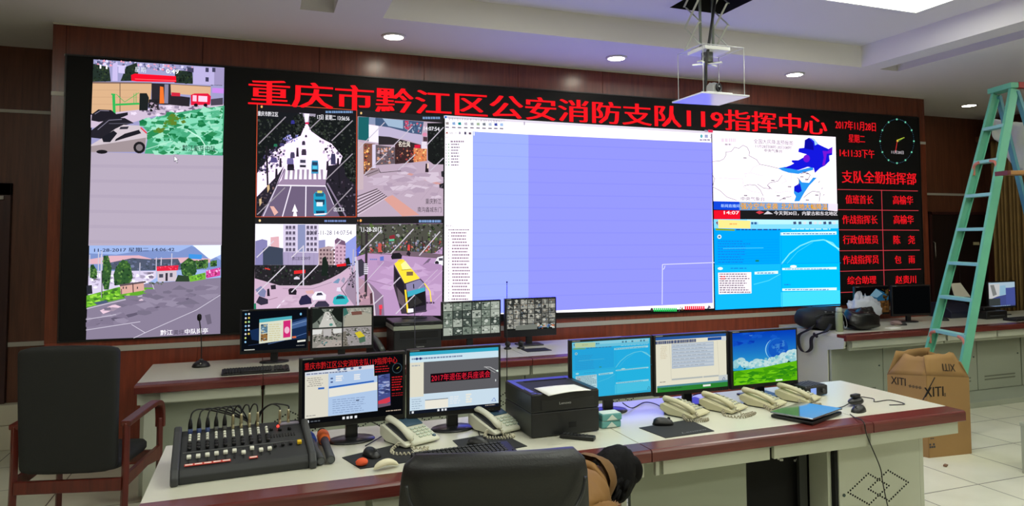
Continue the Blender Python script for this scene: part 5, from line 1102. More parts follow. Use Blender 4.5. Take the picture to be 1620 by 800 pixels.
# --- laser printer
M_prn = mat('printer_black', (24, 26, 28), .42)
M_prnt = mat('printer_top', (38, 38, 42), .35)
t = thing('laser_printer', 'black laser printer on the front desk with white paper on its top tray', 'printer', (2.80, -2.965, HD), math.radians(1))
w2, d2, hh = .18, .185, .205
MB().box(-w2, w2, -d2, d2, .004, .118).build('paper_drawer', M_prn, t, bevel=.005)
MB().box(-w2, w2, -d2, d2, .1195, hh).build('housing', M_prn, t, bevel=.005)
b = MB(); b.box(-w2+.004, -w2+.035, -d2+.004, d2-.004, hh-.002, hh+.004); b.box(w2-.035, w2-.004, -d2+.004, d2-.004, hh-.002, hh+.004); b.box(-w2+.035, w2-.035, d2-.06, d2-.004, hh-.002, hh+.004); b.box(-w2+.035, w2-.035, -d2+.004, -d2+.02, hh-.002, hh+.002)
b.build('top_cover', M_prnt, t, bevel=.003)
MB().prism([(-d2+.02, hh+.001), (d2-.06, hh-.03+.032), (d2-.06, hh+.0015)], -w2+.036, w2-.036, 'x').build('output_tray', M_blackm, t)
MB().box(-.10, .14, d2-.075, d2-.058, hh, hh+.005).build('paper_slot', M_blackm, t)
MB().box(-w2+.05, w2-.03, -d2-.0015, -d2+.003, .128, .175).build('front_flap', mat('printer_flap', (30, 32, 34), .4), t, bevel=.001)
MB().box(-w2+.008, -w2+.03, -d2+.03, -d2+.12, hh+.004, hh+.007).build('control_panel', mat('control_grey', (70, 70, 84), .35), t, bevel=.001)
MB().box(.015, .055, -d2-.001, -d2+.002, .035, .06).build('drawer_grip', M_blackm, t)
text_part('Lenovo', 'logo', mat('print_white', (206, 210, 210), .5), t, (-.035, -d2-.0022, .150), (.062, 0, 0), (0, 0, .012))
pz = at_z(905, 617, HD+hh)
sp = MB(); n = 8
P4 = [at_z(u, v, HD+hh+.006) for u, v in ((845, 614), (908, 608), (935, 617), (868, 626))]
rows_ = [[P4[0].lerp(P4[1], i/n).lerp(P4[3].lerp(P4[2], i/n), j/n)+Vector((0, 0, .006*math.sin(PI*i/n)*(.5+.5*j/n))) for i in range(n+1)] for j in range(n+1)]
c = sum(P4, Vector())/4
tag(MB().sheet([[p-c for p in r] for r in rows_]).build('paper_sheet', mat('paper_white', (226, 226, 220), .8), loc=c, solid=.002), 'white paper sheet lying on top of the black laser printer', 'paper')

# --- scanner printer on the back desk
t = thing('multifunction_printer', 'black scanner printer with a grey band on the back desk', 'printer', (2.645, -.27, HD), 0)
w2, d2 = .200, .18
MB().box(-w2, w2, -d2, d2, 0, .20).build('housing', M_prn, t, bevel=.01)
MB().box(-w2-.006, w2+.006, -d2-.012, d2, .20, .235).build('grey_band', mat('printer_grey_band', (150, 156, 140), .45), t, bevel=.004)
MB().box(-w2-.006, w2+.006, -d2-.012, d2, .237, .27).build('scanner_lid', M_prn, t, bevel=.008)
MB().box(-w2+.05, w2-.03, -d2-.002, -d2+.004, .13, .185).build('output_slot', M_blackm, t)
MB().box(-w2+.05, w2-.03, -d2-.006, -d2+.002, .118, .130).build('tray_lip', mat('printer_flap', (30, 32, 34), .4), t)
MB().box(-.02, .07, -d2-.003, -d2+.003, .085, .112).build('tray_grip', M_blackm, t)
text_part('Lenovo', 'logo', mat('print_white', (206, 210, 210), .5), t, (-.01, -d2-.004, .055), (.062, 0, 0), (0, 0, .012))
MB().box(-.14, -.07, -d2-.0135, -d2-.011, .247, .252).build('label_plate', mat('label_grey', (110, 112, 114), .5), t)
text_b = MB().lathe([(.05, 0), (.05, .006), (.02, .014)], (.02, .06, .27), n=20, sx=2.2, sy=.6); text_b.build('lid_bulge', M_prn, t)

# --- black phone on the back desk left of the scanner printer
p0 = at_y(596, 548, -.36)
t = thing('desk_phone', 'small black phone standing left of the scanner printer on the back desk', 'telephone', (p0.x, -.36, HD), math.radians(20))
MB().prism([(-.09, 0), (-.09, .03), (.06, .11), (.09, .11), (.09, 0)], -.05, .05, 'x').build('base', M_black, t, bevel=.006)
rings = []
for i in range(13):
    s = -1+2*i/12; rings.append([(.024*math.cos(2*PI*k/10), s*.10, .10+.05*s+.02*(1-s*s)+(.014+.008*abs(s)**3)*math.sin(2*PI*k/10)) for k in range(10)])
MB().loft(rings).build('handset', mat('handset_grey', (78, 84, 80), .35), t)

# --- gooseneck microphone
p0 = at_z(318, 580, HD)
t = thing('gooseneck_microphone', 'black gooseneck microphone on a domed base at the left of the back desk', 'microphone', (p0.x, p0.y, HD))
MB().lathe([(.062, 0), (.064, .008), (.055, .026), (.035, .042), (.016, .048)], n=32, sy=.85).build('base', M_black, t)
MB().lathe([(.016, .046), (.016, .055), (.010, .060)], n=18).build('collar', M_grey, t)
g = spline([(0, 0, .055), (0, .0, .16), (-.006, -.01, .27), (-.016, -.02, .355)], 6)
MB().tube(g, .0042, 8).build('gooseneck', M_black, t)
MB().lathe([(.006, -.004), (.014, .004), (.016, .018), (.0155, .036), (.010, .046), (.003, .048)], (-.016, -.02, .35), n=18).build('capsule', M_blackm, t)
MB().lathe([(.005, 0), (.005, .003)], (.0, -.048, .032), n=10, rot=(1.1, 0, 0)).build('switch', mat('switch_silver', (170, 170, 165), .3, .6), t)

# --- small things by the right back monitor
for k, (u, v, lb) in enumerate(((803, 552, 'small black webcam lying left of the rightmost back desk monitor'), (824, 551, 'small dark round device in front of the rightmost back desk monitor'))):
    q = at_z(u, v, HD)
    t = thing('webcam', lb, 'camera', (q.x, q.y, HD), .4)
    MB().lathe([(.03, 0), (.034, .008), (.02, .016), (.012, .03)], n=20).build('base', M_black, t)
    MB().ball((0, -.002, .045), (.026, .024, .024)).build('body', M_black, t)
    MB().cyl((0, -.02, .046), (0, -.029, .046), .010, n=16).build('lens', M_grey, t)
q = at_z(843, 549, HD); mp_ = MB().obox((0, 0, .0025), (.22, .16, .005)).build('mouse_pad', mat('mouse_pad_cloth', (22, 24, 26), .75), loc=(q.x-.03, q.y-.16, HD)); tag(mp_, 'thin dark pad on the back desk under the rightmost monitor', 'mouse pad')

# --- mixing desk
M_mix = mat('mixer_grey', (56, 58, 60), .5)
M_mixd = mat('mixer_face', (44, 46, 48), .55)
mc = Vector((1.355, -3.055, HD)); MW, MD = .245, .160
t = thing('mixing_desk', 'dark grey audio mixing desk with rows of knobs on the left of the front desk', 'mixer', mc, math.radians(3.5))
zm = lambda y: .058+.062*(y+MD)/(2*MD); sl = math.atan2(.062, 2*MD)
MB().prism([(-MD-.012, 0), (-MD-.016, .03), (-MD, .054), (MD-.035, zm(MD-.035)), (MD, .128), (MD+.01, .12), (MD+.01, 0)], -MW, MW, 'x').build('chassis', M_mixd, t, bevel=.004)
for s in (-1, 1):
    x = s*(MW+.014)
    MB().prism([(-MD-.03, 0), (-MD-.034, .03), (-MD-.01, .064), (MD-.03, .136), (MD+.005, .15), (MD+.025, .14), (MD+.02, 0)], x-.015, x+.015, 'x').build('end_cheek', M_mix, t, bevel=.008, seg=3)
MB().obox((0, -.03, zm(-.03)+.001), (2*MW-.02, .0025, .002), (sl, 0, 0)).build('divider_line', mat('mixer_line', (110, 112, 112), .5), t)
def linked(name, src, parent, loc, rot=(0, 0, 0)):
    o = src.copy(); COL.objects.link(o); o.parent = parent; o.location = loc; o.rotation_euler = rot; o.name = name; return o
M_kw = mat('knob_white', (226, 226, 210), .4); M_kd = mat('knob_dark', (20, 21, 23), .4)
kw = kd = fw = None
for c in range(10):
    x = -MW+.034+c*.034
    for r_ in range(3):
        y = .118-r_*.024
        if kw is None: kw = MB().lathe([(.0062, 0), (.0055, .010), (.003, .011)], n=12).build('gain_knob', M_kw, t, loc=(x, y, zm(y)), rot=(sl, 0, 0))
        else: linked('gain_knob', kw, t, (x, y, zm(y)), (sl, 0, 0))
    for r_ in range(3):
        y = .043-r_*.024
        if kd is None: kd = MB().lathe([(.0085, 0), (.0075, .012), (.005, .013)], n=12).build('tone_knob', M_kd, t, loc=(x, y, zm(y)), rot=(sl, 0, 0))
        else: linked('tone_knob', kd, t, (x, y, zm(y)), (sl, 0, 0))
    y = (-.078, -.078, -.076, -.073, -.072, -.068, -.092, -.064, -.088, -.086)[c]
    MB().obox((x, -.085, zm(-.085)+.0008), (.004, .075, .002), (sl, 0, 0)).build('fader_slot', M_blackm, t)
    if fw is None: fw = MB().box(-.0085, .0085, -.011, .011, 0, .012).build('fader', M_kw, t, bevel=.003, loc=(x, y, zm(y)), rot=(sl, 0, 0))
    else: linked('fader', fw, t, (x, y, zm(y)), (sl, 0, 0))
M_tape = mat('label_tape_red', (206, 66, 56), .6); M_tapew = mat('label_paper', (236, 210, 200), .6)
for c in (0, 1, 2, 3, 4, 7):
    x = -MW+.036+c*.034; y = -.136
    d = MB().obox((x, y, zm(y)+.0012), (.033, .017, .002), (sl, 0, 0)).build('channel_label', M_tape, t)
    MB().obox((x, y, zm(y)+.0024), (.027, .010, .001), (sl, 0, 0)).build('label_paper', M_tapew, d)
for k, x in enumerate((.118, .15, .182)):
    o = MB().box(-.007, .007, -.010, .010, 0, .012).build('fader', M_kd, t, bevel=.003, loc=(x, -.065+.004*k, zm(-.06)), rot=(sl, 0, 0))
MB().box(-.009, .009, -.011, .011, 0, .014).build('fader', mat('fader_yellow', (226, 186, 30), .4), t, bevel=.003, loc=(.217, -.06, zm(-.06)), rot=(sl, 0, 0))
b = MB()
for k in range(9): b.obox((.11+k*.012, .035, zm(.035)+.001), (.0035, .028, .003), (sl, 0, 0))
b.build('equaliser_slots', M_blackm, t)
MB().ball((.145, .12, zm(.12)+.004), .006, 10, 6).build('power_light', mat('lamp_red', (255, 50, 40), .4, emit=3), t)
for x, y in ((.115, .095), (.15, .085), (.19, .085)): linked('tone_knob', kd, t, (x, y, zm(y)), (sl, 0, 0))
MB().obox((.20, .140, zm(.140)+.004), (.09, .02, .006), (sl, 0, 0)).build('rear_plate', mat('plate_lilac', (150, 146, 160), .4), t)
# plugs and cables standing in its back edge
M_gold = mat('plug_metal', (196, 188, 150), .3, .8); M_blue = mat('plug_blue', (52, 70, 120), .4)
Rz = Matrix.Rotation(math.radians(3.5), 3, 'Z')
ordn = ['first', 'second', 'third', 'fourth', 'fifth', 'sixth', 'seventh', 'eighth', 'ninth', 'tenth', 'eleventh']
xsn = [-.211+.034*k for k in range(9)]+[.155, .192]
for k, x in enumerate(xsn):
    y = .145; base = mc + Rz @ Vector((x, y, zm(y)))
    black = k < 5
    t2 = thing('audio_cable', '%s cable from the left plugged into the back of the mixing desk%s' % (ordn[k], ', blue collar' if k < 3 else (', black sleeve' if black else ', bright metal plug')), 'cable', base, 0, 'audio cables plugged into the mixing desk')
    if black:
        MB().lathe([(.0095, -.01), (.0095, .022)], n=14).build('plug_collar', M_blue if k < 3 else mat('plug_grey', (70, 72, 66), .4), t2)
        MB().lathe([(.0095, .022), (.009, .04), (.005, .062), (.0035, .066)], n=14).build('plug_sleeve', M_black, t2)
        top = .064
    else:
        MB().lathe([(.007, -.01), (.007, .018), (.0055, .020), (.0055, .024), (.0065, .026), (.006, .058), (.0035, .066)], n=14).build('plug', M_gold, t2)
        top = .064
    e = Vector((.03+.012*k if k < 5 else (-.02 if k < 9 else -.11-.03*(k-9)), .14, -.10))
    hgt = .05 if k not in (9, 10) else .035
    if k < 5: pts = [(0, 0, top), (.01, .01, top+.028), (.05, .03, top+.03), (.16-.02*k, .05, top-.01), (.24-.036*k, .07, .0), (.26-.036*k, .12, -.12)]
    elif k < 9: pts = [(0, 0, top), (-.004, .008, top+.03), (-.02, .025, top+.03), (-.035, .04, top-.01), (-.04, .06, -.01), (-.03, .12, -.12)]
    else: pts = [(0, 0, top), (-.005, .006, top+.016), (-.04-.03*(k-9), .015, top+.026), (-.085-.03*(k-9), .03, top-.01), (-.11-.03*(k-9), .05, -.03), (-.115-.03*(k-9), .12, -.12)]
    MB().tube(spline(pts, 7), .0032, 7).build('cord', M_cable, t2)

# --- two hand microphones beside the mixer
for k, (u0, v0, u1, v1, m, lb) in enumerate(((508, 729, 490, 695, mat('mic_cover_blue', (30, 66, 150), .8), 'wireless hand microphone with a blue cover beside the mixing desk'), (524, 727, 512, 692, mat('mic_cover_orange', (232, 108, 40), .8), 'wireless hand microphone with an orange cover right of the blue one'))):
    a, c = at_z(u0, v0, HD+.02), at_z(u1, v1, HD+.026)
    d = (c-a).normalized()
    t = thing('hand_microphone', lb, 'microphone', (a.x, a.y, HD), 0, 'wireless hand microphones lying on the desk')
    o = Vector((a.x, a.y, HD)); A_ = a-o; L = (c-a).length
    MB().tube([A_, A_+d*.012, A_+d*L*.55, A_+d*L*.9], [.0165, .0175, .0165, .019], 18).build('body', M_grey, t)
    MB().cyl(A_-d*.0015, A_+d*.002, .0125, n=18).build('end_cap', mat('cap_grey', (84, 88, 90), .35), t)
    MB().tube([A_+d*L*.86, A_+d*L*.92, A_+d*L*1.12, A_+d*L*1.2], [.021, .028, .029, .023], 12).build('cover', m, t)
    MB().ball(A_+d*(L*1.26), .022, 14, 8).build('grille', M_blackm, t)

# --- white foam piece and orange sponge by the chair
q = at_z(603, 742, HD)
rings = []
for i in range(11):
    s = -1+2*i/10; e = math.sqrt(max(.03, 1-abs(s)**3)); rings.append([(s*.055, .022*e*math.cos(a), .012+.02*(1-s*s)+.013*e*math.sin(a)) for a in [2*PI*k/10 for k in range(10)]])
tag(MB().loft(rings).build('foam_piece', mat('foam_ivory', (226, 220, 190), .8), loc=(q.x+.02, q.y-.005, HD-.003), rot=(0, 0, .25)), 'curved ivory foam piece at the front desk edge left of the office chair', 'foam')
q = at_z(575, 738, HD)
r = random.Random(5); b = MB(); rings = []
for i in range(7):
    s = -1+2*i/6; e = math.sqrt(max(.05, 1-s*s)); rings.append([((.024*e+r.uniform(0, .006))*math.cos(a), (.02*e+r.uniform(0, .006))*math.sin(a), .017+.016*s) for a in [2*PI*k/11 for k in range(11)]])
tag(MB().loft(rings).build('sponge', mat('sponge_orange', (226, 90, 50), .9, bump=.4), loc=(q.x-.005, q.y+.012, HD)), 'small orange sponge next to the ivory foam piece', 'sponge')

# --- remote control, tissue packs
a, c = at_z(884, 691, HD), at_z(944, 697, HD)
t = thing('remote_control', 'black remote control lying in front of the laser printer', 'remote', ((a.x+c.x)/2, (a.y+c.y)/2, HD), math.atan2(c.y-a.y, c.x-a.x))
MB().box(-.085, .085, -.022, .022, 0, .02).build('case', M_black, t, bevel=.005)
b = MB()
for i in range(7):
    for j in range(3): b.box(-.07+i*.018, -.061+i*.018, -.014+j*.011, -.007+j*.011, .02, .0225)
b.build('buttons', M_grey, t)
M_tis = mat('tissue_teal', (96, 160, 158), .5); M_tisw = mat('tissue_white', (206, 216, 206), .5)
q = at_z(966, 676, HD)
for k, lb in enumerate(('lower teal and white tissue pack beside the laser printer', 'upper teal and white tissue pack stacked beside the laser printer')):
    t = thing('tissue_pack', lb, 'tissue pack', (q.x+.004*k, q.y+.03-.003*k, HD+.036*k), math.radians(2-3*k), 'tissue packs stacked on the desk')
    MB().box(-.056, .056, -.04, .04, 0, .035).build('wrap', M_tis, t, bevel=.008, seg=3)
    MB().box(-.05, .05, -.034, .034, .0345, .0358).build('top_film', M_tisw, t)
    MB().prism([(-.03, .004), (.0, .031), (.03, .004)], -.0408, -.0398, 'y').build('emblem', M_tisw, t)

# --- laptop, radio, hand microphone and mouse at the right end
Q = [at_z(u, v, HD+.028) for u, v in ((1216, 652), (1263, 636), (1343, 645), (1281, 668))]
c = sum(Q, Vector())/4
A1 = Q[2]-Q[3]; ang = math.atan2(A1.y, A1.x)
t = thing('laptop', 'closed black laptop with a blue sheen lying at the front edge of the desk', 'laptop', (c.x, c.y, HD), ang)
MB().box(-.165, .165, -.115, .115, .003, .018).build('base', M_black, t, bevel=.004)
MB().obox((.004, .002, .029), (.335, .235, .009), (-.02, .006, 0)).build('lid', mat('laptop_lid_gloss', (150, 158, 166), .1, .75), t, bevel=.003)
b = MB()
for x in (-.14, .14):
    for y in (-.09, .09): b.cyl((x, y, 0), (x, y, .004), .008, n=10)
b.build('feet', M_grey, t)
q = at_z(1287, 627, HD)
t = thing('radio_set', 'small black two-way radio with a lit display behind the laptop', 'radio', (q.x+.01, q.y+.06, HD), math.radians(8))
MB().box(-.095, .095, -.07, .07, .004, .062).build('case', M_black, t, bevel=.008)
MB().box(-.055, -.008, -.0715, -.069, .014, .052).build('display', emis('radio_display', lin((150, 180, 250)), .9), t)
MB().cyl((.05, -.07, .03), (.05, -.082, .03), .012, n=16).build('knob', M_grey, t)
b = MB()
for i in range(8): b.box(-.085+i*.022, -.074+i*.022, -.06, .06, .062, .066)
b.build('cooling_ribs', M_grey, t)
q = at_z(1352, 641, HD)
t = thing('speaker_microphone', 'black fist microphone on the right end of the desk', 'microphone', (q.x, q.y, HD), math.radians(15))
rings = []
for i in range(9):
    s = -1+2*i/8; wv = .030+.012*s; hh = .022+.008*s; e = math.sqrt(max(.06, 1-abs(s)**4)); rings.append([(.055*s, wv*e*math.cos(a), .024+hh*e*math.sin(a)*.9) for a in [2*PI*k/12 for k in range(12)]])
MB().loft(rings).build('body', M_black, t)
MB().box(-.02, .04, -.016, .016, .045, .062).build('clip', M_black, t, bevel=.004)
pts = [Vector((x, y, z)) for x, y, z in ((.05, .0, .03), (.10, .05, .006), (.20, .12, .004), (.23, .02, .004), (.16, -.03, .004), (.27, -.06, .004), (.24, -.16, .004), (.15, -.12, .004))]
cordmesh(pts, .0026, M_cable, 'cord', t)
cordmesh([(-.05, 0, .02), (-.12, .01, .005), (-.2, .04, .004)], .003, M_cable, 'lead', t)
q = at_z(1356, 650, HD); mouse('black mouse right of the laptop on the red desk edge', (q.x, q.y-.01, HD), -70, GMS)
pts = [at_z(1345, 656, HD)+Vector((0, 0, .004)), at_z(1352, 661, HD)+Vector((0, 0, .004)), at_y(1366, 667, -3.525), at_y(1372, 690, -3.53), at_y(1392, 738, -3.53), at_y(1396, 760, -3.53), at_y(1402, 790, -3.53), at_y(1412, 830, -3.53)]
o0 = pts[0].copy(); tag(MB().tube(spline([p-o0 for p in pts], 6), .0028, 7).build('power_cord', M_cable, loc=o0), 'thin black cord hanging over the front of the desk past the diamond door', 'cord')

# --- thin aerials
for u, vt, vb, yb, lb in ((656, 470, 690, -2.72, 'thin black aerial rod standing behind the left off-white phone'), (802, 446, 655, -2.72, 'thin black aerial rod standing left of the laser printer')):
    pb, pt = at_z(u, vb, HD), None
    pb = Vector((at_y(u, vb, yb).x, yb, HD)); pt = at_y(u, vt, yb)
    t = thing('aerial', lb, 'antenna', pb, 0, 'rod aerials on the front desk')
    MB().lathe([(.022, 0), (.022, .012), (.008, .02)], n=18).build('base', M_black, t)
    MB().tube([(0, 0, .02), (pt.x-pb.x, 0, pt.z-pb.z)], [.003, .002], 8).build('rod', M_black, t)
    MB().ball((pt.x-pb.x, 0, pt.z-pb.z), .005, 10, 6).build('tip', M_black, t)
# --- loose monitor cables
for k, (pts, lb) in enumerate((([(575, 664, .05), (590, 668, .03), (612, 682, .006), (600, 692, .006), (578, 705, .006)], 'loose black cable behind the monitor beside the mixer'), ([(745, 655, .05), (752, 668, .01), (760, 690, .006), (772, 700, .006)], 'loose black cable behind the banner monitor'), ([(985, 637, .05), (1000, 645, .006), (1020, 636, .006), (1040, 640, .006), (1055, 652, .006)], 'loose black cable right of the bright blue monitor'), ([(1090, 628, .03), (1108, 622, .05), (1125, 625, .02), (1150, 628, .006)], 'loose black cable behind the second cream phone'))):
    P_ = [at_z(u, v, HD+z) for u, v, z in pts]; o0 = P_[0].copy()
    tag(MB().tube(spline([p-o0 for p in P_], 6), .0028, 6).build('loose_cable', M_cable, loc=o0), lb, 'cable', 'loose cables behind the monitors')

# ================================================================== ON THE RIGHT DESK
def lump(name, label, cat, c, r, m, seed, amp=.12, n=28, k=16, flat=True, loc=None, rot=0, group=None, power=2.6):
    rr = random.Random(seed); ph = [(rr.uniform(1, 5), rr.uniform(1, 5), rr.uniform(0, 6.28)) for _ in range(7)]
    rings = []
    for i in range(1, k):
        th = PI*i/k; ring = []
        for j in range(n):
            a = 2*PI*j/n; f = 1+amp*sum(math.sin(p[0]*a+p[1]*th*2+p[2]) for p in ph)/3.5
            sx, cx_ = math.sin(th), math.cos(th)
            q = lambda s_: math.copysign(abs(s_)**(2/power), s_)
            ring.append((r[0]*f*q(sx*math.cos(a)), r[1]*f*q(sx*math.sin(a)), max(0.0, r[2]*(1-q(cx_))*.5*2*(1 if i < k/2 else f))))
        rings.append(ring)
    return MB().loft(rings)
M_bag = mat('bag_black_cloth', (15, 16, 18), .7, bump=.5, bscale=30)
q0, q1 = at_y(1256, 524, -.45), at_y(1342, 522, -.45)
cx_ = (q0.x+q1.x)/2
t = thing('backpack', 'black backpack lying on the left end of the right desk with a strap hanging down', 'bag', (cx_, -.42, HD))
lump('x', '', '', None, (.275, .165, .11), M_bag, 11, .06).build('body', M_bag, t)
lump('x', '', '', None, (.18, .05, .075), M_bag, 12, .05).build('front_pocket', M_bag, t, loc=(.0, -.155, 0))
zip_ = [(-.2+.05*i, -.165+.0*i, .17-.012*(i-3)**2*.3) for i in range(8)]
MB().tube(spline(zip_, 4), .004, 6).build('zip', mat('zip_grey', (60, 62, 66), .4, .5), t)
for k, (x, z) in enumerate(((-.06, .19), (.03, .185))): MB().box(x, x+.02, -.150, -.14, z-.012, z).build('zip_pull', mat('zip_pull_grey', (130, 130, 130), .4), t)
o = t.location
def strap(pts, wd, name, par):
    P_ = spline(pts, 8); rows_ = []
    for p in P_: rows_.append([(p.x-wd/2, p.y, p.z), (p.x+wd/2, p.y, p.z)])
    return MB().sheet(rows_).build(name, M_bag, par, solid=.006)
sp_ = [at_y(1275, 515, -.60), at_y(1266, 530, -1.06), at_y(1264, 547, -1.1), at_y(1272, 556, -1.1), at_y(1282, 552, -1.1), at_y(1285, 535, -1.08), at_y(1293, 522, -.62)]
sx = 6.66
sp_ = [Vector((6.78, -.50, .90)), Vector((6.665, -.52, .80))]+[at_x(u, v, 6.65) for u, v in ((1264, 530), (1265, 548), (1273, 557), (1283, 551), (1285, 533))]+[Vector((6.665, -.74, .80)), Vector((6.80, -.66, .85))]
P_ = spline([p-o for p in sp_], 8)
MB().sheet([[(p.x, p.y-.022, p.z), (p.x, p.y+.022, p.z)] for p in P_]).build('shoulder_strap', M_bag, t, solid=.008)
bk = at_x(1290, 530, 6.64)-o; MB().obox(bk, (.016, .06, .026), (.5, 0, 0)).build('buckle', M_black, t, bevel=.003)
# water flask
q = at_z(1328, 524, HD)
t = thing('flask', 'pale green water flask standing between the backpack and the black plastic bag', 'bottle', (q.x, q.y, HD))
MB().lathe([(.034, 0), (.036, .006), (.036, .175), (.030, .19)], n=24).build('body', mat('flask_green', (140, 150, 116), .25), t)
MB().lathe([(.031, .19), (.031, .215), (.028, .235), (.022, .24)], n=24).build('cap', mat('flask_cap', (176, 186, 166), .25), t)
cordmesh([(.03, 0, .2), (.07, -.01, .14), (.09, -.01, .06), (.06, -.01, .03), (.045, -.01, .1)], .003, mat('cord_silver', (150, 150, 150), .4), 'carry_loop', t)
# black and white plastic bags
M_poly = mat('plastic_black_film', (14, 14, 15), .32, bump=.9, bscale=14)
M_polyw = mat('plastic_white_film', (186, 192, 204), .35, bump=.8, bscale=16)
q = at_z(1372, 523, HD)
o = lump('x', '', '', None, (.19, .13, .105), M_poly, 21, .14, 40, 20).build('plastic_bag', M_poly, loc=(q.x+.03, q.y+.10, HD)); tag(o, 'crumpled black plastic bag on the right desk beside the flask', 'bag')
q = at_y(1366, 480, -.46)
o = lump('x', '', '', None, (.20, .07, .155), M_polyw, 22, .2, 36, 18, power=2.1).build('plastic_bag', M_polyw, loc=(q.x+.0, -.465, HD)); tag(o, 'crumpled white plastic bag behind the black plastic bag', 'bag')
q = at_z(1418, 514, HD)
o = lump('x', '', '', None, (.06, .045, .022), M_poly, 23, .15).build('cloth', mat('cloth_pinkish', (150, 126, 124), .9), loc=(q.x, q.y, HD)); tag(o, 'small folded pinkish cloth on the right desk beside the black plastic bag', 'cloth')
q = at_z(1412, 519, HD)
o = MB().obox((0, 0, .003), (.16, .08, .006), (0, 0, .1)).build('paper_stack', mat('paper_white', (226, 226, 220), .8), loc=(q.x, q.y, HD)); tag(o, 'white papers on the right desk next to the black plastic bag', 'paper')
q = at_z(1494, 507, HD); mouse('black mouse on the right desk seen between the ladder rungs', (q.x, q.y, HD), 70)
q = at_z(1427, 514, HD); mouse('small black mouse near the papers on the right desk', (q.x, q.y, HD), 70)
# fax machine with upright paper support
t0 = at_z(1524, 503, HD)
t = thing('fax_machine', 'dark blue fax machine with an upright white paper rest behind the ladder', 'fax machine', (t0.x+.02, t0.y+.18, HD), 0)
MB().prism([(-.16, 0), (-.17, .07), (-.05, .16), (.12, .17), (.14, 0)], -.19, .19, 'x').build('body', mat('fax_navy', (24, 28, 48), .4), t, bevel=.01)
a = [at_y(u, v, -.40)-Vector((t0.x+.02, -.40, HD)) for u, v in ((1502, 448), (1517, 447), (1533, 469), (1508, 469))]
b = MB(); b.prism([(p.x, p.z) for p in a], -.02, -.012, 'y'); b.build('paper_rest', mat('paper_rest_white', (190, 186, 172), .6), t, loc=(0, -.40-(t0.y+.18), 0))
t1 = at_z(1572, 504, HD)
t = thing('label_printer', 'low black desktop printer in front of the white and blue window monitor', 'printer', (t1.x+.02, t1.y+.07, HD), 0)
MB().box(-.17, .17, -.10, .10, 0, .09).build('body', M_black, t, bevel=.01)
MB().box(-.12, .12, -.104, -.09, .03, .045).build('slot', M_grey, t)
MB().box(-.10, .10, -.02, .08, .09, .13).build('cover', M_black, t, bevel=.01)
# grey cabinet at the right edge
q = at_z(1617, 748, 0)
t = thing('side_cabinet', 'grey cabinet edge at the far right border of the picture', 'cabinet', (q.x, q.y, 0), 0)
hz = at_y(1617, 667, q.y).z
MB().box(0, .5, -.6, 0, 0, hz-.025).build('body', M_panel2, t, bevel=.004)
MB().box(-.004, .51, -.61, .004, hz-.025, hz).build('top', M_panel2, t, bevel=.004)

# ================================================================== CHAIRS
M_redwood = wood_mat('chair_redwood', (70, 24, 18), (104, 40, 28), .3)
M_leath = mat('leather_black', (15, 16, 16), .48, bump=.25, bscale=150)
M_fabric = mat('chair_fabric_charcoal', (21, 23, 22), .75, bump=.3, bscale=250)
t = thing('armchair', 'red wooden armchair with a charcoal padded back at the left edge', 'chair', (.475, -1.36, 0), math.radians(-14))
# padded back: slightly bowed cushion
rings = []
for i in range(29):
    g = -math.cos(PI*i/28); z = .42+.36*(1+g); s = g; i = 6*(1+g); e = (max(.0, 1-abs(s)**40))**.5*.98+.02; y0 = -.245-.03*(i/12)**2-.012*math.sin(PI*i/12)
    wv = .268-.012*(1-i/12)
    ring = []
    for k in range(32):
        a = 2*PI*k/32; q = lambda v, p: math.copysign(abs(v)**p, v)
        ring.append((wv*e*q(math.cos(a), .18), y0+.034*e*q(math.sin(a), .55), z))
    rings.append(ring)
MB().loft(rings).build('backrest', M_fabric, t)
rings = []
for i in range(7):
    s = -1+2*i/6; e = (max(.05, 1-abs(s)**6))**.5
    rings.append([(.245*e*math.copysign(abs(math.cos(a))**.25, math.cos(a)), .02+.235*e*math.copysign(abs(math.sin(a))**.3, math.sin(a)), .445+.045*s) for a in [2*PI*k/32 for k in range(32)]])
MB().loft(rings).build('seat', M_fabric, t)
for s in (-1, 1):
    x = s*.296
    MB().tube([(x, -.255, 0), (x, -.235, .42), (x, -.235, .69)], .024, 4, smooth=False).build('leg', M_redwood, t, bevel=.006)
    MB().tube([(x, .25, 0), (x, .255, .40), (x, .255, .6)], .022, 4, smooth=False).build('leg', M_redwood, t, bevel=.006)
    P_ = spline([(x, -.25, .685), (x, -.05, .70), (x, .12, .71), (x, .20, .705), (x, .245, .675), (x, .262, .60), (x, .262, .54)], 5)
    rows_ = []
    for i, p in enumerate(P_):
        d = (P_[min(i+1, len(P_)-1)]-P_[max(i-1, 0)]).normalized(); n_ = Vector((0, -d.z, d.y))
        rows_.append([p+Vector((-.028, 0, 0))-n_*.014, p+Vector((.028, 0, 0))-n_*.014, p+Vector((.028, 0, 0))+n_*.016, p+Vector((-.028, 0, 0))+n_*.016])
    MB().loft(rows_, smooth=False).build('armrest', M_redwood, t, bevel=.006)
    MB().prism([(-.235, .33), (-.235, .40), (.24, .43), (.24, .34), (.05, .36)], x-.013, x+.013, 'x').build('side_rail', M_redwood, t, bevel=.003)
MB().box(-.285, .285, -.262, -.232, .315, .385).build('back_rail', M_redwood, t, bevel=.004)
MB().box(-.285, .285, .235, .262, .33, .40).build('front_rail', M_redwood, t, bevel=.004)

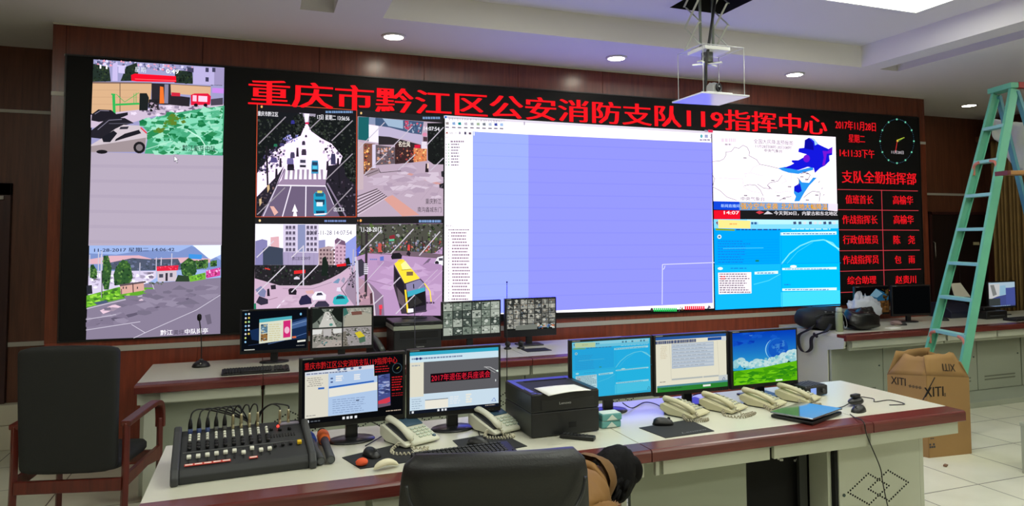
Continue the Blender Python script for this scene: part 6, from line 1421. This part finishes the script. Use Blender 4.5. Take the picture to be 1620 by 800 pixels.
t = thing('office_chair', 'black leather office chair seen from behind in front of the front desk', 'chair', (2.135, -4.03, 0), math.radians(-13))
def qq(v, p): return math.copysign(abs(v)**p, v)
rings = []
for i in range(19):
    f = i/18; z = .50+.60*f; y0 = -.27-.05*f+.03*math.sin(PI*f)
    e = 1.0 if f < .88 else math.sqrt(max(.01, 1-((f-.88)/.12)**2.6))
    wv = (.262+.028*math.sin(PI*min(1, f*.9)))*(.86+.14*e if f >= .88 else 1)
    th = .055*(.35+.65*e)
    rings.append([(wv*qq(math.cos(a), .35), y0+th*qq(math.sin(a), .6)-.03*(abs(qq(math.cos(a), .35))**3)*-1, z) for a in [2*PI*k/36 for k in range(36)]])
MB().loft(rings).build('backrest', M_leath, t)
arc = [(-.262, -.355, .56), (-.258, -.372, .70), (-.235, -.386, .85), (-.14, -.395, .90), (0, -.397, .905), (.14, -.395, .90), (.235, -.386, .85), (.258, -.372, .70), (.262, -.355, .56)]
arc = [(-.20, -.368, .93), (-.10, -.376, .915), (0, -.378, .91), (.10, -.376, .915), (.20, -.368, .93), (.245, -.352, .975), (.26, -.345, 1.03)]
MB().tube(spline([(-.26, -.345, 1.03), (-.245, -.352, .975)]+arc, 5), .0055, 6).build('piping', mat('leather_seam', (40, 42, 43), .4), t)
rings = []
for i in range(7):
    s = -1+2*i/6; e = (max(.05, 1-abs(s)**5))**.5
    rings.append([(.26*e*qq(math.cos(a), .4), .0+.25*e*qq(math.sin(a), .4), .455+.05*s) for a in [2*PI*k/32 for k in range(32)]])
MB().loft(rings).build('seat', M_leath, t)
for s in (-1, 1):
    MB().tube(spline([(s*.26, -.20, .46), (s*.30, -.20, .55), (s*.30, -.16, .66), (s*.30, .08, .66), (s*.30, .14, .58), (s*.26, .10, .46)], 6), .018, 8).build('armrest', M_black, t)
MB().cyl((0, 0, .12), (0, 0, .40), .028, n=16).build('gas_column', mat('chrome', (180, 180, 180), .2, .9), t)
for k in range(5):
    a = 2*PI*k/5+.3; e = Vector((.29*math.cos(a), .29*math.sin(a), .075))
    f = MB().tube([(0, 0, .125), e*.5+Vector((0, 0, .07)), e], [.026, .022, .016], 8).build('leg', M_black, t)
    MB().tube([e+Vector((-.012*math.sin(a), .012*math.cos(a), -.045)), e+Vector((.012*math.sin(a), -.012*math.cos(a), -.045))], .028, 14).build('castor', M_black, f)

# ================================================================== THE PERSON
M_jack = mat('jacket_mustard', (126, 88, 36), .75, noise=.14, scale=9, bump=1.0, bscale=13)
M_skin = mat('skin', (206, 158, 130), .5)
M_hair = mat('hair_black', (9, 8, 9), .75, spec=.15, bump=1.0, bscale=55, stretch=(1, 1, .25))
M_jeans = mat('trousers_dark', (30, 32, 40), .8)
ORG = Vector((2.15, -4.03, 0))
pt = thing('person', 'person in a mustard jacket with black hair bending down beside the office chair', 'person', ORG)
def skinned(name, verts, edges, m, parent, sub=2, root=0, loc=(0, 0, 0)):
    me = bpy.data.meshes.new(name); me.from_pydata([tuple(Vector(v[:3])-ORG) for v in verts], edges, []); me.materials.append(m)
    o = bpy.data.objects.new(name, me); COL.objects.link(o); o.parent = parent
    md = o.modifiers.new('skin', 'SKIN'); md.use_smooth_shade = True
    sv = me.skin_vertices[0].data if me.skin_vertices else None
    if sv is None:
        bpy.context.view_layer.objects.active = o; o.select_set(True); bpy.ops.mesh.customdata_skin_add(); sv = me.skin_vertices[0].data
    for i, v in enumerate(verts): sv[i].radius = (v[3], v[4] if len(v) > 4 else v[3]); sv[i].use_root = (i == root)
    s = o.modifiers.new('sub', 'SUBSURF'); s.levels = sub; s.render_levels = sub
    return o
PEL = (2.16, -4.02, .57); CH = (2.46, -3.89, .73); NK = (2.625, -3.79, .80)
HC = Vector((2.762, -3.722, .748))
body = [(*PEL, .105, .09), (2.30, -3.96, .655, .09, .08), (*CH, .09, .085), (2.585, -3.815, .79, .05), (2.66, -3.775, .79, .052), (2.71, -3.75, .772, .05),
        # right arm (towards the camera's right), reaching down under the desk
        (2.55, -3.965, .735, .042), (2.70, -3.98, .55, .042), (2.84, -3.80, .40, .032), (2.875, -3.765, .37, .026), (2.90, -3.735, .345, .026),
        # left arm
        (2.44, -3.715, .77, .042), (2.62, -3.58, .58, .042), (2.80, -3.56, .42, .032), (2.835, -3.555, .39, .026), (2.865, -3.55, .365, .026),
        # legs, seated
        (2.26, -4.08, .545, .085), (2.36, -3.66, .51, .065), (2.38, -3.62, .28, .05), (2.38, -3.64, .09, .04), (2.39, -3.52, .045, .035),
        (2.09, -3.98, .545, .085), (2.13, -3.58, .51, .065), (2.14, -3.55, .28, .05), (2.14, -3.57, .09, .04), (2.15, -3.45, .045, .035)]
bed = [(0, 1), (1, 2), (2, 3), (3, 4), (4, 5), (2, 6), (6, 7), (7, 8), (8, 9), (9, 10), (2, 11), (11, 12), (12, 13), (13, 14), (14, 15), (0, 16), (16, 17), (17, 18), (18, 19), (19, 20), (0, 21), (21, 22), (22, 23), (23, 24), (24, 25)]
def fingers(i0, base, d, side):
    d = Vector(d).normalized(); up = Vector((0, 0, 1)); sd = d.cross(up).normalized()*side; dn = -sd.cross(d).normalized()*side
    base = Vector(base)
    for k, L in enumerate((.060, .068, .064, .050)):
        a = base+sd*(.021-.014*k)+d*.012; b_ = a+d*L*.5+dn*.004; c_ = b_+d*L*.38+dn*.02
        n0 = len(body); body.extend([(*a, .0085), (*b_, .008), (*c_, .007)]); bed.extend([(i0, n0), (n0, n0+1), (n0+1, n0+2)])
    a = base-d*.012+sd*.026; b_ = a+d*.026+sd*.014+dn*.006; c_ = b_+d*.024+dn*.01
    n0 = len(body); body.extend([(*a, .0095), (*b_, .009), (*c_, .0078)]); bed.extend([(i0-1, n0), (n0, n0+1), (n0+1, n0+2)])
fingers(10, body[10][:3], (.03, .03, -.03), 1); fingers(15, body[15][:3], (.03, .01, -.03), -1)
bo = skinned('body', body, bed, M_skin, pt)
# head: modelled in its own frame (z up the crown, -y face), tipped forward and sideways
face = Vector((.62, .34, -.70)).normalized(); crown = Vector((.62, .25, .70)); crown = (crown-face*crown.dot(face)).normalized(); sdv = crown.cross(face).normalized()
def HW(p): return HC + sdv*p[0] - face*p[1] + crown*p[2] - ORG
def headshape(scale, off, n=28, k=22, hair=False, seed=4):
    rr = random.Random(seed); rings = []
    for i in range(1, k):
        th = PI*i/k; ring = []
        for j in range(n):
            a = 2*PI*j/n; x, y, z = math.sin(th)*math.cos(a), math.sin(th)*math.sin(a), -math.cos(th)
            rx, ry, rz = .076, .096, .118
            px_, py_, pz_ = rx*x, ry*y, rz*z
            if z < 0: px_ *= 1-.28*z*z; py_ *= 1-.12*z*z
            if y < 0 and not hair:
                nb = math.exp(-((x/.16)**2))*math.exp(-(((z+.12)/.16)**2)); py_ -= .020*nb*(1 if z < .1 else .4)
                py_ -= .006*math.exp(-((x/.3)**2))*math.exp(-(((z+.48)/.08)**2))
                py_ += .007*(math.exp(-(((abs(x)-.38)/.16)**2))*math.exp(-(((z-.06)/.10)**2)))
            if hair:
                w_ = 1+.045*math.sin(9*a+3*th)+.03*math.sin(17*a-5*th)+rr.uniform(-.02, .02)
                px_ *= scale*w_; py_ *= scale*w_; pz_ *= scale*(1+.02*math.sin(7*a))
            ring.append((px_, py_+off, pz_))
        rings.append(ring)
    return rings
hb = MB().loft([[HW(p) for p in r] for r in headshape(1, 0)])
for s in (-1, 1):
    hb.loft([[HW((s*(.070+.012*i/3), .012+.016*math.cos(a)*(1-.2*i), -.012+.028*math.sin(a)*(1-.2*i))) for a in [2*PI*k/12 for k in range(12)]] for i in range(4)])
hd = hb.build('head', M_skin, pt)
b = MB()
for s in (-1, 1): b.ball(HW((s*.030, -.082, .010)), .010, 10, 6)
b.build('eyes', mat('eye_dark', (30, 24, 22), .3), hd)
MB().tube([HW((-.022, -.088, -.058)), HW((0, -.094, -.056)), HW((.022, -.088, -.058))], .0035, 8).build('mouth', mat('lips', (160, 92, 84), .5), hd)
hr = [[p for p in r] for r in headshape(1.18, .012, 40, 24, True)]
hr2 = []
for r in hr:
    q = []
    for (x, y, z) in r:
        if y < -.035 and z < .045: y = -.035+(y+.035)*.25; 
        if z < -.06: z = -.06+(z+.06)*.3
        q.append(HW((x, y, z)))
    hr2.append(q)
MB().loft(hr2).build('hair', M_hair, hd)
rr = random.Random(8); b = MB()
for k in range(46):
    a = rr.uniform(-.1, PI+.1); zz_ = rr.uniform(-.06, .02); base = (.080*math.cos(a), .016+.100*math.sin(a), zz_); tip = (base[0]*1.08+rr.uniform(-.012, .012), base[1]*1.10+rr.uniform(-.012, .012), zz_-rr.uniform(.03, .055))
    mid = [(x+y)/2*1.04 for x, y in zip(base, tip)]
    b.tube([HW(base), HW(mid), HW(tip)], [.012, .008, .001], 6)
b.build('hair_locks', M_hair, hd)
bun = HW((-.0, .095, .055)); b = MB()
bc = Vector((2.848, -3.732, .782))-ORG
rings = []
for i in range(1, 12):
    th = PI*i/12; rings.append([tuple(bc+Vector(((.040+.006*math.sin(5*a))*math.sin(th)*math.cos(a), (.040)*math.sin(th)*math.sin(a), -.056*math.cos(th)))) for a in [2*PI*k/18 for k in range(18)]])
MB().loft(rings).build('hair_bun', M_hair, hd)
jv = [(*PEL, .165, .15), (2.30, -3.96, .665, .165, .15), (CH[0], CH[1], CH[2]+.012, .178, .165), (2.575, -3.82, .775, .135, .13), (2.64, -3.787, .785, .092),
      (2.57, -3.985, .735, .085), (2.70, -3.985, .56, .066), (2.83, -3.81, .41, .046), (2.44, -3.70, .775, .078), (2.61, -3.59, .59, .062), (2.785, -3.562, .435, .046)]
je = [(0, 1), (1, 2), (2, 3), (3, 4), (2, 5), (5, 6), (6, 7), (2, 8), (8, 9), (9, 10)]
jk = skinned('jacket', jv, je, M_jack, bo, 3)
tx = bpy.data.textures.new('cloth_folds', 'CLOUDS'); tx.noise_scale = .075; tx.noise_depth = 2
dm = jk.modifiers.new('folds', 'DISPLACE'); dm.texture = tx; dm.strength = .028; dm.mid_level = .5; dm.texture_coords = 'LOCAL'
nd = (Vector((2.70, -3.75, .775))-Vector((2.55, -3.83, .78))).normalized()
b = MB(); rings = []
a_ = nd.cross(Vector((0, 0, 1))).normalized(); b_ = a_.cross(nd)
for i in range(6):
    f = i/5; c = Vector((2.61, -3.80, .783))-ORG+nd*(.08*f); r_ = .104-.022*f+.008*math.sin(PI*f)
    rings.append([c+(a_*math.cos(th)+b_*math.sin(th)*1.05)*r_*(1+.06*math.sin(3*th)+.025*math.sin(7*th+2*f)) for th in [2*PI*k/26 for k in range(26)]])
for i in range(5, -1, -1):
    f = i/5; c = Vector((2.61, -3.80, .783))-ORG+nd*(.08*f); r_ = .095-.030*f
    rings.append([c+(a_*math.cos(th)+b_*math.sin(th)*1.05)*r_ for th in [2*PI*k/26 for k in range(26)]])
MB().loft(rings, caps=False).build('collar', mat('jacket_collar', (108, 76, 34), .8, bump=.5, bscale=30), jk)
tv = [(*PEL, .155, .14), (2.26, -4.08, .55, .10), (2.36, -3.66, .515, .08), (2.38, -3.62, .28, .065), (2.38, -3.64, .12, .058), (2.09, -3.98, .55, .10), (2.13, -3.58, .515, .08), (2.14, -3.55, .28, .065), (2.14, -3.57, .12, .058)]
skinned('trousers', tv, [(0, 1), (1, 2), (2, 3), (3, 4), (0, 5), (5, 6), (6, 7), (7, 8)], M_jeans, bo, 2)
for x, y in ((2.385, -3.59), (2.145, -3.52)):
    rings = []
    for i in range(9):
        s = -1+2*i/8; e = math.sqrt(max(.06, 1-abs(s)**3.5)); rings.append([(x-ORG.x+.045*e*math.cos(a), y-ORG.y+.13*s, max(.0, .035+(.042-.012*s)*e*math.sin(a))) for a in [2*PI*k/14 for k in range(14)]])
    MB().loft(rings).build('shoe', M_black, bo)

# ================================================================== STEP LADDER
M_lad = mat('ladder_green', (96, 172, 142), .5, noise=.10, scale=6)
M_lad2 = mat('ladder_tread', (128, 182, 176), .5)
M_ladr = mat('ladder_bracket_red', (190, 112, 92), .6)
LA, LK, LB = .292, .272, Vector((7.065, -1.545, 0)); LH = 3.10
LR = Vector((math.sin(LA), math.cos(LA), 0)); LL = Vector((math.cos(LA), -math.sin(LA), 0))
def lw(z): return .60+(.245-.60)*z/LH
def lp(z, s): return LL*(LK*z)+Vector((0, 0, z))+LR*(s*lw(z)/2)
t = thing('step_ladder', 'tall pale green step ladder standing behind the cardboard box', 'ladder', LB)
for s in (-1, 1):
    b = MB(); p0, p1 = lp(0, s), lp(LH-.03, s); d = (p1-p0).normalized(); n_ = d.cross(LR).normalized()
    b.bar(p0, p1, .012, .07, up=n_)
    for q in (-1, 1): b.bar(p0+n_*q*.034-LR*s*.012, p1+n_*q*.034-LR*s*.012, .032, .008, up=n_)
    b.build('rail', M_lad, t)
    MB().obox(p0+Vector((0, 0, .02)), (.10, .06, .04), (0, 0, -LA)).build('rubber_foot', M_black, t, bevel=.006)
for i in range(9):
    z = .222+.314*i
    a, c = lp(z, -1), lp(z, 1)
    tr = MB().bar(a+LR*.008, c-LR*.008, .085, .03, up=(0, 0, 1)).build('rung', M_lad2, t, bevel=.003)
    if i in (2, 7):
        for s, p in ((1, a), (-1, c)):
            P_ = [p+LR*s*.01+Vector((0, 0, -.12)), p+LR*s*.02+Vector((0, 0, -.03)), p+LR*s*.09+Vector((0, 0, -.005))]
            MB().tube(spline([q+LL*-.045 for q in P_], 4), .014, 6).build('corner_brace', M_ladr, t)
a, c = lp(LH, -1), lp(LH, 1)
b = MB(); b.bar(a-LR*.03, c+LR*.03, .13, .05); b.build('top_cap', M_lad, t, bevel=.006)
MB().bar(a-LR*.035+LL*.06, a+LR*.02+LL*.06, .10, .054).build('cap_corner', mat('ladder_cap_red', (150, 50, 48), .6), t, bevel=.004)
for s in (-1, 1):
    p1 = lp(LH-.05, s*.9)+LL*.03; p0 = LL*(LK*LH+.80)+LR*s*.27
    MB().bar(p1, p0, .03, .055, up=LR).build('rear_leg', mat('ladder_rear_blue', (70, 128, 140), .5), t, bevel=.003)
for f in (.35, .72):
    q = [(lp(LH-.05, s*.9)+LL*.03).lerp(LL*(LK*LH+.80)+LR*s*.27, f) for s in (-1, 1)]
    MB().bar(q[0], q[1], .02, .035).build('rear_brace', mat('ladder_rear_blue', (70, 128, 140), .5), t)
# white film draped over an upper rung, and a broom lying across the ladder
M_film = mat('film_white', (200, 202, 190), .55, bump=.7, bscale=12)
def at_d(u, v, d): return CAM + ray(u, v)*d
top = [(1561, 197, 7.25), (1566, 191, 7.2), (1577, 188, 7.1), (1590, 191, 7.05), (1602, 194, 7.0), (1618, 192, 6.95), (1650, 196, 6.9)]
low = [(1563, 202, 7.25), (1570, 212, 7.3), (1580, 226, 7.35), (1592, 245, 7.35), (1606, 264, 7.3), (1622, 278, 7.25), (1655, 284, 7.2)]
rows_ = []
for i in range(25):
    f = i/24*6; k = min(5, int(f)); g = f-k
    A_ = at_d(*[top[k][q]+(top[k+1][q]-top[k][q])*g for q in range(3)]); B2_ = at_d(*[low[k][q]+(low[k+1][q]-low[k][q])*g for q in range(3)])
    rows_.append([A_.lerp(B2_, j/10)+LL*(.05*math.sin(PI*j/10)+.018*math.sin(3.1*f+1.3*j))+Vector((0, 0, .006*math.sin(5*f+j))) for j in range(11)])
c0 = rows_[0][0].copy()
tag(MB().sheet([[p-c0 for p in rw] for rw in rows_]).build('plastic_film', M_film, loc=c0, solid=.003), 'white plastic film draped over the upper part of the green ladder', 'plastic film')
pa = at_y(1587, 274, -2.05); pb2 = pa+Vector((.9, -.22, .02))
t = thing('wooden_board', 'tan wooden board with a dark red end resting on the ladder at the right border', 'board', pa)
MB().bar((0, 0, 0), pb2-pa, .14, .035).build('plank', wood_mat('board_tan', (140, 98, 48), (170, 124, 70), .5, 'x'), t, bevel=.003)
MB().bar(-(pb2-pa).normalized()*.02, (pb2-pa).normalized()*.012, .142, .038).build('painted_end', mat('board_end_red', (92, 34, 34), .6), t)

# ================================================================== CARDBOARD BOX
M_card = mat('cardboard', (150, 116, 70), .85, noise=.10, scale=4)
M_cardl = mat('cardboard_inner', (120, 86, 52), .9)
M_ink = mat('ink_black', (34, 30, 30), .8)
FL, FR, BR, BL = [Vector((x, y, 0)) for x, y in ((6.325, -2.16), (6.735, -2.20), (6.70, -1.86), (6.245, -1.86))]
O_ = (FL+FR+BR+BL)/4
t = thing('cardboard_box', 'tall open cardboard box with black lettering standing on the tiles behind the front desk', 'box', O_)
C4 = [p-O_ for p in (FL, FR, BR, BL)]; TOPZ = [.635, .60, .60, .60]
cen = Vector((0, 0, 0))
def wall(i, j, name):
    a, c = C4[i], C4[j]; n_ = (c-a).cross(Vector((0, 0, 1))).normalized()*.004
    up_a, up_c = Vector((0, 0, TOPZ[i])), Vector((0, 0, TOPZ[j]))
    b = MB(); vs = [a, c, c+up_c, a+up_a]; b.add([v+n_ for v in vs]+[v-n_ for v in vs], [(0, 1, 2, 3), (7, 6, 5, 4), (0, 4, 5, 1), (1, 5, 6, 2), (2, 6, 7, 3), (3, 7, 4, 0)])
    return b.build(name, M_card, t)
wall(0, 1, 'front_side'); wall(1, 2, 'right_side'); wall(2, 3, 'rear_side'); wall(3, 0, 'left_side')
MB().prism([(p.x, p.y) for p in C4], .002, .008, 'z').build('bottom', M_cardl, t)
def flap(i, j, ta, tc, za, zc, name):
    a, c = C4[i], C4[j]; n_ = (c-a).cross(Vector((0, 0, 1))).normalized()
    A_, C_2 = a+Vector((0, 0, TOPZ[i])), c+Vector((0, 0, TOPZ[j]))
    e = (c-a); tA = a+e*ta[0]-n_*ta[1]+Vector((0, 0, za)); tC = a+e*tc[0]-n_*tc[1]+Vector((0, 0, zc))
    N = 8; grid = []
    rr_ = random.Random(i+3)
    for r_ in range(5):
        f = r_/4; grid.append([(A_.lerp(C_2, k/N)).lerp(tA.lerp(tC, k/N), f)+Vector((0, 0, (rr_.uniform(-.008, .008) if r_ == 4 else 0)))+n_*.012*math.sin(PI*f)*math.sin(PI*k/N*2) for k in range(N+1)])
    MB().sheet(grid).build(name, M_card, t, solid=.006)
    return A_, C_2, tA, tC
F1 = flap(0, 1, (.02, .03), (.72, .03), .79, .80, 'front_flap')
F2 = flap(3, 0, (.38, .05), (.95, .05), .775, .77, 'left_flap')
F3 = flap(1, 2, (.05, .07), (.95, .06), .73, .77, 'right_flap')
F4 = flap(2, 3, (.1, .06), (.9, .05), .80, .79, 'rear_flap')
ax = (C4[1]-C4[0]).normalized(); nf = ax.cross(Vector((0, 0, 1))).normalized()
def onfront(u, v):
    p = at_y(u, v, -2.18); s = (p-O_-C4[0]).dot(ax); return C4[0]+ax*s+nf*.0055+Vector((0, 0, p.z))
a = onfront(1465, 629); a2 = onfront(1493, 626); h = .075
text_part('XITI', 'printed_word', M_ink, t, a, a2-a, Vector((0, 0, h)), .03)
a = onfront(1463, 633); c = onfront(1480, 597)
MB().bar(a+nf*.001, c+nf*.001, .008, .002, up=nf).build('print_stroke', M_ink, t)
a = onfront(1494, 627); MB().box(0, .04, 0, .002, 0, .028).build('print_block', mat('ink_faded', (96, 76, 50), .8), t, loc=a)
n2 = (F1[1]-F1[0]).cross(F1[2]-F1[0]).normalized()*.008
eu = (F1[1]-F1[0]); ev = (F1[2]-F1[0]); p0 = F1[0]+eu*.68+ev*.62
if n2.y > 0: n2 = -n2
text_part('XITI', 'printed_word', M_ink, t, p0+n2*1.6, -eu*.30, -ev*.36, .03)
axl = (C4[0]-C4[3]).normalized(); nl = axl.cross(Vector((0, 0, 1))).normalized()
if nl.x > 0: nl = -nl
p0 = C4[3]+axl*.03+nl*.0055+Vector((0, 0, .53))
text_part('XITI', 'printed_word', M_ink, t, p0, axl*.12, Vector((0, 0, .06)), .03)
b = MB()
for k in range(4): b.bar(p0+axl*(.145+.026*k), p0+axl*(.162+.026*k)+Vector((0, 0, .01)), .002, .02, up=(0, 0, 1))
b.build('print_marks', mat('ink_faded', (96, 76, 50), .8), t)
a = onfront(1473, 708)
b = MB()
for k, (x, z) in enumerate(((0, 0), (.02, .0), (.04, .0), (.0, .02), (.035, .02), (.01, .065), (.03, .065))): b.bar(a+ax*x+Vector((0, 0, z)), a+ax*(x+.014)+Vector((0, 0, z)), .003, .014 if z < .05 else .006, up=(0, 0, 1))
b.build('print_symbols', mat('ink_grey', (60, 60, 64), .8), t)
# scraps on the tiles
q = at_z(1496, 737, 0); tag(MB().obox((0, 0, .006), (.06, .022, .012), (.1, .1, .5)).build('cardboard_scrap', mat('scrap_brown', (120, 90, 66), .9), loc=(q.x, q.y, 0)), 'small brown scrap lying on the tiles in front of the cardboard box', 'scrap')

# ================================================================== PROJECTOR LIFT
M_met = mat('lift_metal', (196, 198, 188), .4, .3)
M_tray = mat('lift_tray_gloss', (214, 214, 218), .18)
LX, LY = 4.66, -1.70
t = thing('projector_lift', 'scissor lift hanging from the dark ceiling opening with a white tray below', 'projector lift', (LX, LY, 2.80))
zT = ZU+.30-2.80
MB().prism([(-.20, .20), (.225, .17), (.225, -.22), (-.20, -.22)], 0, .012, 'z').build('tray', M_tray, t, bevel=.002)
b = MB(); b.box(-.13, .20, .0, .15, .012, .035); b.box(-.13, .10, -.18, -.10, .012, .028); b.build('tray_mount', M_white, t, bevel=.003)
zp = 3.17-2.80
MB().box(-.10, .13, -.12, .12, zp, zp+.028).build('carriage_plate', M_white, t, bevel=.003)
MB().cyl((.0, .0, zp-.075), (.0, 0, zp), .045, n=20).build('swivel', mat('lift_steel', (120, 124, 122), .35, .7), t)
b = MB(); b.bar((-.11, -.05, zp-.085), (.11, .05, zp-.085), .03, .012); b.bar((-.08, .08, zp-.085), (.08, -.08, zp-.085), .03, .012); b.build('bracket_arm', M_met, t)
for x, y in ((-.17, .15), (.20, .13), (.20, -.19), (-.17, -.19)):
    MB().cyl((x, y, .01), (x, y, zp+.012), .003, n=8).build('hanger_rod', M_met, t)
b = MB(); P_ = [(-.17, .15), (.20, .13), (.20, -.19), (-.17, -.19)]
for i in range(4): b.bar((*P_[i], zp+.012), (*P_[(i+1) % 4], zp+.012), .012, .004)
b.build('hanger_frame', M_met, t)
# scissor lattice: four stages on two sides, pinned at the crossings
z0, z1 = zp+.03, zT; st = 4
for sx_ in (-.13, .13):
    for k in range(st):
        a, c = z0+(z1-z0)*k/st, z0+(z1-z0)*(k+1)/st
        for s in (-1, 1):
            MB().bar((sx_+.008*s, -.10*s, a), (sx_+.008*s, .10*s, c), .005, .016, up=(1, 0, 0)).build('scissor_arm', M_met, t)
for x, y in ((-.045, .02), (.05, -.01)):
    MB().cyl((x, y, z0-.02), (x, y, zT), .011, n=12).build('guide_post', mat('lift_post', (132, 140, 130), .4, .4), t)
MB().box(-.20, .26, -.24, .24, zT, zT+.02).build('ceiling_mount', M_black, t)
cordmesh([(.03, -.06, zT), (.05, -.06, zT-.22), (.01, -.08, zT-.42), (-.05, -.09, zp+.02), (-.075, -.09, zp-.12), (-.07, -.07, .10), (-.09, -.02, .02)], .012, M_cable, 'thick_cable', t)
pc = thing('conference_camera', 'silver dome camera with a black lens standing on the lift tray', 'camera', (LX+.10, LY+.06, 2.835), math.radians(25))
MB().lathe([(.055, 0), (.058, .01), (.05, .022)], n=28).build('base', M_white, pc)
for s in (-1, 1): MB().prism([(-.035, .02), (.035, .02), (.03, .09), (.0, .115), (-.03, .09)], s*.058-.006, s*.058+.006, 'x').build('yoke', mat('camera_silver', (168, 168, 164), .35, .4), pc, bevel=.003)
MB().ball((0, 0, .075), (.05, .048, .048), 24, 14).build('head', mat('camera_silver', (168, 168, 164), .35, .4), pc)
MB().lathe([(.038, 0), (.040, .012), (.034, .016), (.028, .012)], (0, -.036, .075), n=24, rot=(PI/2, 0, 0)).build('lens_ring', M_black, pc)
MB().lathe([(.026, 0), (.02, .006), (.004, .009)], (0, -.046, .075), n=20, rot=(PI/2, 0, 0)).build('lens', mat('lens_glass', (24, 26, 32), .08), pc)
